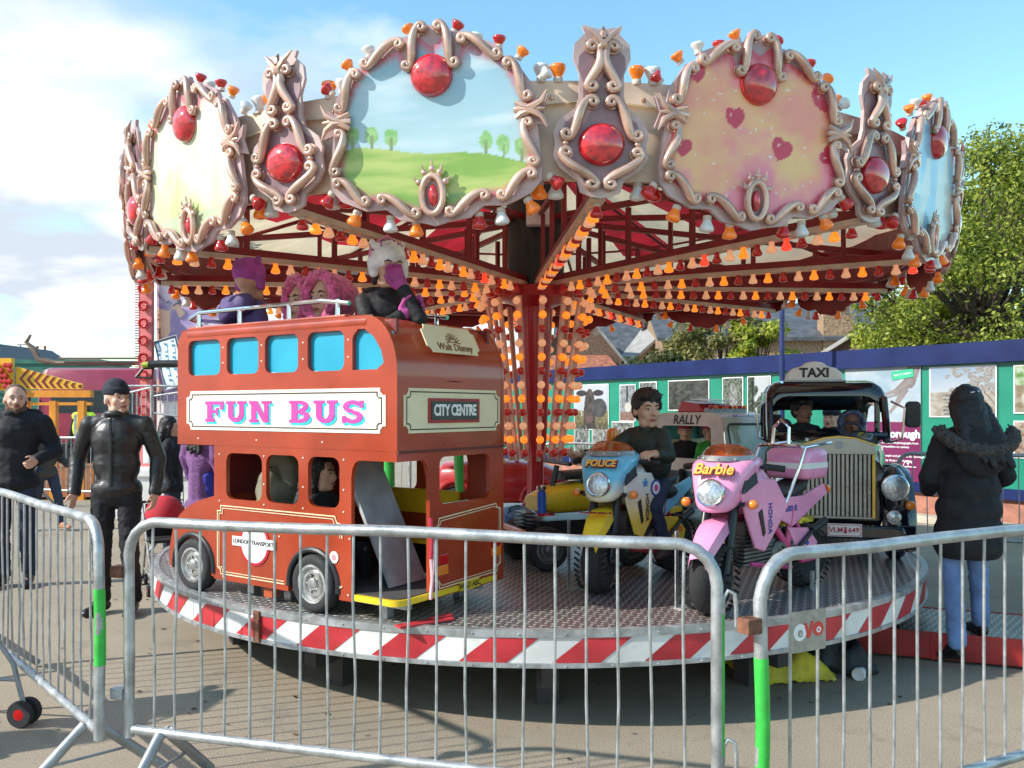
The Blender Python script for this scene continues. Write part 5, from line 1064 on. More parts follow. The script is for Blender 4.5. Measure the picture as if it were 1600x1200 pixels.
q.tube([(-.24, -.17, .90), (-.22, -.12, .91), (-.22, .12, .91), (-.24, .17, .90)], .010, 8); q.tube([(-.23, -.06, .90), (-.24, -.055, 1.02), (-.24, 0, 1.07), (-.24, .055, 1.02), (-.23, .06, .90)], .011, 8); q.build('chrome_rack', chrome, bar_b)
q = MB(FR((.10, .162, .66), (-1, 0, 0), (0, 0, 1))); q.prism([(.03 * (1 if k % 2 == 0 else .45) * cos(R(90 + 36 * k)), .03 * (1 if k % 2 == 0 else .45) * sin(R(90 + 36 * k))) for k in range(10)], -.004, .002); q.build('star', mat('star_blue', (.03, .25, .60), .4), pol_b, 0)
q = MB(FR((-.02, .160, .62), (-1, 0, 0), (0, 0, 1))); q.lathe([(.055, -.004), (.055, .001), (0, .001)], 24, 0); q.lathe([(.042, .001), (.042, .002), (0, .002)], 24, 1); q.lathe([(.022, .002), (.022, .003), (0, .003)], 20, 2); q.build('badge', [navy, white_p, pinkd], pol_b, 0)
q = MB(FR((.66, .0, .45), (0, 1, 0), (-.6, 0, .8)))
q = MB(FR((.53, 0, .4925), (-.15, 1, 0), (-1, -.15, .08))); q.mesh(text_me('HONDA', .055, .001, .004), 0, T(0, 0, .006)); q.mesh(text_me('HONDA', .055, .001, .001), 1, T(0, 0, .0075)); q.build('mudguard_lettering', [mat('letter_red', (.75, .06, .04), .4), mat('letter_dark', (.05, .01, .01), .5)], [o for o in pol_b.children if o.name.startswith('front_mudguard')][0], 0)
# inner yellow quad bike
def quad():
    t = thing('toy_quad_bike', 'yellow toy quad bike with black saddle and orange beacon, behind the pale blue motorbike', 'ride quad bike', (.42, 5.85, ZD), atan2(-.35, -.94))
    q = MB(); q.loft([superel(.30, .14, .36, .46, 14), superel(.18, .17, .34, .52, 14), superel(.0, .15, .34, .55, 14), superel(-.30, .19, .36, .56, 14), superel(-.40, .15, .40, .54, 14)]); q.build('body', yellow_p, t, 60)
    q = MB(); q.loft([superel(.10, .10, .56, .62, 12), superel(-.1, .12, .56, .63, 12), superel(-.34, .13, .57, .67, 12), superel(-.40, .1, .6, .67, 12)]); q.build('saddle', MATS['saddle_black'], t, 60)
    for x in (.30, -.30):
        for s in (-1, 1): wheel(t, x, s * .24, .14, .14, .12, engm, s)
    q = MB(); q.box((0, 0, .22), (.6, .26, .16)); 
    for k in range(7): q.box((.36, 0, .20 + k * .025), (.08, .2, .010))
    q.build('chassis', forkm, t, 0)
    q = MB(); q.tube([(.16, 0, .5), (.12, 0, .66)], .02, 8); q.tube([(.12, -.22, .68), (.12, .22, .68)], .014, 8); q.build('handlebar', black, t)
    q = MB(); q.box((.44, 0, .24), (.04, .40, .04)); q.build('bumper', amber, t, 0, bevel=.01)
    q = MB(); q.tube([(-.19, .22, .5), (-.19, .22, .80)], .012, 8); q.build('beacon_pole', chrome, t)
    q = MB(); q.lathe([(.045, 0), (.045, .03)], 16, 1, T(-.19, .22, .80)); q.lathe([(.04, .03), (.043, .05), (.038, .10), (.02, .115), (0, .117)], 16, 0, T(-.19, .22, .80)); q.build('beacon', [amber, black], t)
    q = MB(); q.lathe([(.03, 0), (.03, .14)], 12, 0, T(.3, .16, .36)); q.lathe([(.02, .14), (.035, .16), (.035, .18), (0, .185)], 12, 1, T(.3, .16, .36)); q.build('shock_absorber', [mat('shock_blue', (.02, .12, .60), .3, coat=.4), chrome], t)
quad()
# ---------------------------------------------------------- TAXI
def taxi():
    h = V((-.23, -.973, 0)); t = thing('toy_taxi', 'black toy taxi cab with tall ribbed radiator and domed TAXI roof sign', 'ride taxi', (2.29, 6.06, ZD), atan2(h.y, h.x))
    bk = mat('taxi_black', (.008, .009, .014), .12, 0, .05, 4, coat=1); gr = mat('taxi_green', (.10, .30, .16), .25, 0, .15, 4, coat=.5); beige = mat('radiator_beige', (.52, .49, .40), .35, .1, .06, 6, coat=.4, dirt=.1)
    brs = mat('brass_edge', (.62, .42, .10), .25, .9)
    # body tub
    q = MB(); q.loft([superel(.20, .30, .20, .72, 20, .4), superel(.0, .34, .20, .78, 20, .4), superel(-.33, .40, .14, .84, 20, .4), superel(-.5, .44, .14, .84, 20, .4), superel(-1.2, .44, .14, .84, 20, .4), superel(-1.35, .36, .18, .80, 20, .4)])
    q.build('body', bk, t, 50)
    # cabin frame: pillars, roof
    q = MB()
    def arch_sec(x, zt, hw, zb):
        return [(x, y, z) for y, z in ([(-hw, zb)] + [(-hw + .12 - .12 * cos(R(a)), zt - .12 + .12 * sin(R(a))) for a in (0, 22, 45, 67, 90)] + [(hw - .12 + .12 * sin(R(a)), zt - .12 + .12 * cos(R(a))) for a in (0, 22, 45, 67, 90)] + [(hw, zb)])]
    secs = []
    for x, zt in ((-.46, 1.19), (-.49, 1.245), (-.62, 1.265), (-1.0, 1.265), (-1.22, 1.22), (-1.32, 1.08)):
        o_ = arch_sec(x, zt, .435, zt - .17); i_ = arch_sec(x, zt - .045, .39, zt - .17); secs.append(o_ + i_[::-1])
    q.loft(secs); q.build('roof', bk, t, 50)
    for s in (-1, 1):
        q = MB(); q.tube([(-.31, s * .41, .80), (-.36, s * .415, .93), (-.45, s * .413, 1.13)], .028, 8); q.build('pillar', bk, t); q = MB(); q.tube([(-.75, s * .42, .8), (-.75, s * .42, 1.12)], .022, 8); q.build('pillar', bk, t); q = MB(); q.tube([(-1.27, s * .40, .8), (-1.27, s * .40, 1.1)], .03, 8); q.build('pillar', bk, t)
    q = MB(); q.tube([(-.31, -.41, .845), (-.30, 0, .86), (-.31, .41, .845)], .03, 8); q.build('scuttle', bk, t)
    # bonnet top
    q = MB(); q.loft([[(.20, -.20, .78), (.20, -.19, .84), (.20, 0, .865), (.20, .19, .84), (.20, .20, .78)], [(.0, -.26, .78), (.0, -.22, .85), (0, 0, .885), (0, .22, .85), (0, .26, .78)], [(-.33, -.38, .80), (-.33, -.33, .865), (-.33, 0, .90), (-.33, .33, .865), (-.33, .38, .80)]]); q.build('bonnet', bk, t, 50)
    q = MB(); q.loft([superel(.21, .245, .30, .83, 16, .3), superel(.10, .27, .32, .83, 16, .3), superel(-.25, .36, .40, .82, 16, .3)]); q.build('bonnet_side', gr, t, 50)
    # radiator
    G = FR((.245, 0, 0), (0, 1, 0), (0, 0, 1)); q = MB(G)
    sh = [(-.235, .735), (.235, .735), (.235, .80), (.10, .845), (0, .855), (-.10, .845), (-.235, .80)]; q.prism(sh, -.04, .02); q.box((-.222, .52, -.01), (.024, .43, .05)); q.box((0, .302, -.01), (.468, .016, .04)); q.build('radiator_shell', beige, t, 25, bevel=.006)
    q = MB(G); q.box((.222, .52, -.01), (.018, .43, .056)); q.tube([(-.235, .80, .02), (-.10, .845, .02), (0, .855, .02), (.10, .845, .02), (.235, .80, .02)], .006, 6); q.build('brass_trim', brs, t, 0)
    q = MB(G)
    for k in range(15): q.tube([(-.196 + k * .028, .312, .002), (-.196 + k * .028, .735, .002)], .0105, 8)
    q.build('radiator_rib', mat('rib_cream', (.60, .57, .48), .3, .3, .05, dirt=.25), t); q = MB(G); q.box((0, .52, -.022), (.42, .42, .02)); q.build('radiator_core', dark, t, 0)
    q = MB(G); q.prism(circ(0, .80, .028, 14), .02, .026); q.build('badge', galvdull, t, 0)
    # wings
    for s in (-1, 1):
        secs = []
        for k in range(11):
            a = R(-12 + 150 * k / 10); cx_, cz_ = -.02, .16; r = .30 + .05 * sin(a) if k > 0 else .30
            x = cx_ + r * cos(a) * 1.0; z = cz_ + (r + .12 * sin(a)) * sin(a) if a > 0 else cz_ + r * sin(a)
            hw = .105; yc = s * .385; nx, nz = cos(a), sin(a)
            secs.append([(x + nx * .035 * (1 - abs(f) ** 2.5), yc + f * hw, z + nz * .035 * (1 - abs(f) ** 2.5)) for f in (-1, -.7, -.3, 0, .3, .7, 1)] + [(x - nx * .05, yc + f * hw * .9, z - nz * .05) for f in (1, 0, -1)])
        q = MB(); q.loft(secs); q.ell((.17, s * .36, .46), (.16, .10, .20), 16); q.box((.05, s * .40, .30), (.30, .12, .22)); q.build('wing', bk, t, 60)
        for nm, y, z, x, r in (('headlight', s * .345, .52, .315, .082), ('fog_lamp', s * .335, .325, .325, .045)):
            q = MB(FR((x, y, z), (0, 1, 0), (0, 0, 1))); q.lathe([(r * .9, -.08), (r * 1.08, -.01), (r * 1.08, .012), (r * .96, .02)], 26); hl = q.build(nm, chrome, t); q = MB(FR((x, y, z), (0, 1, 0), (0, 0, 1))); q.lathe([(r * .97, .010), (r * .9, .024), (r * .5, .034), (0, .037)], 26); q.build('lens', lensg, hl)
        q = MB(FR((.30, s * .445, .40), (0, 1, 0), (0, 0, 1))); q.lathe([(.032, -.03), (.032, .0), (.025, .012), (0, .016)], 18, 0); q.build('indicator', amber, t)
        wheel(t, .0, s * .40, .17, .17, .10, hubm, s, tm=mat('taxi_tyre', (.012, .012, .014), .3)); wheel(t, -1.02, s * .40, .17, .17, .10, hubm, s)
        q = MB(); q.tube([(-.30, s * .43, .80), (-.24, s * .50, .83), (-.24, s * .52, 1.05), (-.36, s * .45, 1.10)], .010, 8); q.build('mirror_arm', chrome, t)
    q = MB(FR((-.25, .575, 1.01), (0, 1, 0), (0, 0, 1))); q.prism(rrect(-.05, -.10, .05, .09, .03), -.03, .02); q.build('wing_mirror', black, t, 30, bevel=.008)
    q = MB(); q.loft([superel(.33, .42, .17, .27, 12, .3), superel(.37, .40, .18, .26, 12, .3)]); q.box((.25, .40, .19), (.16, .16, .16)); q.box((.25, -.40, .19), (.16, .16, .16)); q.build('bumper', bk, t, 40, bevel=.01)
    q = MB(FR((.38, .02, .235), (0, 1, 0), (0, 0, 1))); q.box((0, 0, .0), (.215, .085, .010), 0); lines_rect(q, -.100, -.036, .100, .036, .004, .004, .006, 1); q.mesh(text_me('VLM', .047, .001, .001), 1, T(-.055, 0, .0065)); q.mesh(text_me('649', .047, .001, .001), 1, T(.056, 0, .0065)); q.prism([(-.008, -.022), (.008, -.022), (.012, .0), (.005, .006), (.009, .018), (0, .024), (-.009, .018), (-.005, .006), (-.012, 0)], .006, .008, 1, T(.004, 0, 0)); q.build('number_plate', [white_p, mat('plate_red', (.50, .03, .05), .4)], t, 0)
    # sign
    sg = [(-.215, 1.26), (.215, 1.26), (.205, 1.32), (.16, 1.36), (.10, 1.375), (.06, 1.405), (0, 1.415), (-.06, 1.405), (-.10, 1.375), (-.16, 1.36), (-.205, 1.32)]
    sm = plate_me([(x, z - 1.26) for x, z in sg], [], .10, .02); q = MB(FR((-.60, -.07, 1.262), (0, 1, 0), (0, 0, 1))); q.mesh(sm); sgn = q.build('roof_sign', white_p, t, 40); q = MB(FR((-.55, -.07, 1.262), (0, 1, 0), (0, 0, 1))); q.mesh(text_me('TAXI', .098, .002, .004), 0, T(0, .062, .002)); q.build('lettering', MATS['letter_black'], sgn, 0)
    q = MB(); q.box((-.60, -.07, 1.262), (.14, .46, .012)); q.build('sign_base', galvdull, sgn, 0)
    q = MB(); q.box((-.72, 0, .42), (.3, .7, .04)); q.box((-.86, 0, .62), (.06, .7, .4)); q.build('seat', mat('seat_dark', (.05, .03, .03), .6), t, 0)
    q = MB(); q.tube([(-.42 + 0, .18 + .08 * cos(a * pi / 8), .86 + .08 * sin(a * pi / 8)) for a in range(16)], .010, 6, True); q.build('steering_wheel', black, t)
taxi()
# ---------------------------------------------------------- RALLY VAN
def van():
    h = V((.585, -.811, 0)); t = thing('toy_rescue_van', 'white and orange toy rally van with red roof pods and two children inside', 'ride van', (1.88, 7.75, ZD), atan2(h.y, h.x))
    wm = mat('van_white', (.66, .64, .60), .35, 0, .08, 4, coat=.3, dirt=.15); om = mat('van_orange', (.72, .20, .03), .3, coat=.4); tm = mat('van_teal', (.05, .20, .22), .35, coat=.3)
    NSv = lambda y: FR((0, y, 0), (1, 0, 0), (0, 0, 1))
    side = [(-.60, .56), (.44, .56), (.46, .66), (.36, 1.10), (.30, 1.16), (-.55, 1.16), (-.60, 1.10)]
    pm = plate_me(side, [rrect(-.50, .70, .22, 1.04, .06)], .03)
    for y in (.36, -.36): q = MB(NSv(y)); q.mesh(pm); q.build('side_panel', wm, t, 30)
    q = MB(); q.loft([[(x, -.36, z), (x, .36, z), (x - .01, .36, z + .025), (x - .01, -.36, z + .025)] for x, z in ((-.60, 1.13), (-.4, 1.155), (.2, 1.155), (.32, 1.13))]); q.build('roof', wm, t, 0)
    fr_ = FR((.41, 0, .86), (0, 1, 0), (-.22, 0, 1)); wp = plate_me([(-.37, -.31), (.37, -.31), (.36, .28), (-.36, .28)], [rrect(-.31, -.22, .31, .20, .05)], .03); q = MB(fr_); q.mesh(wp); q.build('front_frame', wm, t, 0); q = MB(fr_); q.box((0, -.01, -.005), (.62, .42, .006)); q.build('windscreen', mat('pale_glass', (.50, .58, .55), .1, 0, .1, 5, alpha=.75, spec=.8), t, 0)
    q = MB(fr_); q.tube([(x, y, .017) for x, y in rrect(-.315, -.225, .315, .205, .05)], .010, 6, True); q.build('windscreen_seal', black, t)
    q = MB(); q.loft([superel(.46, .37, .20, .58, 18, .3), superel(.55, .37, .22, .56, 18, .35), superel(.60, .33, .26, .50, 18, .4)]); q.build('nose', om, t, 50)
    q = MB(FR((.605, 0, .44), (0, 1, 0), (0, 0, 1))); q.mesh(text_me('SUPER', .09, .001, .003), 0, T(0, 0, .002)); q.build('lettering', mat('letter_brown', (.25, .07, .02), .5), t, 0)
    q = MB(); q.box((-.08, .362, .46), (1.08, .03, .22), 0); q.box((-.08, .362, .29), (1.08, .03, .14), 1); q.box((-.08, -.362, .38), (1.08, .03, .38), 0); q.box((-.6, 0, .6), (.03, .7, 1.0), 0); q.build('lower_body', [tm, yellow_p], t, 0)
    q = MB(NSv(-.376) if 0 else FR((0, -.377, 0), (1, 0, 0), (0, 0, 1))); q.mesh(text_me('RALLY', .135, .001, .002, .2), 0, T(-.12, 1.10, .001)); q.build('lettering', MATS['letter_black'], t, 0)
    q = MB(FR((.335, 0, 1.13), (0, 1, 0), (-.22, 0, 1))); q.mesh(text_me('Mercedes', .085, .001, .002, .1), 0, T(0, 0, .002)); q.build('lettering', mat('letter_blue', (.15, .22, .5), .5), t, 0)
    q = MB(); q.prism([(-.42, 1.18), (-.02, 1.18), (-.10, 1.27), (-.36, 1.30)], -.20, .30, m=NSv(0) @ SC(1, 1, -1)); q.build('roof_pod', red_p, t, 0, bevel=.01)
    q = MB(); q.box((-.2, .0, 1.30), (.22, .4, .008), m=T(0, 0, 0) @ RY(.08)); q.build('pod_lid', white_p, t, 0)
    q = MB(); q.box((.10, 0, 1.20), (.06, .62, .05), 0)
    for k in range(8): q.ell((.13, -.27 + k * .077, 1.235), (.024, .024, .024), 8, 1 + k % 2)
    q.build('light_bar', [galvdull, redl, amber], t)
    for x in (.35, -.38):
        for s in (-1, 1): wheel(t, x, s * .33, .15, .15, .09, hubm, s)
    t.scale = (.84, .84, .86)
    for s in (-1, 1): q = MB(); q.tube([(.42, s * .36, .72), (.46, s * .42, .76), (.44, s * .43, .98), (.38, s * .37, 1.02)], .010, 8); q.build('grab_rail', chrome, t); q = MB(FR((.60, s * .25, .40), (0, 1, 0), (0, 0, 1))); q.lathe([(.06, -.03), (.06, .01), (.04, .02), (0, .024)], 20); q.build('headlight', lensg, t)
    q = MB(); q.box((-.15, 0, .55), (.5, .6, .04)); q.box((-.42, 0, .72), (.04, .6, .34)); q.build('seat', cream, t, 0)
van()
# ---------------------------------------------------------- RED CAR, HORSE, BLOBS
def redcar():
    t = thing('toy_sports_car', 'glossy red toy sports car behind the red mast', 'ride car', (-.12, 8.55, ZD), 0)
    q = MB(); q.loft([superel(-.65, .22, .18, .42, 20, .5), superel(-.55, .34, .14, .52, 20, .5), superel(-.2, .38, .12, .54, 20, .45), superel(.2, .38, .12, .54, 20, .45), superel(.45, .36, .14, .50, 20, .5), superel(.62, .28, .16, .42, 20, .5), superel(.68, .18, .2, .36, 20, .5)]); q.build('body', red_p, t, 60)
    q = MB(); q.tube([(.18, -.34, .52), (.02, -.30, .78), (.02, .30, .78), (.18, .34, .52)], .016, 8); q.build('windscreen_frame', red_p, t)
    q = MB(); q.tube([(.0, -.31, .54), (-.05, -.31, .72), (-.06, -.31, .80)], .012, 6); q.tube([(.05, -.33, .54), (-.07, -.29, .56)], .02, 6); q.build('yellow_strap', yellow_p, t)
    for x in (.40, -.42):
        for s in (-1, 1):
            wheel(t, x, s * .33, .15, .15, .09, engm, s)
        q = MB(); q.tube([(x + .19 * cos(R(a)), -.365, .16 + .19 * sin(R(a))) for a in range(0, 181, 15)], .03, 8); q.build('wheel_arch', red_p, t)
    for s in (-1, 1): q = MB(FR((.66, s * .16, .36), (0, 1, 0), (0, 0, 1))); q.lathe([(.05, -.03), (.05, .01), (0, .02)], 18); q.build('headlight', lensg, t)
redcar()
def horse():
    t = thing('carousel_horse', 'cream ride horse with a ruffled yellow tail in front of the fun bus', 'carousel horse', (-1.52, 6.05, ZD), R(66))
    cm = mat('horse_cream', (.72, .66, .48), .3, 0, .08, 5, coat=.5); ym = mat('horse_yellow', (.78, .62, .22), .35, 0, .15, 10, coat=.4)
    q = MB(); q.cap((-.28, 0, .62), .17, (.28, 0, .64), .16, 14); q.cap((.30, 0, .72), .12, (.50, 0, 1.00), .08, 12); q.cap((.50, 0, 1.02), .075, (.68, 0, .90), .045, 12)
    for s in (-1, 1):
        q.cap((-.32, s * .09, .55), .11, (-.28, s * .10, .36), .06); q.cap((-.28, s * .10, .36), .055, (-.42, s * .10, .26), .035); q.cap((-.42, s * .10, .26), .035, (-.36, s * .10, .05), .03)
        q.cap((.30, s * .09, .56), .08, (.36, s * .09, .32), .045); q.cap((.36, s * .09, .32), .04, (.34, s * .09, .05), .028); q.cap((.50, s * .045, 1.10), .02, (.51, s * .05, 1.16), .006)
    remesh(q, .014, 'body', cm, t, smooth=6)
    q = MB()
    for k in range(16):
        a = k * 1.3; q.tube([(-.36, .03 * cos(a), .78), (-.46, .06 * cos(a), .80 + .02 * sin(a)), (-.53 + .03 * sin(a), .07 * cos(a), .68), (-.50 + .03 * sin(a * 1.7), .05 * cos(a), .54), (-.54, .05 * cos(a * 1.4), .46 + .02 * (k % 3)), (-.50, .04 * cos(a), .38 + .02 * (k % 4))], [.03, .028, .026, .022, .016, .005], 6)
    remesh(q, .008, 'tail', ym, t, .004, 40, smooth=1)
    q = MB()
    for k in range(6): q.cap((.22 + .05 * k, 0, .82 + .055 * k), .05, (.18 + .05 * k, .04, .78 + .05 * k), .04)
    remesh(q, .014, 'mane', ym, t, .010, 22, smooth=3)
    q = MB(); q.tube([(0, 0, 0), (0, 0, 1.5)], .02, 10); q.build('pole', chrome, t); q = MB(); q.ell((0, 0, .80), (.16, .15, .05), 14); q.build('saddle', red_p, t)
horse()
def blob(label, px, Y, z, r, col, base=ZD):
    t = thing('green_cactus_seat', label, 'ride seat', (PX(px, Y), Y, base))
    gm = mat('shiny_green', (.04, .42, .07), .2, 0, .08, 4, coat=.8); q = MB(); q.ell((0, 0, z), (r, r * .8, r * 1.25), 20); q.ell((.07, -.02, z + r * .2), (r * .5, r * .6, r * .8), 16); q.cap((0, 0, z - r * .8), r * .35, (.02, 0, .05), r * .25, 12); remesh(q, .016, 'body', gm, t, smooth=6)
    q = MB(); q.lathe([(r * .7, 0), (r * .7, .04), (0, .05)], 20); q.build('base', red_p, t)
blob('round shiny green seat seen through the bus doorway', 607, 7.6, .78, .17, 0); blob('shiny green seat seen through the rear bus window', 716, 7.9, .86, .15, 0)
q = MB(); q.lathe([(0, 0), (.15, 0), (.16, .08), (.15, .12)], 24, 1); q.lathe([(.15, .12), (.17, .14), (.16, .26), (.10, .33), (0, .35)], 24, 0); q.tube([(-.12, -.12, .14), (-.05, -.10, .34), (.02, -.09, .35)], .008, 6, mi=1); o = q.build('blue_tub', [mat('tub_blue', (.04, .20, .50), .3, coat=.4, dirt=.15), mat('tub_teal', (.02, .22, .22), .5)]); o.location = (PX(808, 6.2), 6.2, ZD); tag(o, 'blue domed ride tub on a teal foot just right of the fun bus', 'tub')
# ============================================================ PEOPLE
def cloth(name, col, rough=.85, **k): return mat(name, col, rough, var=k.pop('var', .12), scale=k.pop('scale', 14), bump=k.pop('bump', .25), bscale=k.pop('bscale', 220), **k)
SK = {'fair': mat('skin_fair', (.62, .37, .27), .5, var=.05, scale=20), 'tan': mat('skin_tan', (.58, .34, .23), .5, var=.05, scale=20), 'dark': mat('skin_dark', (.24, .12, .075), .45, var=.06, scale=20)}
eye_w = mat('eye_white', (.30, .26, .24), .3, var=.02); eye_d = mat('eye_dark', (.02, .012, .01), .2); lipm = mat('lip', (.36, .12, .10), .5, var=.03); lipd = mat('lip_dark', (.10, .035, .03), .5, var=.03)
hair_k = mat('hair_black', (.012, .010, .010), .5, 0, .3, 40, .6, 120); hair_b = mat('hair_brown', (.06, .035, .02), .6, 0, .3, 40, .6, 120)
def hand(q, w, d, s, curl=.5, k=1, point=False):
    d = V(d).normalized(); s = V(s); s = (s - d * s.dot(d)).normalized(); n = d.cross(s).normalized(); w = V(w)
    def P(a, b, c=0): return w + d * (a * k) + s * (b * k) + n * (c * k)
    q.cap(P(.0, 0), .026 * k, P(.035, 0), .030 * k)
    for b in (-.024, 0, .024): q.cap(P(.02, b * .7), .016 * k, P(.078, b), .0145 * k)
    for i, (b, L_) in enumerate(((.033, .068), (.011, .076), (-.011, .070), (-.032, .055))):
        c = curl * (1 + .12 * i); c = .08 if (point and i == 0) else c; p0 = P(.078, b)
        for j, f in enumerate((.44, .32, .26)):
            a = c * (j * .8 + .35); p1 = p0 + (d * cos(a) + n * sin(a)) * (L_ * k * f * 1.12); q.cap(p0, (.0100 - j * .0008) * k, p1, (.0093 - j * .0010) * k, 7); p0 = p1
    t0 = P(.022, .030, .004); t1 = P(.055, .054, .018); t2 = P(.082, .056, .032); q.cap(t0, .014 * k, t1, .0115 * k, 7); q.cap(t1, .0112 * k, t2, .009 * k, 7)
def person(label, loc, rz, h=1.75, ah=1.0, J=None, yaw=0, pitch=0, skin='fair', top=None, topk=1.0, hem=.90, bottom=None, shoes=None, hair=None, hairm=None, hat=None, vox=.011, group=None, curl=.5, thumb=None, pointL=False, pointR=False, gloves=None, female=False, hood=None, fold=.006, lower=True, collar=True, beard=None, skirtlen=None, hands=True, tilt=0, extra=None):
    k = (h - .25 * ah) / 1.5; S = SK[skin]
    D = dict(pel=(0, 0, .93), che=(0, 0, 1.28), nk=(0, .01, 1.46), shL=(.175, .01, 1.40), shR=(-.175, .01, 1.40), elL=(.235, .03, 1.13), elR=(-.235, .03, 1.13), wrL=(.25, -.05, .90), wrR=(-.25, -.05, .90),
             hiL=(.09, 0, .90), hiR=(-.09, 0, .90), knL=(.10, -.03, .50), knR=(-.10, -.03, .50), anL=(.10, .03, .09), anR=(-.10, .03, .09), ftL=(.12, -.14, .035), ftR=(-.12, -.14, .035), hd=None)
    if J: D.update(J)
    P = {a: V(b) * k for a, b in D.items() if b is not None}
    nb = P['nk'] + V((0, 0, -.005 * k)); HM = T(*(nb)) @ RZ(yaw) @ RX(-pitch) @ RY(tilt) @ SC(ah, ah, ah) @ T(0, 0, -1.50)   # adult head sits above z=1.50
    root_v = vox
    q = MB()
    q.ell((0, .012, 1.652), (.077, .094, .092), 16, m=HM); q.ell((0, -.025, 1.605), (.060, .066, .082), 16, m=HM); q.cap((-.03, -.03, 1.545), .034, (.03, -.03, 1.545), .034, m=HM); q.ell((0, -.068, 1.535), (.026, .022, .020), 10, m=HM)
    q.cap((0, -.085, 1.642), .009, (0, -.108, 1.603), .0125, m=HM); q.ell((-.011, -.098, 1.600), (.010, .012, .009), 8, m=HM); q.ell((.011, -.098, 1.600), (.010, .012, .009), 8, m=HM)
    q.cap((-.036, -.070, 1.652), .016, (.036, -.070, 1.652), .016, m=HM); q.ell((.042, -.058, 1.600), (.022, .022, .024), 8, m=HM); q.ell((-.042, -.058, 1.600), (.022, .022, .024), 8, m=HM); q.ell((0, -.080, 1.566), (.026, .016, .014), 8, m=HM)
    for s in (-1, 1): q.ell((s * .078, .008, 1.612), (.011, .020, .032), 8, m=HM @ T(0, 0, 0))
    q.cap(P['nk'] - V((0, 0, .06 * k)), .058 * k, HM @ V((0, .012, 1.58)), .052 * ah)
    q.cap(P['che'], .10 * k, P['pel'], .10 * k); q.cap(P['shL'], .045 * k, P['shR'], .045 * k); q.cap(P['nk'] - V((0, 0, .05 * k)), .05 * k, P['che'], .10 * k)
    q.cap(P['pel'], .1 * k, P['hiL'], .07 * k); q.cap(P['pel'], .1 * k, P['hiR'], .07 * k)
    for s in 'LR':
        q.cap(P['sh' + s], .045 * k, P['el' + s], .036 * k); q.cap(P['el' + s], .035 * k, P['wr' + s], .026 * k)
        q.cap(P['hi' + s], .065 * k, P['kn' + s], .048 * k); q.cap(P['kn' + s], .045 * k, P['an' + s], .034 * k); q.cap(P['an' + s], .034 * k, P['ft' + s], .024 * k)
        if hands and not gloves:
            dd = P['wr' + s] - P['el' + s]; th = (thumb or {}).get(s, V((0, -1, 0)) if abs(dd.normalized().y) < .8 else V((-1 if s == 'L' else 1, 0, .3)))
            hand(q, P['wr' + s], dd, th, curl, ah * .95, (pointL if s == 'L' else pointR))
    body = remesh(q, root_v if not hands else min(vox, .0085), 'person', S, None, smooth=3)
    body.location = loc; body.rotation_euler = (0, 0, rz); tag(body, label, 'person', group)
    # face
    for s in (-1, 1): q = MB(HM); q.ell((s * .032, -.0795, 1.632), (.0125, .008, .0046), 10, 0); q.ell((s * .032 + .002, -.0870, 1.632), (.0062, .0035, .0050), 8, 1); q.build('eye', [eye_w, eye_d], body)
    for s in (-1, 1): q = MB(HM); q.tube([(s * .015, -.0885, 1.650), (s * .032, -.0875, 1.657), (s * .050, -.076, 1.650)], [.0035, .0045, .002], 6); q.build('eyebrow', hairm or hair_k, body)
    q = MB(HM); q.tube([(-.024, -.086, 1.567), (-.010, -.0955, 1.5705), (0, -.0965, 1.569), (.010, -.0955, 1.5705), (.024, -.086, 1.567)], [.0025, .005, .0045, .005, .0025], 6); q.tube([(-.020, -.088, 1.563), (0, -.095, 1.559), (.020, -.088, 1.563)], [.002, .0055, .002], 6); q.build('lips', lipm if skin != 'dark' else lipd, body)
    # clothes
    b = topk
    if top:
        q = MB(); c = P['che']; pe = P['pel']; mid = (c + pe) / 2; dirv = (c - pe).normalized()
        bw = (.86 if female else 1) * b
        q.ell(tuple(c), (.172 * k * bw, .118 * k * b, .19 * k), 16); q.ell(tuple(mid), (.160 * k * bw, .112 * k * b, .19 * k), 16); q.cap(P['shL'] * .92 + P['shR'] * .08 + V((0, 0, -.005)), .056 * k * b, P['shR'] * .92 + P['shL'] * .08 + V((0, 0, -.012)), .056 * k * b); [q.cap(P['nk'] + V((0, .005, -.02)) * k, .058 * k, P['sh' + s_] * .62 + P['nk'] * .38 + V((0, 0, -.012)) * k, .056 * k * b) for s_ in 'LR']
        hz = (pe - dirv * (.93 - hem) * k); q.cap(mid, .115 * k * b, hz, .115 * k * b); q.ell(tuple(hz + V((0, 0, .03 * k))), (.175 * k * b * (1.0 if not female else .98), .128 * k * b, .10 * k), 16); q.cap(P['nk'] + V((0, .01, -.04)) * k, .075 * k, c, .11 * k)
        for s in 'LR':
            q.cap(P['sh' + s] + V((0, 0, -.012)) * k, .061 * k * b, P['el' + s], .052 * k * b); w = P['wr' + s]; e = P['el' + s]; q.cap(e, .056 * k * b, w + (e - w).normalized() * .015 * k, .044 * k * b)
            q.lathe([(.040 * k * b, -.02 * k), (.046 * k * b, -.015 * k), (.046 * k * b, .02 * k), (.040 * k * b, .024 * k)], 12, m=FR(w, (w - e).cross(V((.3, .9, .1))), (1, 0, 0)) if 0 else T(*w) @ (w - e).to_track_quat('Z', 'Y').to_matrix().to_4x4())
        if collar: q.tube([(P['nk'].x + .068 * k * cos(a * pi / 8), P['nk'].y + .074 * k * sin(a * pi / 8), P['nk'].z + .018 * k) for a in range(16)], .024 * k, 8, True)
        if extra: extra(q, P, k)
        jk = remesh(q, vox, 'jacket', top, body, fold * k, 6 / k, smooth=9, seed=loc[0]); hmz = (hem - .035) * k
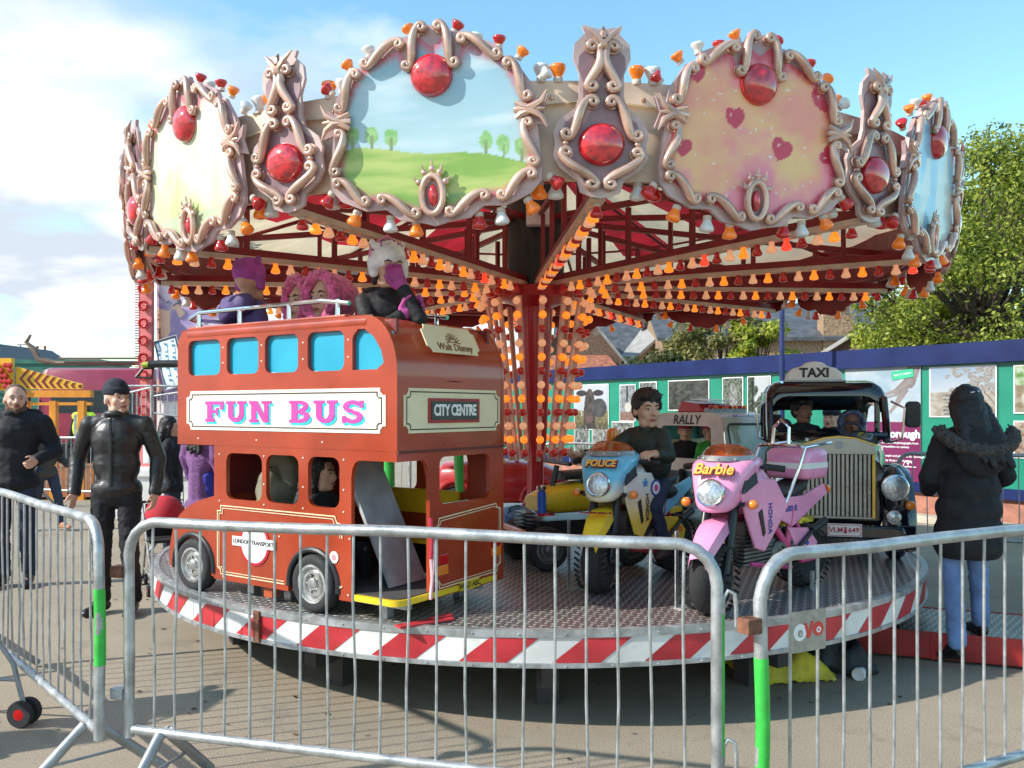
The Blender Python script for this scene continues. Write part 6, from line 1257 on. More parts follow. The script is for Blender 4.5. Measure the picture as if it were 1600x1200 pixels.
        if P['pel'].y == 0 or True:
            for v in jk.data.vertices:
                if v.co.z < hmz and abs(v.co.x) < .20 * k * b * (1.4 if extra else 1): v.co.z = hmz + (v.co.z - hmz) * .04
    if bottom:
        q = MB(); q.ell(tuple(P['pel'] + V((0, 0, -.02 * k))), (.160 * k, .115 * k, .13 * k), 16)
        for s in 'LR':
            q.cap(P['hi' + s], .090 * k, P['kn' + s], .066 * k); q.cap(P['kn' + s], .064 * k, P['an' + s] + V((0, 0, .02 * k)), .056 * k)
        remesh(q, vox, 'trousers', bottom, body, .014 * k, 12 / k, smooth=3, seed=3 + loc[0])
    if shoes:
        for s in 'LR':
            q = MB(); a = P['an' + s]; f = P['ft' + s]; hl = a + (a - f).normalized() * .03 * k; hl.z = (f.z + a.z) / 2 - .012 * k; q.cap(hl, .040 * k, f, .036 * k); q.cap(a, .046 * k, (a + f) / 2, .040 * k); q.ell(tuple(f + (f - a).normalized() * .01), (.042 * k, .045 * k, .03 * k), 10); remesh(q, max(.007, vox * .8), 'shoe', shoes, body, smooth=3)
    if gloves:
        for s in 'LR':
            q = MB(); dd = P['wr' + s] - P['el' + s]; th = (thumb or {}).get(s, V((0, 0, 1))); hand(q, P['wr' + s], dd, th, curl, ah * 1.12); q.cap(P['wr' + s] - dd.normalized() * .03, .036 * k, P['wr' + s] + dd.normalized() * .01, .034 * k); remesh(q, .008, 'glove', gloves, body, smooth=2)
    if hair in ('short', 'crop'):
        q = MB(HM); e = .0 if hair == 'crop' else .010; q.ell((0, .026, 1.668 + e * .5), (.079 + e, .090 + e, .084 + e), 18); q.ell((0, .05, 1.625), (.070 + e, .060 + e, .075), 14)
        if hair == 'short':
            q.ell((-.02, -.045, 1.712), (.055, .042, .034), 12); q.ell((.03, -.042, 1.708), (.05, .042, .032), 12)
            rr_ = random.Random(5)
            for i in range(90): a = rr_.uniform(0, 6.28); r_ = rr_.uniform(.0, .080); z = 1.725 + .02 * (1 - (r_ / .08) ** 2) - .03 * (r_ / .08) ** 2; q.cap((r_ * cos(a), .01 + r_ * sin(a), z), .009, (r_ * 1.18 * cos(a) + .010, -.004 + r_ * 1.20 * sin(a), z + .022), .003, 5)
        if hair == 'short':
            for i in range(15): x = -.066 + .0095 * i; q.cap((x * .9, -.060 + abs(x) * .5, 1.722 - abs(x) * .25), .012, (x * 1.04 + .008, -.086 + abs(x) * .62, 1.690 - .008 * (i * 7 % 4) - abs(x) * .1), .004, 5)
            for s in (-1, 1):
                for i in range(5): q.cap((s * .076, -.03 + .018 * i, 1.67), .012, (s * .082, -.035 + .02 * i, 1.628 - .006 * (i % 2)), .005, 5)
        remesh(q, .006, 'hair', hairm or hair_k, body, .003, 70, smooth=1)
    if hair == 'long':
        q = MB(HM); q.ell((0, .028, 1.672), (.088, .096, .090), 18); q.cap((0, .05, 1.62), .085, (.0, .085, 1.42), .075); q.cap((-.03, .08, 1.45), .06, (-.05, .11, 1.30), .04); q.cap((.03, .08, 1.45), .06, (.04, .10, 1.33), .035); [q.cap((x_, .06, 1.60), .045, (x_ * 1.5 + .02 * sin(i_ * 2.1), .12, 1.40 - .03 * (i_ % 3)), .035) for i_, x_ in enumerate((-.07, -.035, 0, .035, .07))]; [q.cap((x_, .10, 1.45), .038, (x_ * 1.1 - .02, .14, 1.24 + .03 * (i_ % 2)), .018) for i_, x_ in enumerate((-.10, -.05, 0, .05))]; q.cap((-.068, .0, 1.64), .03, (-.075, .03, 1.48), .03); q.cap((.068, .0, 1.64), .03, (.075, .03, 1.48), .03)
        remesh(q, .0085, 'hair', hairm or hair_k, body, .012, 24, smooth=1)
    if beard:
        q = MB(HM); q.cap((-.045, -.035, 1.548), .030, (0, -.070, 1.533), .026); q.cap((.045, -.035, 1.548), .030, (0, -.070, 1.533), .026); q.cap((-.062, -.01, 1.60), .016, (-.05, -.03, 1.555), .024); q.cap((.062, -.01, 1.60), .016, (.05, -.03, 1.555), .024); q.tube([(-.024, -.090, 1.574), (0, -.100, 1.582), (.024, -.090, 1.574)], .006, 6)
        remesh(q, .0065, 'beard', beard, body, .002, 70, smooth=1)
    if hat:
        typ, hm = hat; q = MB(HM)
        if typ == 'beanie': q.ell((0, .014, 1.690), (.083, .100, .086), 20); q.lathe([(.080, 0), (.088, .006), (.090, .048), (.082, .054)], 24, m=T(0, .010, 1.655) @ RX(.12) @ SC(.96, 1.12, 1)); remesh(q, .007, 'beanie', hm, body, .002, 50, smooth=2)
        if typ == 'bobble': q.ell((0, .010, 1.685), (.094, .108, .092), 20); q.cap((-.085, .01, 1.66), .03, (-.082, 0, 1.60), .028); q.cap((.085, .01, 1.66), .03, (.082, 0, 1.60), .028); q.cap((-.07, .02, 1.74), .026, (-.085, .02, 1.765), .016); q.cap((.07, .02, 1.74), .026, (.085, .02, 1.765), .016); remesh(q, .008, 'hat', hm, body, .002, 40, smooth=2)
        if typ == 'cap': q.ell((0, .012, 1.690), (.088, .102, .075), 20); q.ell((0, -.10, 1.680), (.065, .07, .012), 14); remesh(q, .007, 'cap', hm, body, smooth=2)
    if hood:
        hm, fur = hood; q = MB(HM); q.lathe([(.0, -.14), (.10, -.125), (.125, -.05), (.128, .02), (.118, .065), (.098, .075), (.092, .04)], 20, m=T(0, .005, 1.635) @ RX(pi / 2)); q.cap((0, .07, 1.52), .085, (0, .06, 1.44), .10); remesh(q, .011, 'hood', hm, body, .006, 26, smooth=2)
        if fur:
            q = MB(HM); q.tube([(.095 * cos(a * pi / 10), -.060, 1.630 + .115 * sin(a * pi / 10)) for a in range(20)], .028, 8, True); rr_ = random.Random(4)
            for i in range(150):
                a = rr_.uniform(0, 6.28); b_ = rr_.uniform(-1.4, 2.0); c = V((.095 * cos(a), -.060, 1.630 + .115 * sin(a))); dn = V((cos(a) * cos(b_), -sin(b_), sin(a) * cos(b_))); q.cap(c + dn * .024, .010, c + dn * .036, .004, 5)
            remesh(q, .008, 'fur_trim', fur, body, .003, 50, smooth=1)
    return body, HM, P, k
leather = mat('black_leather', (.014, .014, .015), .45, 0, .15, 10, .12, 50, coat=.08); blackc = cloth('black_cloth', (.012, .012, .015)); jeans_d = cloth('dark_denim', (.02, .03, .06)); jeans_l = cloth('light_denim', (.13, .22, .42), var=.2, scale=5); charc = cloth('charcoal_cloth', (.025, .026, .03))
shoe_k = mat('black_shoe', (.012, .012, .012), .4)
# 1 man in leather jacket
b1, HM, P, k = person('tall man in black leather bomber jacket and black beanie, looking to the right', (-2.98, 6.42, 0), R(4), 1.80, 1.07, dict(shL=(.20, .01, 1.41), shR=(-.20, .01, 1.41), elL=(.285, .04, 1.14), elR=(-.30, .05, 1.14), wrL=(.285, -.03, .90), wrR=(-.285, -.05, .90), anL=(.11, .02, .09), ftL=(.14, -.16, .035), anR=(-.12, .05, .09), ftR=(-.17, -.10, .035)), yaw=R(48), pitch=R(3), skin='fair', top=leather, topk=1.06, hem=.90, bottom=blackc, shoes=shoe_k, hat=('beanie', cloth('navy_knit', (.012, .016, .03), bump=.6, bscale=120)), vox=.010, curl=.6, fold=.006, hairm=hair_b)
q = MB()
q.box((.012, -.150 * k, 1.20 * k), (.022, .012, .50 * k));  q.build('zip_flap', leather, b1, 0, bevel=.004)
# 2 bald bearded man pointing
b2, HM, P, k = person('stocky man with shaved head and beard in a black hooded coat, pointing', (-4.33, 7.42, 0), R(14), 1.81, 1.10, dict(shL=(.21, .0, 1.41), shR=(-.21, .01, 1.41), elL=(.30, .04, 1.15), wrL=(.22, -.20, 1.08), elR=(-.28, .05, 1.14), wrR=(-.26, -.05, .90), wrL_=None), yaw=R(20), skin='fair', top=mat('shell_coat', (.008, .009, .013), .85, 0, .15, 8, .3, 50), topk=1.18, hem=.86, bottom=jeans_d, shoes=shoe_k, hair='crop', hairm=mat('stubble', (.12, .07, .05), .8), beard=mat('beard_brown', (.10, .055, .03), .8, 0, .2, 60, .6, 200), vox=.011, curl=1.3, pointL=True, thumb={'L': V((0, 0, 1))}, fold=.011)
q = MB(); q.cap((-.12 * k, .10 * k, 1.44 * k), .075 * k, (.12 * k, .10 * k, 1.44 * k), .075 * k); q.cap((0, .13 * k, 1.46 * k), .09 * k, (0, .13 * k, 1.32 * k), .06 * k); remesh(q, .012, 'hood', MATS['shell_coat'], b2, .008, 14)
# 3 woman half hidden behind
person('short woman with dark hair in brown jacket and cropped jeans, half behind the bald man', (-5.92, 10.8, 0), R(62), 1.50, .98, dict(anL=(.12, -.20, .12), ftL=(.13, -.36, .07), knL=(.1, -.16, .50), anR=(-.1, .26, .16), knR=(-.1, .06, .5), ftR=(-.1, .14, .06), wrL=(.2, -.22, 1.0)), yaw=R(0), skin='tan', top=cloth('brown_jacket', (.045, .035, .03)), topk=1.1, hem=.85, bottom=jeans_d, shoes=mat('tan_shoe', (.45, .22, .12), .6), hair='long', vox=.014, hands=False)
# 4 hi-vis steward
b4, HM, P, k = person('steward in a yellow high visibility vest beside the crimson lorry', (-8.05, 16, 0), R(10), 1.68, 1.0, dict(elL=(.24, -.05, 1.2), wrL=(.06, -.20, 1.33)), skin='tan', top=blackc, topk=1.0, bottom=blackc, shoes=shoe_k, hair='long', vox=.018, hands=False)
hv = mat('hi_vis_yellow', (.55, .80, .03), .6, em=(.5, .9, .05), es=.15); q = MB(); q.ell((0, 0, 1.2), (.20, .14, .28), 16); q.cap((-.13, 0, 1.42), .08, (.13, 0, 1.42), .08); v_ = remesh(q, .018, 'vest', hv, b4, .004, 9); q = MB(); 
for s in (-1, 1): q.box((s * .10, -.145, 1.24), (.05, .02, .42))
q.box((0, .14, 1.15), (.30, .02, .05)); q.build('reflective_strip', mat('reflective_silver', (.55, .57, .58), .4, .3), b4, 0)
def parka_x(q, P, k):
    for z, rx, ry in ((1.22, .215, .165), (1.05, .215, .165), (.90, .225, .175), (.75, .235, .185), (.66, .24, .19)): q.ell((0, .01, z * k), (rx * k, ry * k, .16 * k), 18)
# 5 woman in parka, seen from behind, stepping on the ramp
furk = mat('grey_fur', (.05, .045, .042), .9, 0, .4, 60, .5, 200)
b5, HM, P, k = person('woman seen from behind in a dark fur hooded parka, stepping onto the red ramp', (2.74, 5.12, .165), R(180 + 6), 1.55, 1.0, dict(pel=(0, .0, .93), knL=(.10, -.02, .50), hiR=(-.08, 0, .9), knR=(-.11, -.05, .50), anR=(-.12, -.03, .09), ftR=(-.15, -.19, .035), anL=(.17, .14, .0), ftL=(.19, .02, -.10), knL_=None, shL=(.19, .01, 1.38), shR=(-.19, .01, 1.38), elL=(.27, -.02, 1.12), wrL=(.16, -.20, 1.02), elR=(-.30, -.02, 1.12), wrR=(-.22, -.22, 1.03)), pitch=R(-16), yaw=R(0), skin='tan', top=cloth('parka_dark', (.010, .011, .014)), topk=1.22, hem=.60, bottom=jeans_l, shoes=shoe_k, hair='long', vox=.010, fold=.012, collar=False, extra=parka_x)
q = MB(); cc_ = P['nk'] + V((0, .09, -.06))
q.ell(tuple(P['nk'] + V((0, .13, -.14))), (.17, .07, .15), 14); remesh(q, .012, 'hood', MATS['parka_dark'], b5, .006, 12)
q = MB(); rr_ = random.Random(9); arc = [(.225 * cos(R(a)), .05 + .13 * abs(sin(R(a))) ** .7, P['nk'].z - .01 - .12 * (sin(R(a)) if a < 180 else 0)) for a in range(4, 177, 8)]; q.tube(arc, .042, 8)
for i in range(520):
    p = V(arc[rr_.randrange(len(arc))]); d_ = V((rr_.gauss(0, 1), rr_.gauss(.3, 1), rr_.gauss(.1, 1))).normalized(); q.cap(p + d_ * .03 + V((rr_.uniform(-.015, .015), 0, 0)), .009, p + d_ * .054, .003, 5)
remesh(q, .008, 'fur_trim', furk, b5, .003, 50, smooth=1)
q = MB(HM); q.tube([(-.03, .118, 1.70), (.03, .118, 1.69)], .005, 6); q.build('hair_clip', chrome, b5)
# ---- children
def sit(loc, rz, h, seat, **kw):   # legs forward; seat height = world z of seat
    ah = kw.get('ah', .86); k = (h - .25 * ah) / 1.5; Jn = dict(hiL=(.09, -.02, .92), hiR=(-.09, -.02, .92), knL=(.13, -.38, .93), knR=(-.13, -.38, .93), anL=(.13, -.40, .56), anR=(-.13, -.40, .56), ftL=(.14, -.54, .52), ftR=(-.14, -.54, .52)); Jn.update(kw.pop('J', {}))
    return person(kw.pop('label'), (loc[0], loc[1], seat - (.93 - .10) * k), rz, h, J=Jn, **kw)
def gripJ(loc, rz, h, ah, seat):
    k = (h - .25 * ah) / 1.5; BM_ = T(loc[0], loc[1], seat - .83 * k) @ RZ(rz); inv = BM_.inverted(); bw = T(*pol_b.location) @ RZ(pol_b.rotation_euler[2]) @ SC(.95, .86, .92) @ ST; o = {}
    for s, sg in (('L', 1), ('R', -1)):
        g = inv @ (bw @ V((.125, sg * .285, .80))) / k; sh = V((sg * .18, -.10, 1.38)); d = (g - sh).normalized(); w = g - d * .09; e = (sh + w) / 2 + V((sg * .07, .02, -.10)); o['wr' + s] = tuple(w); o['el' + s] = tuple(e)
    return o
# 6 boy on the police bike
fx, fy = -.67, -.74; bz = atan2(fy, fx) + pi / 2; green_c = cloth('bottle_green_coat', (.014, .024, .016), .6)
b6, HM, P, k = sit((.88, 5.34), bz, 1.20, 1.03, ah=1.0, label='boy with black hair in a dark green coat riding the pale blue motorbike', J=dict(**gripJ((.88, 5.34), bz, 1.20, 1.0, 1.03), che=(0, -.08, 1.27), nk=(0, -.10, 1.44), shL=(.18, -.10, 1.38), shR=(-.18, -.10, 1.38), hiL=(.12, -.02, .90), hiR=(-.12, -.02, .90), knL=(.24, -.32, .72), knR=(-.24, -.32, .72), anL=(.23, -.12, .30), anR=(-.23, -.12, .30), ftL=(.25, -.27, .25), ftR=(-.25, -.27, .25)), yaw=R(58), pitch=R(-2), skin='tan', top=green_c, topk=1.42, hem=.80, bottom=jeans_d, shoes=mat('brown_boot', (.05, .03, .025), .7), hair='short', vox=.0085, curl=1.0, fold=.010)
q = MB()
for s in 'LR': a = P['an' + s]; kn = P['kn' + s]; q = MB(); q.cap(a + (kn - a) * .08, .060 * k, a + (kn - a) * .22, .060 * k); remesh(q, .009, 'turn_up', cloth('denim_turnup', (.16, .20, .30)), b6)
# top deck of the bus (bus frame -> world)
BU = bus.matrix_basis = T(*bus.location) @ RZ(bus.rotation_euler.z) if 0 else (T(*bus.location) @ RZ(bus.rotation_euler[2]))
def busP(x, y): p = BU @ V((x, y, 0)); return (p.x, p.y)
def face(dx, dy): return atan2(dy, dx) + pi / 2
pinkw = mat('pink_fur', (.78, .10, .25), .95, 0, .3, 40, .5, 120, sheen=.5)
b7, HM, P, k = sit(busP(.40, .10), face(.25, -1), 1.22, 1.22 + .83 * .66, ah=1.0, label='girl in black coat and white ear flap hat leaning over the rear bus roof', J=dict(hiL=(.09, 0, .9), hiR=(-.09, 0, .9), knL=(.10, -.02, .52), knR=(-.10, -.02, .52), anL=(.10, .30, .50), anR=(-.10, .30, .50), ftL=(.1, .42, .50), ftR=(-.1, .42, .50), che=(.02, -.06, 1.27), nk=(.03, -.08, 1.44), elL=(.25, -.32, 1.20), wrL=(.13, -.27, 1.44), elR=(-.14, -.34, 1.06), wrR=(.10, -.30, 1.22), shL=(.18, -.05, 1.37), shR=(-.17, -.06, 1.37)), yaw=R(14), skin='tan', top=mat('padded_black', (.008, .008, .010), .7, 0, .1, 8, .3, 50), topk=1.2, hem=.85, bottom=blackc, hat=('bobble', cloth('white_knit', (.85, .80, .80), bump=.5, bscale=120)), gloves=cloth('magenta_knit', (.42, .07, .26), bump=.5), vox=.0085, curl=1.0, fold=.010, thumb={'L': V((-1, 0, 0)), 'R': V((0, 0, 1))})
q = MB(HM); q.tube([(-.098, .02, 1.66), (-.085, .02, 1.74), (0, .02, 1.80), (.085, .02, 1.74), (.098, .02, 1.66)], .012, 8); q.build('hat_band', mat('pale_pink_band', (.75, .30, .45), .8), b7)
q = MB(HM)
for i in range(26):
    a = rnd.uniform(-1.2, 4.3); e = rnd.uniform(.15, 1.2); q.ell((.096 * cos(a) * cos(e), .010 + .110 * sin(a) * cos(e), 1.686 + .094 * sin(e)), (.006, .006, .006), 5)
q.build('hat_dots', MATS['magenta_knit'], b7)
q = MB(HM); q.ell((0, .02, 1.665), (.084, .092, .085), 14); q.cap((-.07, .0, 1.63), .022, (-.075, .01, 1.55), .018); q.cap((.07, .0, 1.63), .022, (.075, .01, 1.55), .018); remesh(q, .008, 'hair', hair_k, b7)
q = MB(); q.cap(P['nk'] + V((-.08, .09, -.02)), .06, P['nk'] + V((.08, .09, -.02)), .06); q.cap(P['nk'] + V((-.05, .13, -.05)), .06, P['nk'] + V((.05, .13, -.08)), .05); remesh(q, .010, 'hood', MATS['padded_black'], b7, .004, 20)
purp = cloth('purple_quilt', (.085, .06, .19), .7)
b8, HM, P, k = sit(busP(1.47, .10), face(.72, .7), 1.12, 1.82, ah=1.0, label='child in purple quilted coat and magenta eared hat, front of the bus roof', yaw=R(20), skin='tan', top=purp, topk=1.34, hem=.85, bottom=blackc, hat=('bobble', cloth('magenta_hat', (.42, .08, .38), bump=.5, bscale=120)), vox=.010, hands=False, fold=.012)
q = MB(); q.cap(P['nk'] + V((-.09, .08, -.02)), .065, P['nk'] + V((.09, .08, -.02)), .065); q.cap(P['nk'] + V((-.04, .12, -.05)), .06, P['nk'] + V((.04, .12, -.08)), .06); remesh(q, .011, 'hood', purp, b8, .005, 20)
for (x, y), lab, yw in ((busP(1.0, .10), 'child in a pink furry hooded coat, second from the front on the bus roof', -R(26)), (busP(.78, .14), 'child in a paler pink furry hooded coat, just left of the girl in black', -R(14))):
    sit((x, y), face(-.3, -.9), 1.08, 1.68, ah=1.08, label=lab, yaw=yw, skin='tan', top=pinkw, topk=1.34, hem=.85, bottom=blackc, hood=(pinkw, pinkw), vox=.011, hands=False)
# inside the bus
sit(busP(1.08, .2), face(-.9, .5), 1.15, .80, ah=.86, label='child in a khaki coat seen through the middle lower bus window', skin='tan', top=cloth('khaki_coat', (.20, .18, .12), .7), topk=1.65, hem=.85, bottom=blackc, hood=(mat('khaki_hood', (.16, .145, .10), .8), None), vox=.011, hands=False)
sit(busP(.76, .2), face(.9, -.35), 1.08, .72, ah=.86, label='dark haired child in black seen through the rear lower bus window', skin='tan', top=blackc, topk=1.2, bottom=blackc, hair='long', vox=.012, hands=False)
# taxi
TU = T(2.29, 6.06, ZD) @ RZ(atan2(-.973, -.23))
def taxP(x, y): p = TU @ V((x, y, 0)); return (p.x, p.y)
sit(taxP(-.72, -.14), face(-.1, -1), 1.10, 1.05, ah=.88, label='child in a dark coat behind the taxi windscreen, left seat', yaw=R(22), skin='dark', top=blackc, topk=1.2, bottom=blackc, hair='short', vox=.011, hands=False)
chk = mat('blue_check', (.10, .13, .22), .8, 0, .35, 30)
sit(taxP(-.66, .22), face(-.1, -1), .98, 1.00, ah=.84, label='small child in a blue checked hood behind the taxi windscreen, right seat', yaw=R(-12), skin='dark', top=chk, topk=1.2, bottom=blackc, hood=(chk, None), vox=.010, hands=False)
# van children
for x, y, lab, c, hc in ((1.80, 7.72, 'child in bright green top and pink hat at the rally van window', cloth('green_knit', (.05, .42, .06)), cloth('pink_knit', (.75, .10, .25))), (1.60, 7.85, 'child in a red patterned hat inside the back of the rally van', blackc, cloth('red_knit', (.35, .03, .06)))):
    sit((x, y), face(.0, -1), .98, .92, ah=.82, label=lab, yaw=R(-10), skin='tan', top=c, topk=1.15, bottom=blackc, hat=('beanie', hc), vox=.011, hands=False)
# grown ups behind the ride
person('older woman in a black beret standing beyond the taxi windows', (PX(1299, 8.6), 8.6, 0), R(-25), 1.62, 1.0, None, yaw=R(-20), skin='fair', top=blackc, topk=1.15, hem=.8, bottom=blackc, shoes=shoe_k, hat=('beanie', MATS['navy_knit']), vox=.013, hands=False)
person('person in a white cap and dark coat standing left of the taxi', (PX(1206, 9.0), 9.0, 0), R(-60), 1.74, 1.0, None, yaw=R(-10), skin='tan', top=blackc, topk=1.15, hem=.8, bottom=jeans_d, shoes=shoe_k, hat=('cap', white_p), vox=.013, hands=False)
person('adult in a beige coat standing behind the boy on the motorbike', (PX(1062, 8.9), 8.9, 0), R(10), 1.50, .95, None, yaw=R(-30), skin='tan', top=cloth('beige_coat', (.42, .33, .22)), topk=1.3, hem=.7, bottom=blackc, shoes=shoe_k, hair='short', vox=.014, hands=False)
person('adult in a long purple coat standing behind the yellow tailed horse', (PX(316, 8.7), 8.7, 0), R(150), 1.66, 1.0, None, skin='tan', top=cloth('purple_wool', (.17, .07, .20), var=.3, scale=60), topk=1.25, hem=.58, bottom=mat('blue_skirt', (.03, .03, .28), .7), shoes=shoe_k, hair='long', vox=.013, hands=False)
person('adult in black standing beyond the white railing beside the bus', (PX(268, 9.2), 9.2, 0), R(100), 1.50, .96, None, skin='tan', top=blackc, topk=1.2, hem=.8, bottom=jeans_d, shoes=shoe_k, hair='long', vox=.015, hands=False)
person('unseen bystander in a dark coat, added left of the view to cast a ground shadow', (-4.35, 3.2, 0), R(60), 1.76, 1.0, None, skin='tan', top=charc, topk=1.2, hem=.8, bottom=blackc, shoes=shoe_k, hair='short', vox=.015, hands=False)  # figure out of view, added only for its shadow on the tarmac
# ============================================================ BARRIERS
def barrier(label, p0, p1, h=1.10, zb=.28, nb=20, green=(), r=.0205, hooks='', feet=(.07, .93), seed=0, gal=None, group='steel crowd barriers', thin=.0052, name='crowd_barrier'):
    p0 = V((*p0, 0)); p1 = V((*p1, 0)); d = (p1 - p0); L_ = d.length; d.normalize(); t = thing(name, label, 'crowd barrier', p0, atan2(d.y, d.x), group); gm = gal or galv; rr_ = random.Random(seed)
    c = .13; pts = [(0, 0, zb - .03)] + [(.004 * sin(z * 9 + seed), .004 * sin(z * 7), z) for z in (.4, .6, .8, h - c)] + [(c - c * cos(R(a)), 0, h - c + c * sin(R(a))) for a in (20, 40, 60, 80, 90)] + [(L_ * f, .0, h + .004 * sin(f * 11 + seed)) for f in (.2, .35, .5, .65, .8)] + [(L_ - c + c * sin(R(a)), 0, h - c + c * cos(R(a))) for a in (0, 10, 30, 50, 70, 90)] + [(L_, 0, z) for z in (.8, .6, .4, zb - .03)]
    q = MB(); q.tube(pts, r, 14); q.build('frame', gm, t)
    q = MB(); q.tube([(0.02, 0, zb), (L_ - .02, 0, zb)], r * .92, 12); q.build('bottom_rail', gm, t)
    for i in range(nb):
        x = L_ * (i + 1) / (nb + 1); b = rr_.uniform(-.006, .006); tp = h - (0 if c < x < L_ - c else c - sqrt(max(0, c * c - (c - min(x, L_ - x)) ** 2))); q = MB(); e = rr_.uniform(-.008, .008)
        q.tube([(x + e, 0, zb), (x + b, b, .55), (x - b * .5, 0, .85), (x + e * .3, 0, tp)], thin, 8); q.build('bar', gm, t)
    for f in feet:
        q = MB(); x = L_ * f; q.tube([(x, -.02, zb), (x, -.30, .02)], .021, 10); q.tube([(x, .02, zb), (x, .30, .02)], .021, 10); q.tube([(x - .0, -.16, .15), (x, .16, .15)], .006, 6); q.build('foot', galvdull, t)
    for side, z0, z1 in green:
        x = (0, L_, -.011, L_ + .011)[side]; lf_ = side in (0, 2); q = MB(); q.tube([(x + (.004 * sin(z * 9 + seed) if lf_ else 0), (.004 * sin(z * 7) if lf_ else 0), z) for z in [z0 + (z1 - z0) * k / 6 for k in range(7)]], r + .0012 if side < 2 else r * .66, 14); q.build('green_band', green_p, t)
    for side in hooks:
        x, s = (0, -1) if side == 'a' else (L_, 1)
        for z in (.90, .42):
            q = MB()
            if side == 'b': q.tube([(x + .018, 0, z - .04), (x + .02, -.0, z + .03), (x + .035, 0, z + .055), (x + .055, 0, z + .045), (x + .060, 0, z), (x + .060, 0, z - .06)], .007, 8); q.build('hook', gm, t)
            else: q.box((x - .045, 0, z), (.055, .05, .045)); q.build('hinge_bracket', rust if z > .6 else gm, t, 0, bevel=.003)
    return t
barrier('galvanised barrier with a green banded end, running out of frame at the left', (-1.615, 3.33), (-3.17, 5.02), green=((0, .54, .84),), nb=19, seed=1, hooks='', feet=(.05, .93))
barrier('middle galvanised barrier in front of the fun bus', (-1.51, 3.36), (.665, 2.76), green=((2, .50, .86), (3, .42, .88)), nb=20, seed=2, hooks='ab')
t = barrier('right galvanised barrier carrying the small evo plate', (.745, 2.545), (2.80, 3.58), green=((0, .45, .80),), nb=19, seed=3, hooks='a')
evo = mat('evo_plate', (.36, .33, .28), .5, .3, .1, 20, dirt=.4)
x0, x1 = .115, .235; q = MB(FR((.175, -.015, .865), (1, 0, 0), (0, 0, 1))); q.prism(rrect(-.072, -.065, .072, .060, .004), -.002, .002); pl_ = q.build('name_plate', evo, t, 0)
q = MB(FR((.175, -.015, .865), (1, 0, 0), (0, 0, 1)))
wh = mat('evo_white', (.75, .74, .72), .5); rd = mat('evo_red', (.60, .05, .04), .5)
q.lathe([(.026, .002), (.026, .0032), (0, .0032)], 24, 0, T(-.036, -.004, 0)); q.lathe([(.022, .002), (.022, .0034), (0, .0034)], 24, 1, T(.040, .0, 0)); q.prism([(-.020, .022), (-.006, -.024), (.006, -.024), (.022, .026), (.010, .026), (.0, -.004), (-.008, .022)], .002, .0036, 1)
q.mesh(text_me('e', .045, .0004, .0008), 2, T(-.036, -.004, .0042)); q.mesh(text_me('o', .036, .0004, .0008), 0, T(.040, 0, .0044)); q.build('lettering', [wh, rd, evo], pl_, 0)
# barriers beyond
far = [((-3.9, 9.4), (-2.2, 8.9), 'distant barrier behind the pushchair, left of the bus'), ((-5.6, 12.3), (-3.8, 11.6), 'distant barrier behind the man in the beanie'), ((-2.9, 10.5), (-1.2, 10.0), 'far barrier seen behind the fun bus'), ((.4, 11.2), (2.4, 10.6), 'far barrier behind the motorbikes under the hoarding'), ((3.9, 8.6), (5.9, 7.6), 'dull barrier right of the taxi by the maroon poster'), ((-7.6, 13.5), (-6.0, 12.9), 'distant barrier in front of the steward')]
for i, (a, b, l) in enumerate(far): barrier(l, a, b, nb=16, seed=10 + i, r=.02, gal=galvdull if i == 4 else galv, green=((0, .5, .8),) if i in (0, 1) else ())
barrier('dull barrier at the right edge behind the woman in the parka', (4.15, 6.75), (6.2, 6.4), nb=16, seed=20, gal=galvdull)
# ============================================================ RAMP, SHEETS, CUP
rampm = mat('ramp_red', (.36, .02, .02), .45, 0, .15, 4, dirt=.35)
t = thing('ramp', 'red sided ramp with a tread plate top at the right of the ride', 'ramp', (2.2, 5.35, 0), R(-21))
q = MB(); q.box((.85, 0, .10), (1.9, .02, .16)); q.box((.85, .72, .10), (1.9, .02, .16)); q.box((-.09, .36, .10), (.02, .70, .16)); q.box((1.79, .36, .10), (.02, .70, .16)); q.box((.40, -.012, .10), (.02, .012, .17)); q.build('side_rail', rampm, t, 0)
q = MB(); q.box((1.0, .36, .165), (1.56, .68, .02)); q.build('tread_plate', tread_m, t, 0); q = MB(); q.box((.1, .36, .15), (.22, .6, .03)); q.box((.18, .52, .17), (.08, .5, .05)); q.build('hinge_bar', rampm, t, 0)
q = MB(); q.ell((.14, .1, .185), (.05, .05, .04), 12); q.build('red_cap', redl, t)
def sheet(name, label, x, y, w, d, h, m, seed, rz=0):
    vs = []; n = 26
    for j in range(n + 1):
        for i in range(n + 1):
            u_, v_ = i / n - .5, j / n - .5; r_ = min(1, 2 * max(abs(u_), abs(v_))); z = h * (1 - r_ ** 3) * (.65 + .5 * NZ.noise(V((u_ * 4, v_ * 4, seed)))) + .03 * abs(NZ.noise(V((u_ * 14, v_ * 9, seed)))) + .004; vs.append((u_ * w * (1 + .2 * NZ.noise(V((v_ * 5, 1, seed)))), v_ * d * (1 + .2 * NZ.noise(V((u_ * 5, 4, seed)))), z))
    q = MB(); q.add(vs, [(j * (n + 1) + i, j * (n + 1) + i + 1, (j + 1) * (n + 1) + i + 1, (j + 1) * (n + 1) + i) for j in range(n) for i in range(n)]); o = q.build(name, m, None, 60, fix=False); o.location = (x, y, 0); o.rotation_euler = (0, 0, rz); sd = o.modifiers.new('s', 'SOLIDIFY'); sd.thickness = .004; tag(o, label, 'tarpaulin'); return o
sheet('tarpaulin', 'crumpled yellow tarpaulin lying under the edge of the ride', PX(1222, 4.95), 4.98, .50, .42, .20, mat('tarp_yellow', (.62, .50, .03), .6, 0, .2, 5, dirt=.5), 3, R(10))
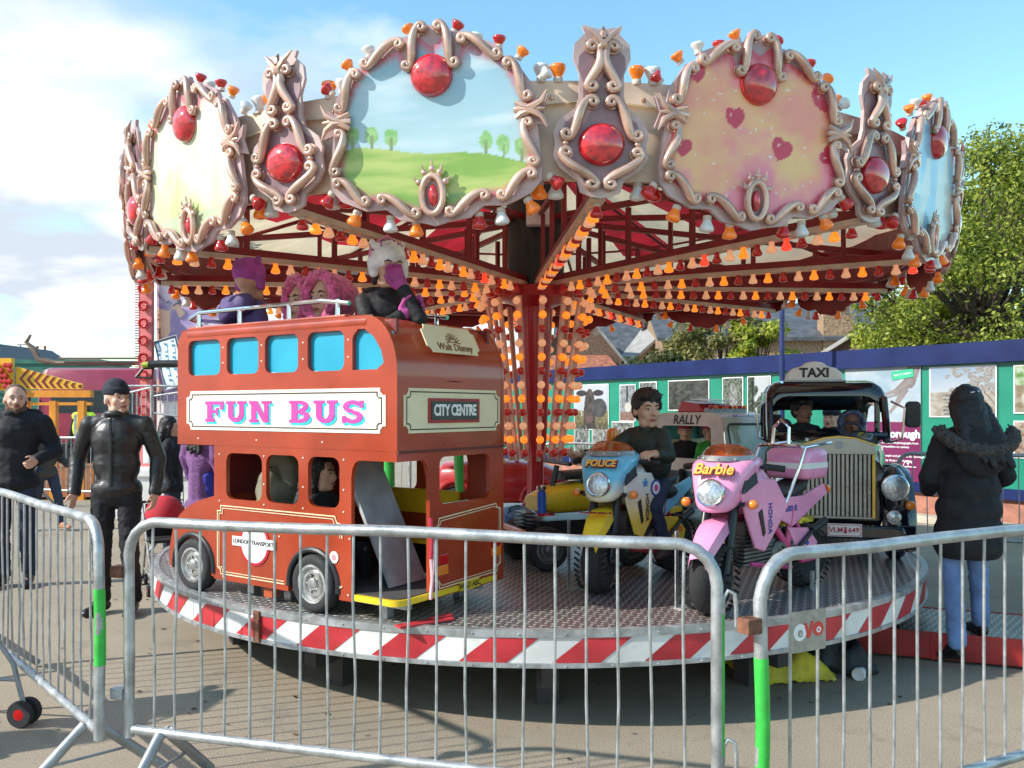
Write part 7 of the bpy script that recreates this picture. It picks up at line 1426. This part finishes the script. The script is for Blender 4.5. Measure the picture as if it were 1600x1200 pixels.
sheet('tarpaulin', 'dark grey tarpaulin bundled beside the yellow one', PX(1303, 5.1), 5.15, .42, .45, .30, mat('tarp_black', (.022, .024, .028), .6, 0, .2, 5), 8, R(-5))
t = thing('paper_cup', 'white lidded paper cup lying on its side by the ramp', 'cup', (PX(1345, 4.82), 4.85, .032), 0); CM = FR((0, 0, 0), (0, 0, 1), (.35, -.2, 0)) ; CM = T(0, 0, 0) @ V((-.55, -.83, .05)).to_track_quat('Z', 'Y').to_matrix().to_4x4()
q = MB(CM); q.lathe([(.024, -.09), (.036, 0)], 20); q.build('cup_body', white_p, t); q = MB(CM); q.lathe([(.038, -.004), (.038, .006), (.034, .010), (.033, .016), (.028, .014), (.0, .012)], 20); q.ell((.014, .01, .014), (.004, .006, .004), 6); q.build('lid', white_p, t)
q = MB(); q.box((.0, 0, .006), (.30, .06, .012)); q.box((.10, .02, .016), (.12, .03, .012)); o = q.build('red_lever', mat('lever_red', (.50, .03, .04), .5), None, 0, bevel=.003); o.location = (PX(662, 4.05), 4.12, ZD + .004); o.rotation_euler = (0, 0, R(35)); tag(o, 'flat red lever on the deck behind the bus platform', 'lever')
# ============================================================ PUSHCHAIRS
def pushchair(label, loc, rz, hoodc, full=True, hub=None):
    t = thing('pushchair', label, 'pushchair', (*loc, 0), rz, 'pushchairs'); fm = galvdull
    for s in (-1, 1):
        q = MB(); q.tube([(.36, s * .2, .09), (.30, s * .2, .30), (.05, s * .21, .62), (-.30, s * .21, .98), (-.38, s * .21, 1.0)], .012, 8); q.tube([(-.34, s * .2, .08), (-.05, s * .21, .50), (.12, s * .21, .62)], .012, 8); q.tube([(.33, s * .2, .22), (-.25, s * .2, .22)], .009, 8); q.build('frame', fm, t)
        for x in (.36, -.34):
            for e in (-.03, .03):
                q = MB(); q.lathe([(.040, -.014), (.062, -.014), (.066, 0), (.062, .014), (.040, .014)], 22, m=T(x, s * .2 + e, .066) @ RX(pi / 2)); w = q.build('wheel', rubber, t); q = MB(); q.lathe([(.041, -.010), (.041, .012), (.012, .016), (0, .016)], 20, m=T(x, s * .2 + e, .066) @ RX(s * -pi / 2 if 0 else pi / 2)); q.build('hub', hub or redl, w)
    q = MB(); q.box((-.05, 0, .58), (.36, .38, .04), m=RY(0)); q.box((-.22, 0, .78), (.05, .38, .44), m=I4); q.build('seat', hoodc[0], t, 0, bevel=.015)
    q = MB(); q.tube([(-.38, -.22, 1.0), (-.40, 0, 1.01), (-.38, .22, 1.0)], .016, 8); q.build('handle', black, t)
    if full: q = MB(); q.lathe([(.24, 0), (.23, .08), (.17, .17), (.08, .22), (0, .23)], 18, m=T(-.14, 0, .86) @ RY(.5) @ SC(1, .85, 1)); q.build('canopy', hoodc[1], t); q = MB(); q.box((-.02, 0, .30), (.3, .34, .16)); q.build('basket', black, t, 0, bevel=.02)
    return t
redcv = cloth('red_canvas', (.42, .015, .03)); pc = pushchair('red pushchair with black basket behind the man in the beanie', (-2.98, 7.35), R(-60), (blackc, redcv)); pc.scale = (.8, .8, .72)
pushchair('empty pushchair at the left edge, near red hubbed wheels', (-2.76, 4.0), R(-8), (blackc, redcv), False, redl)
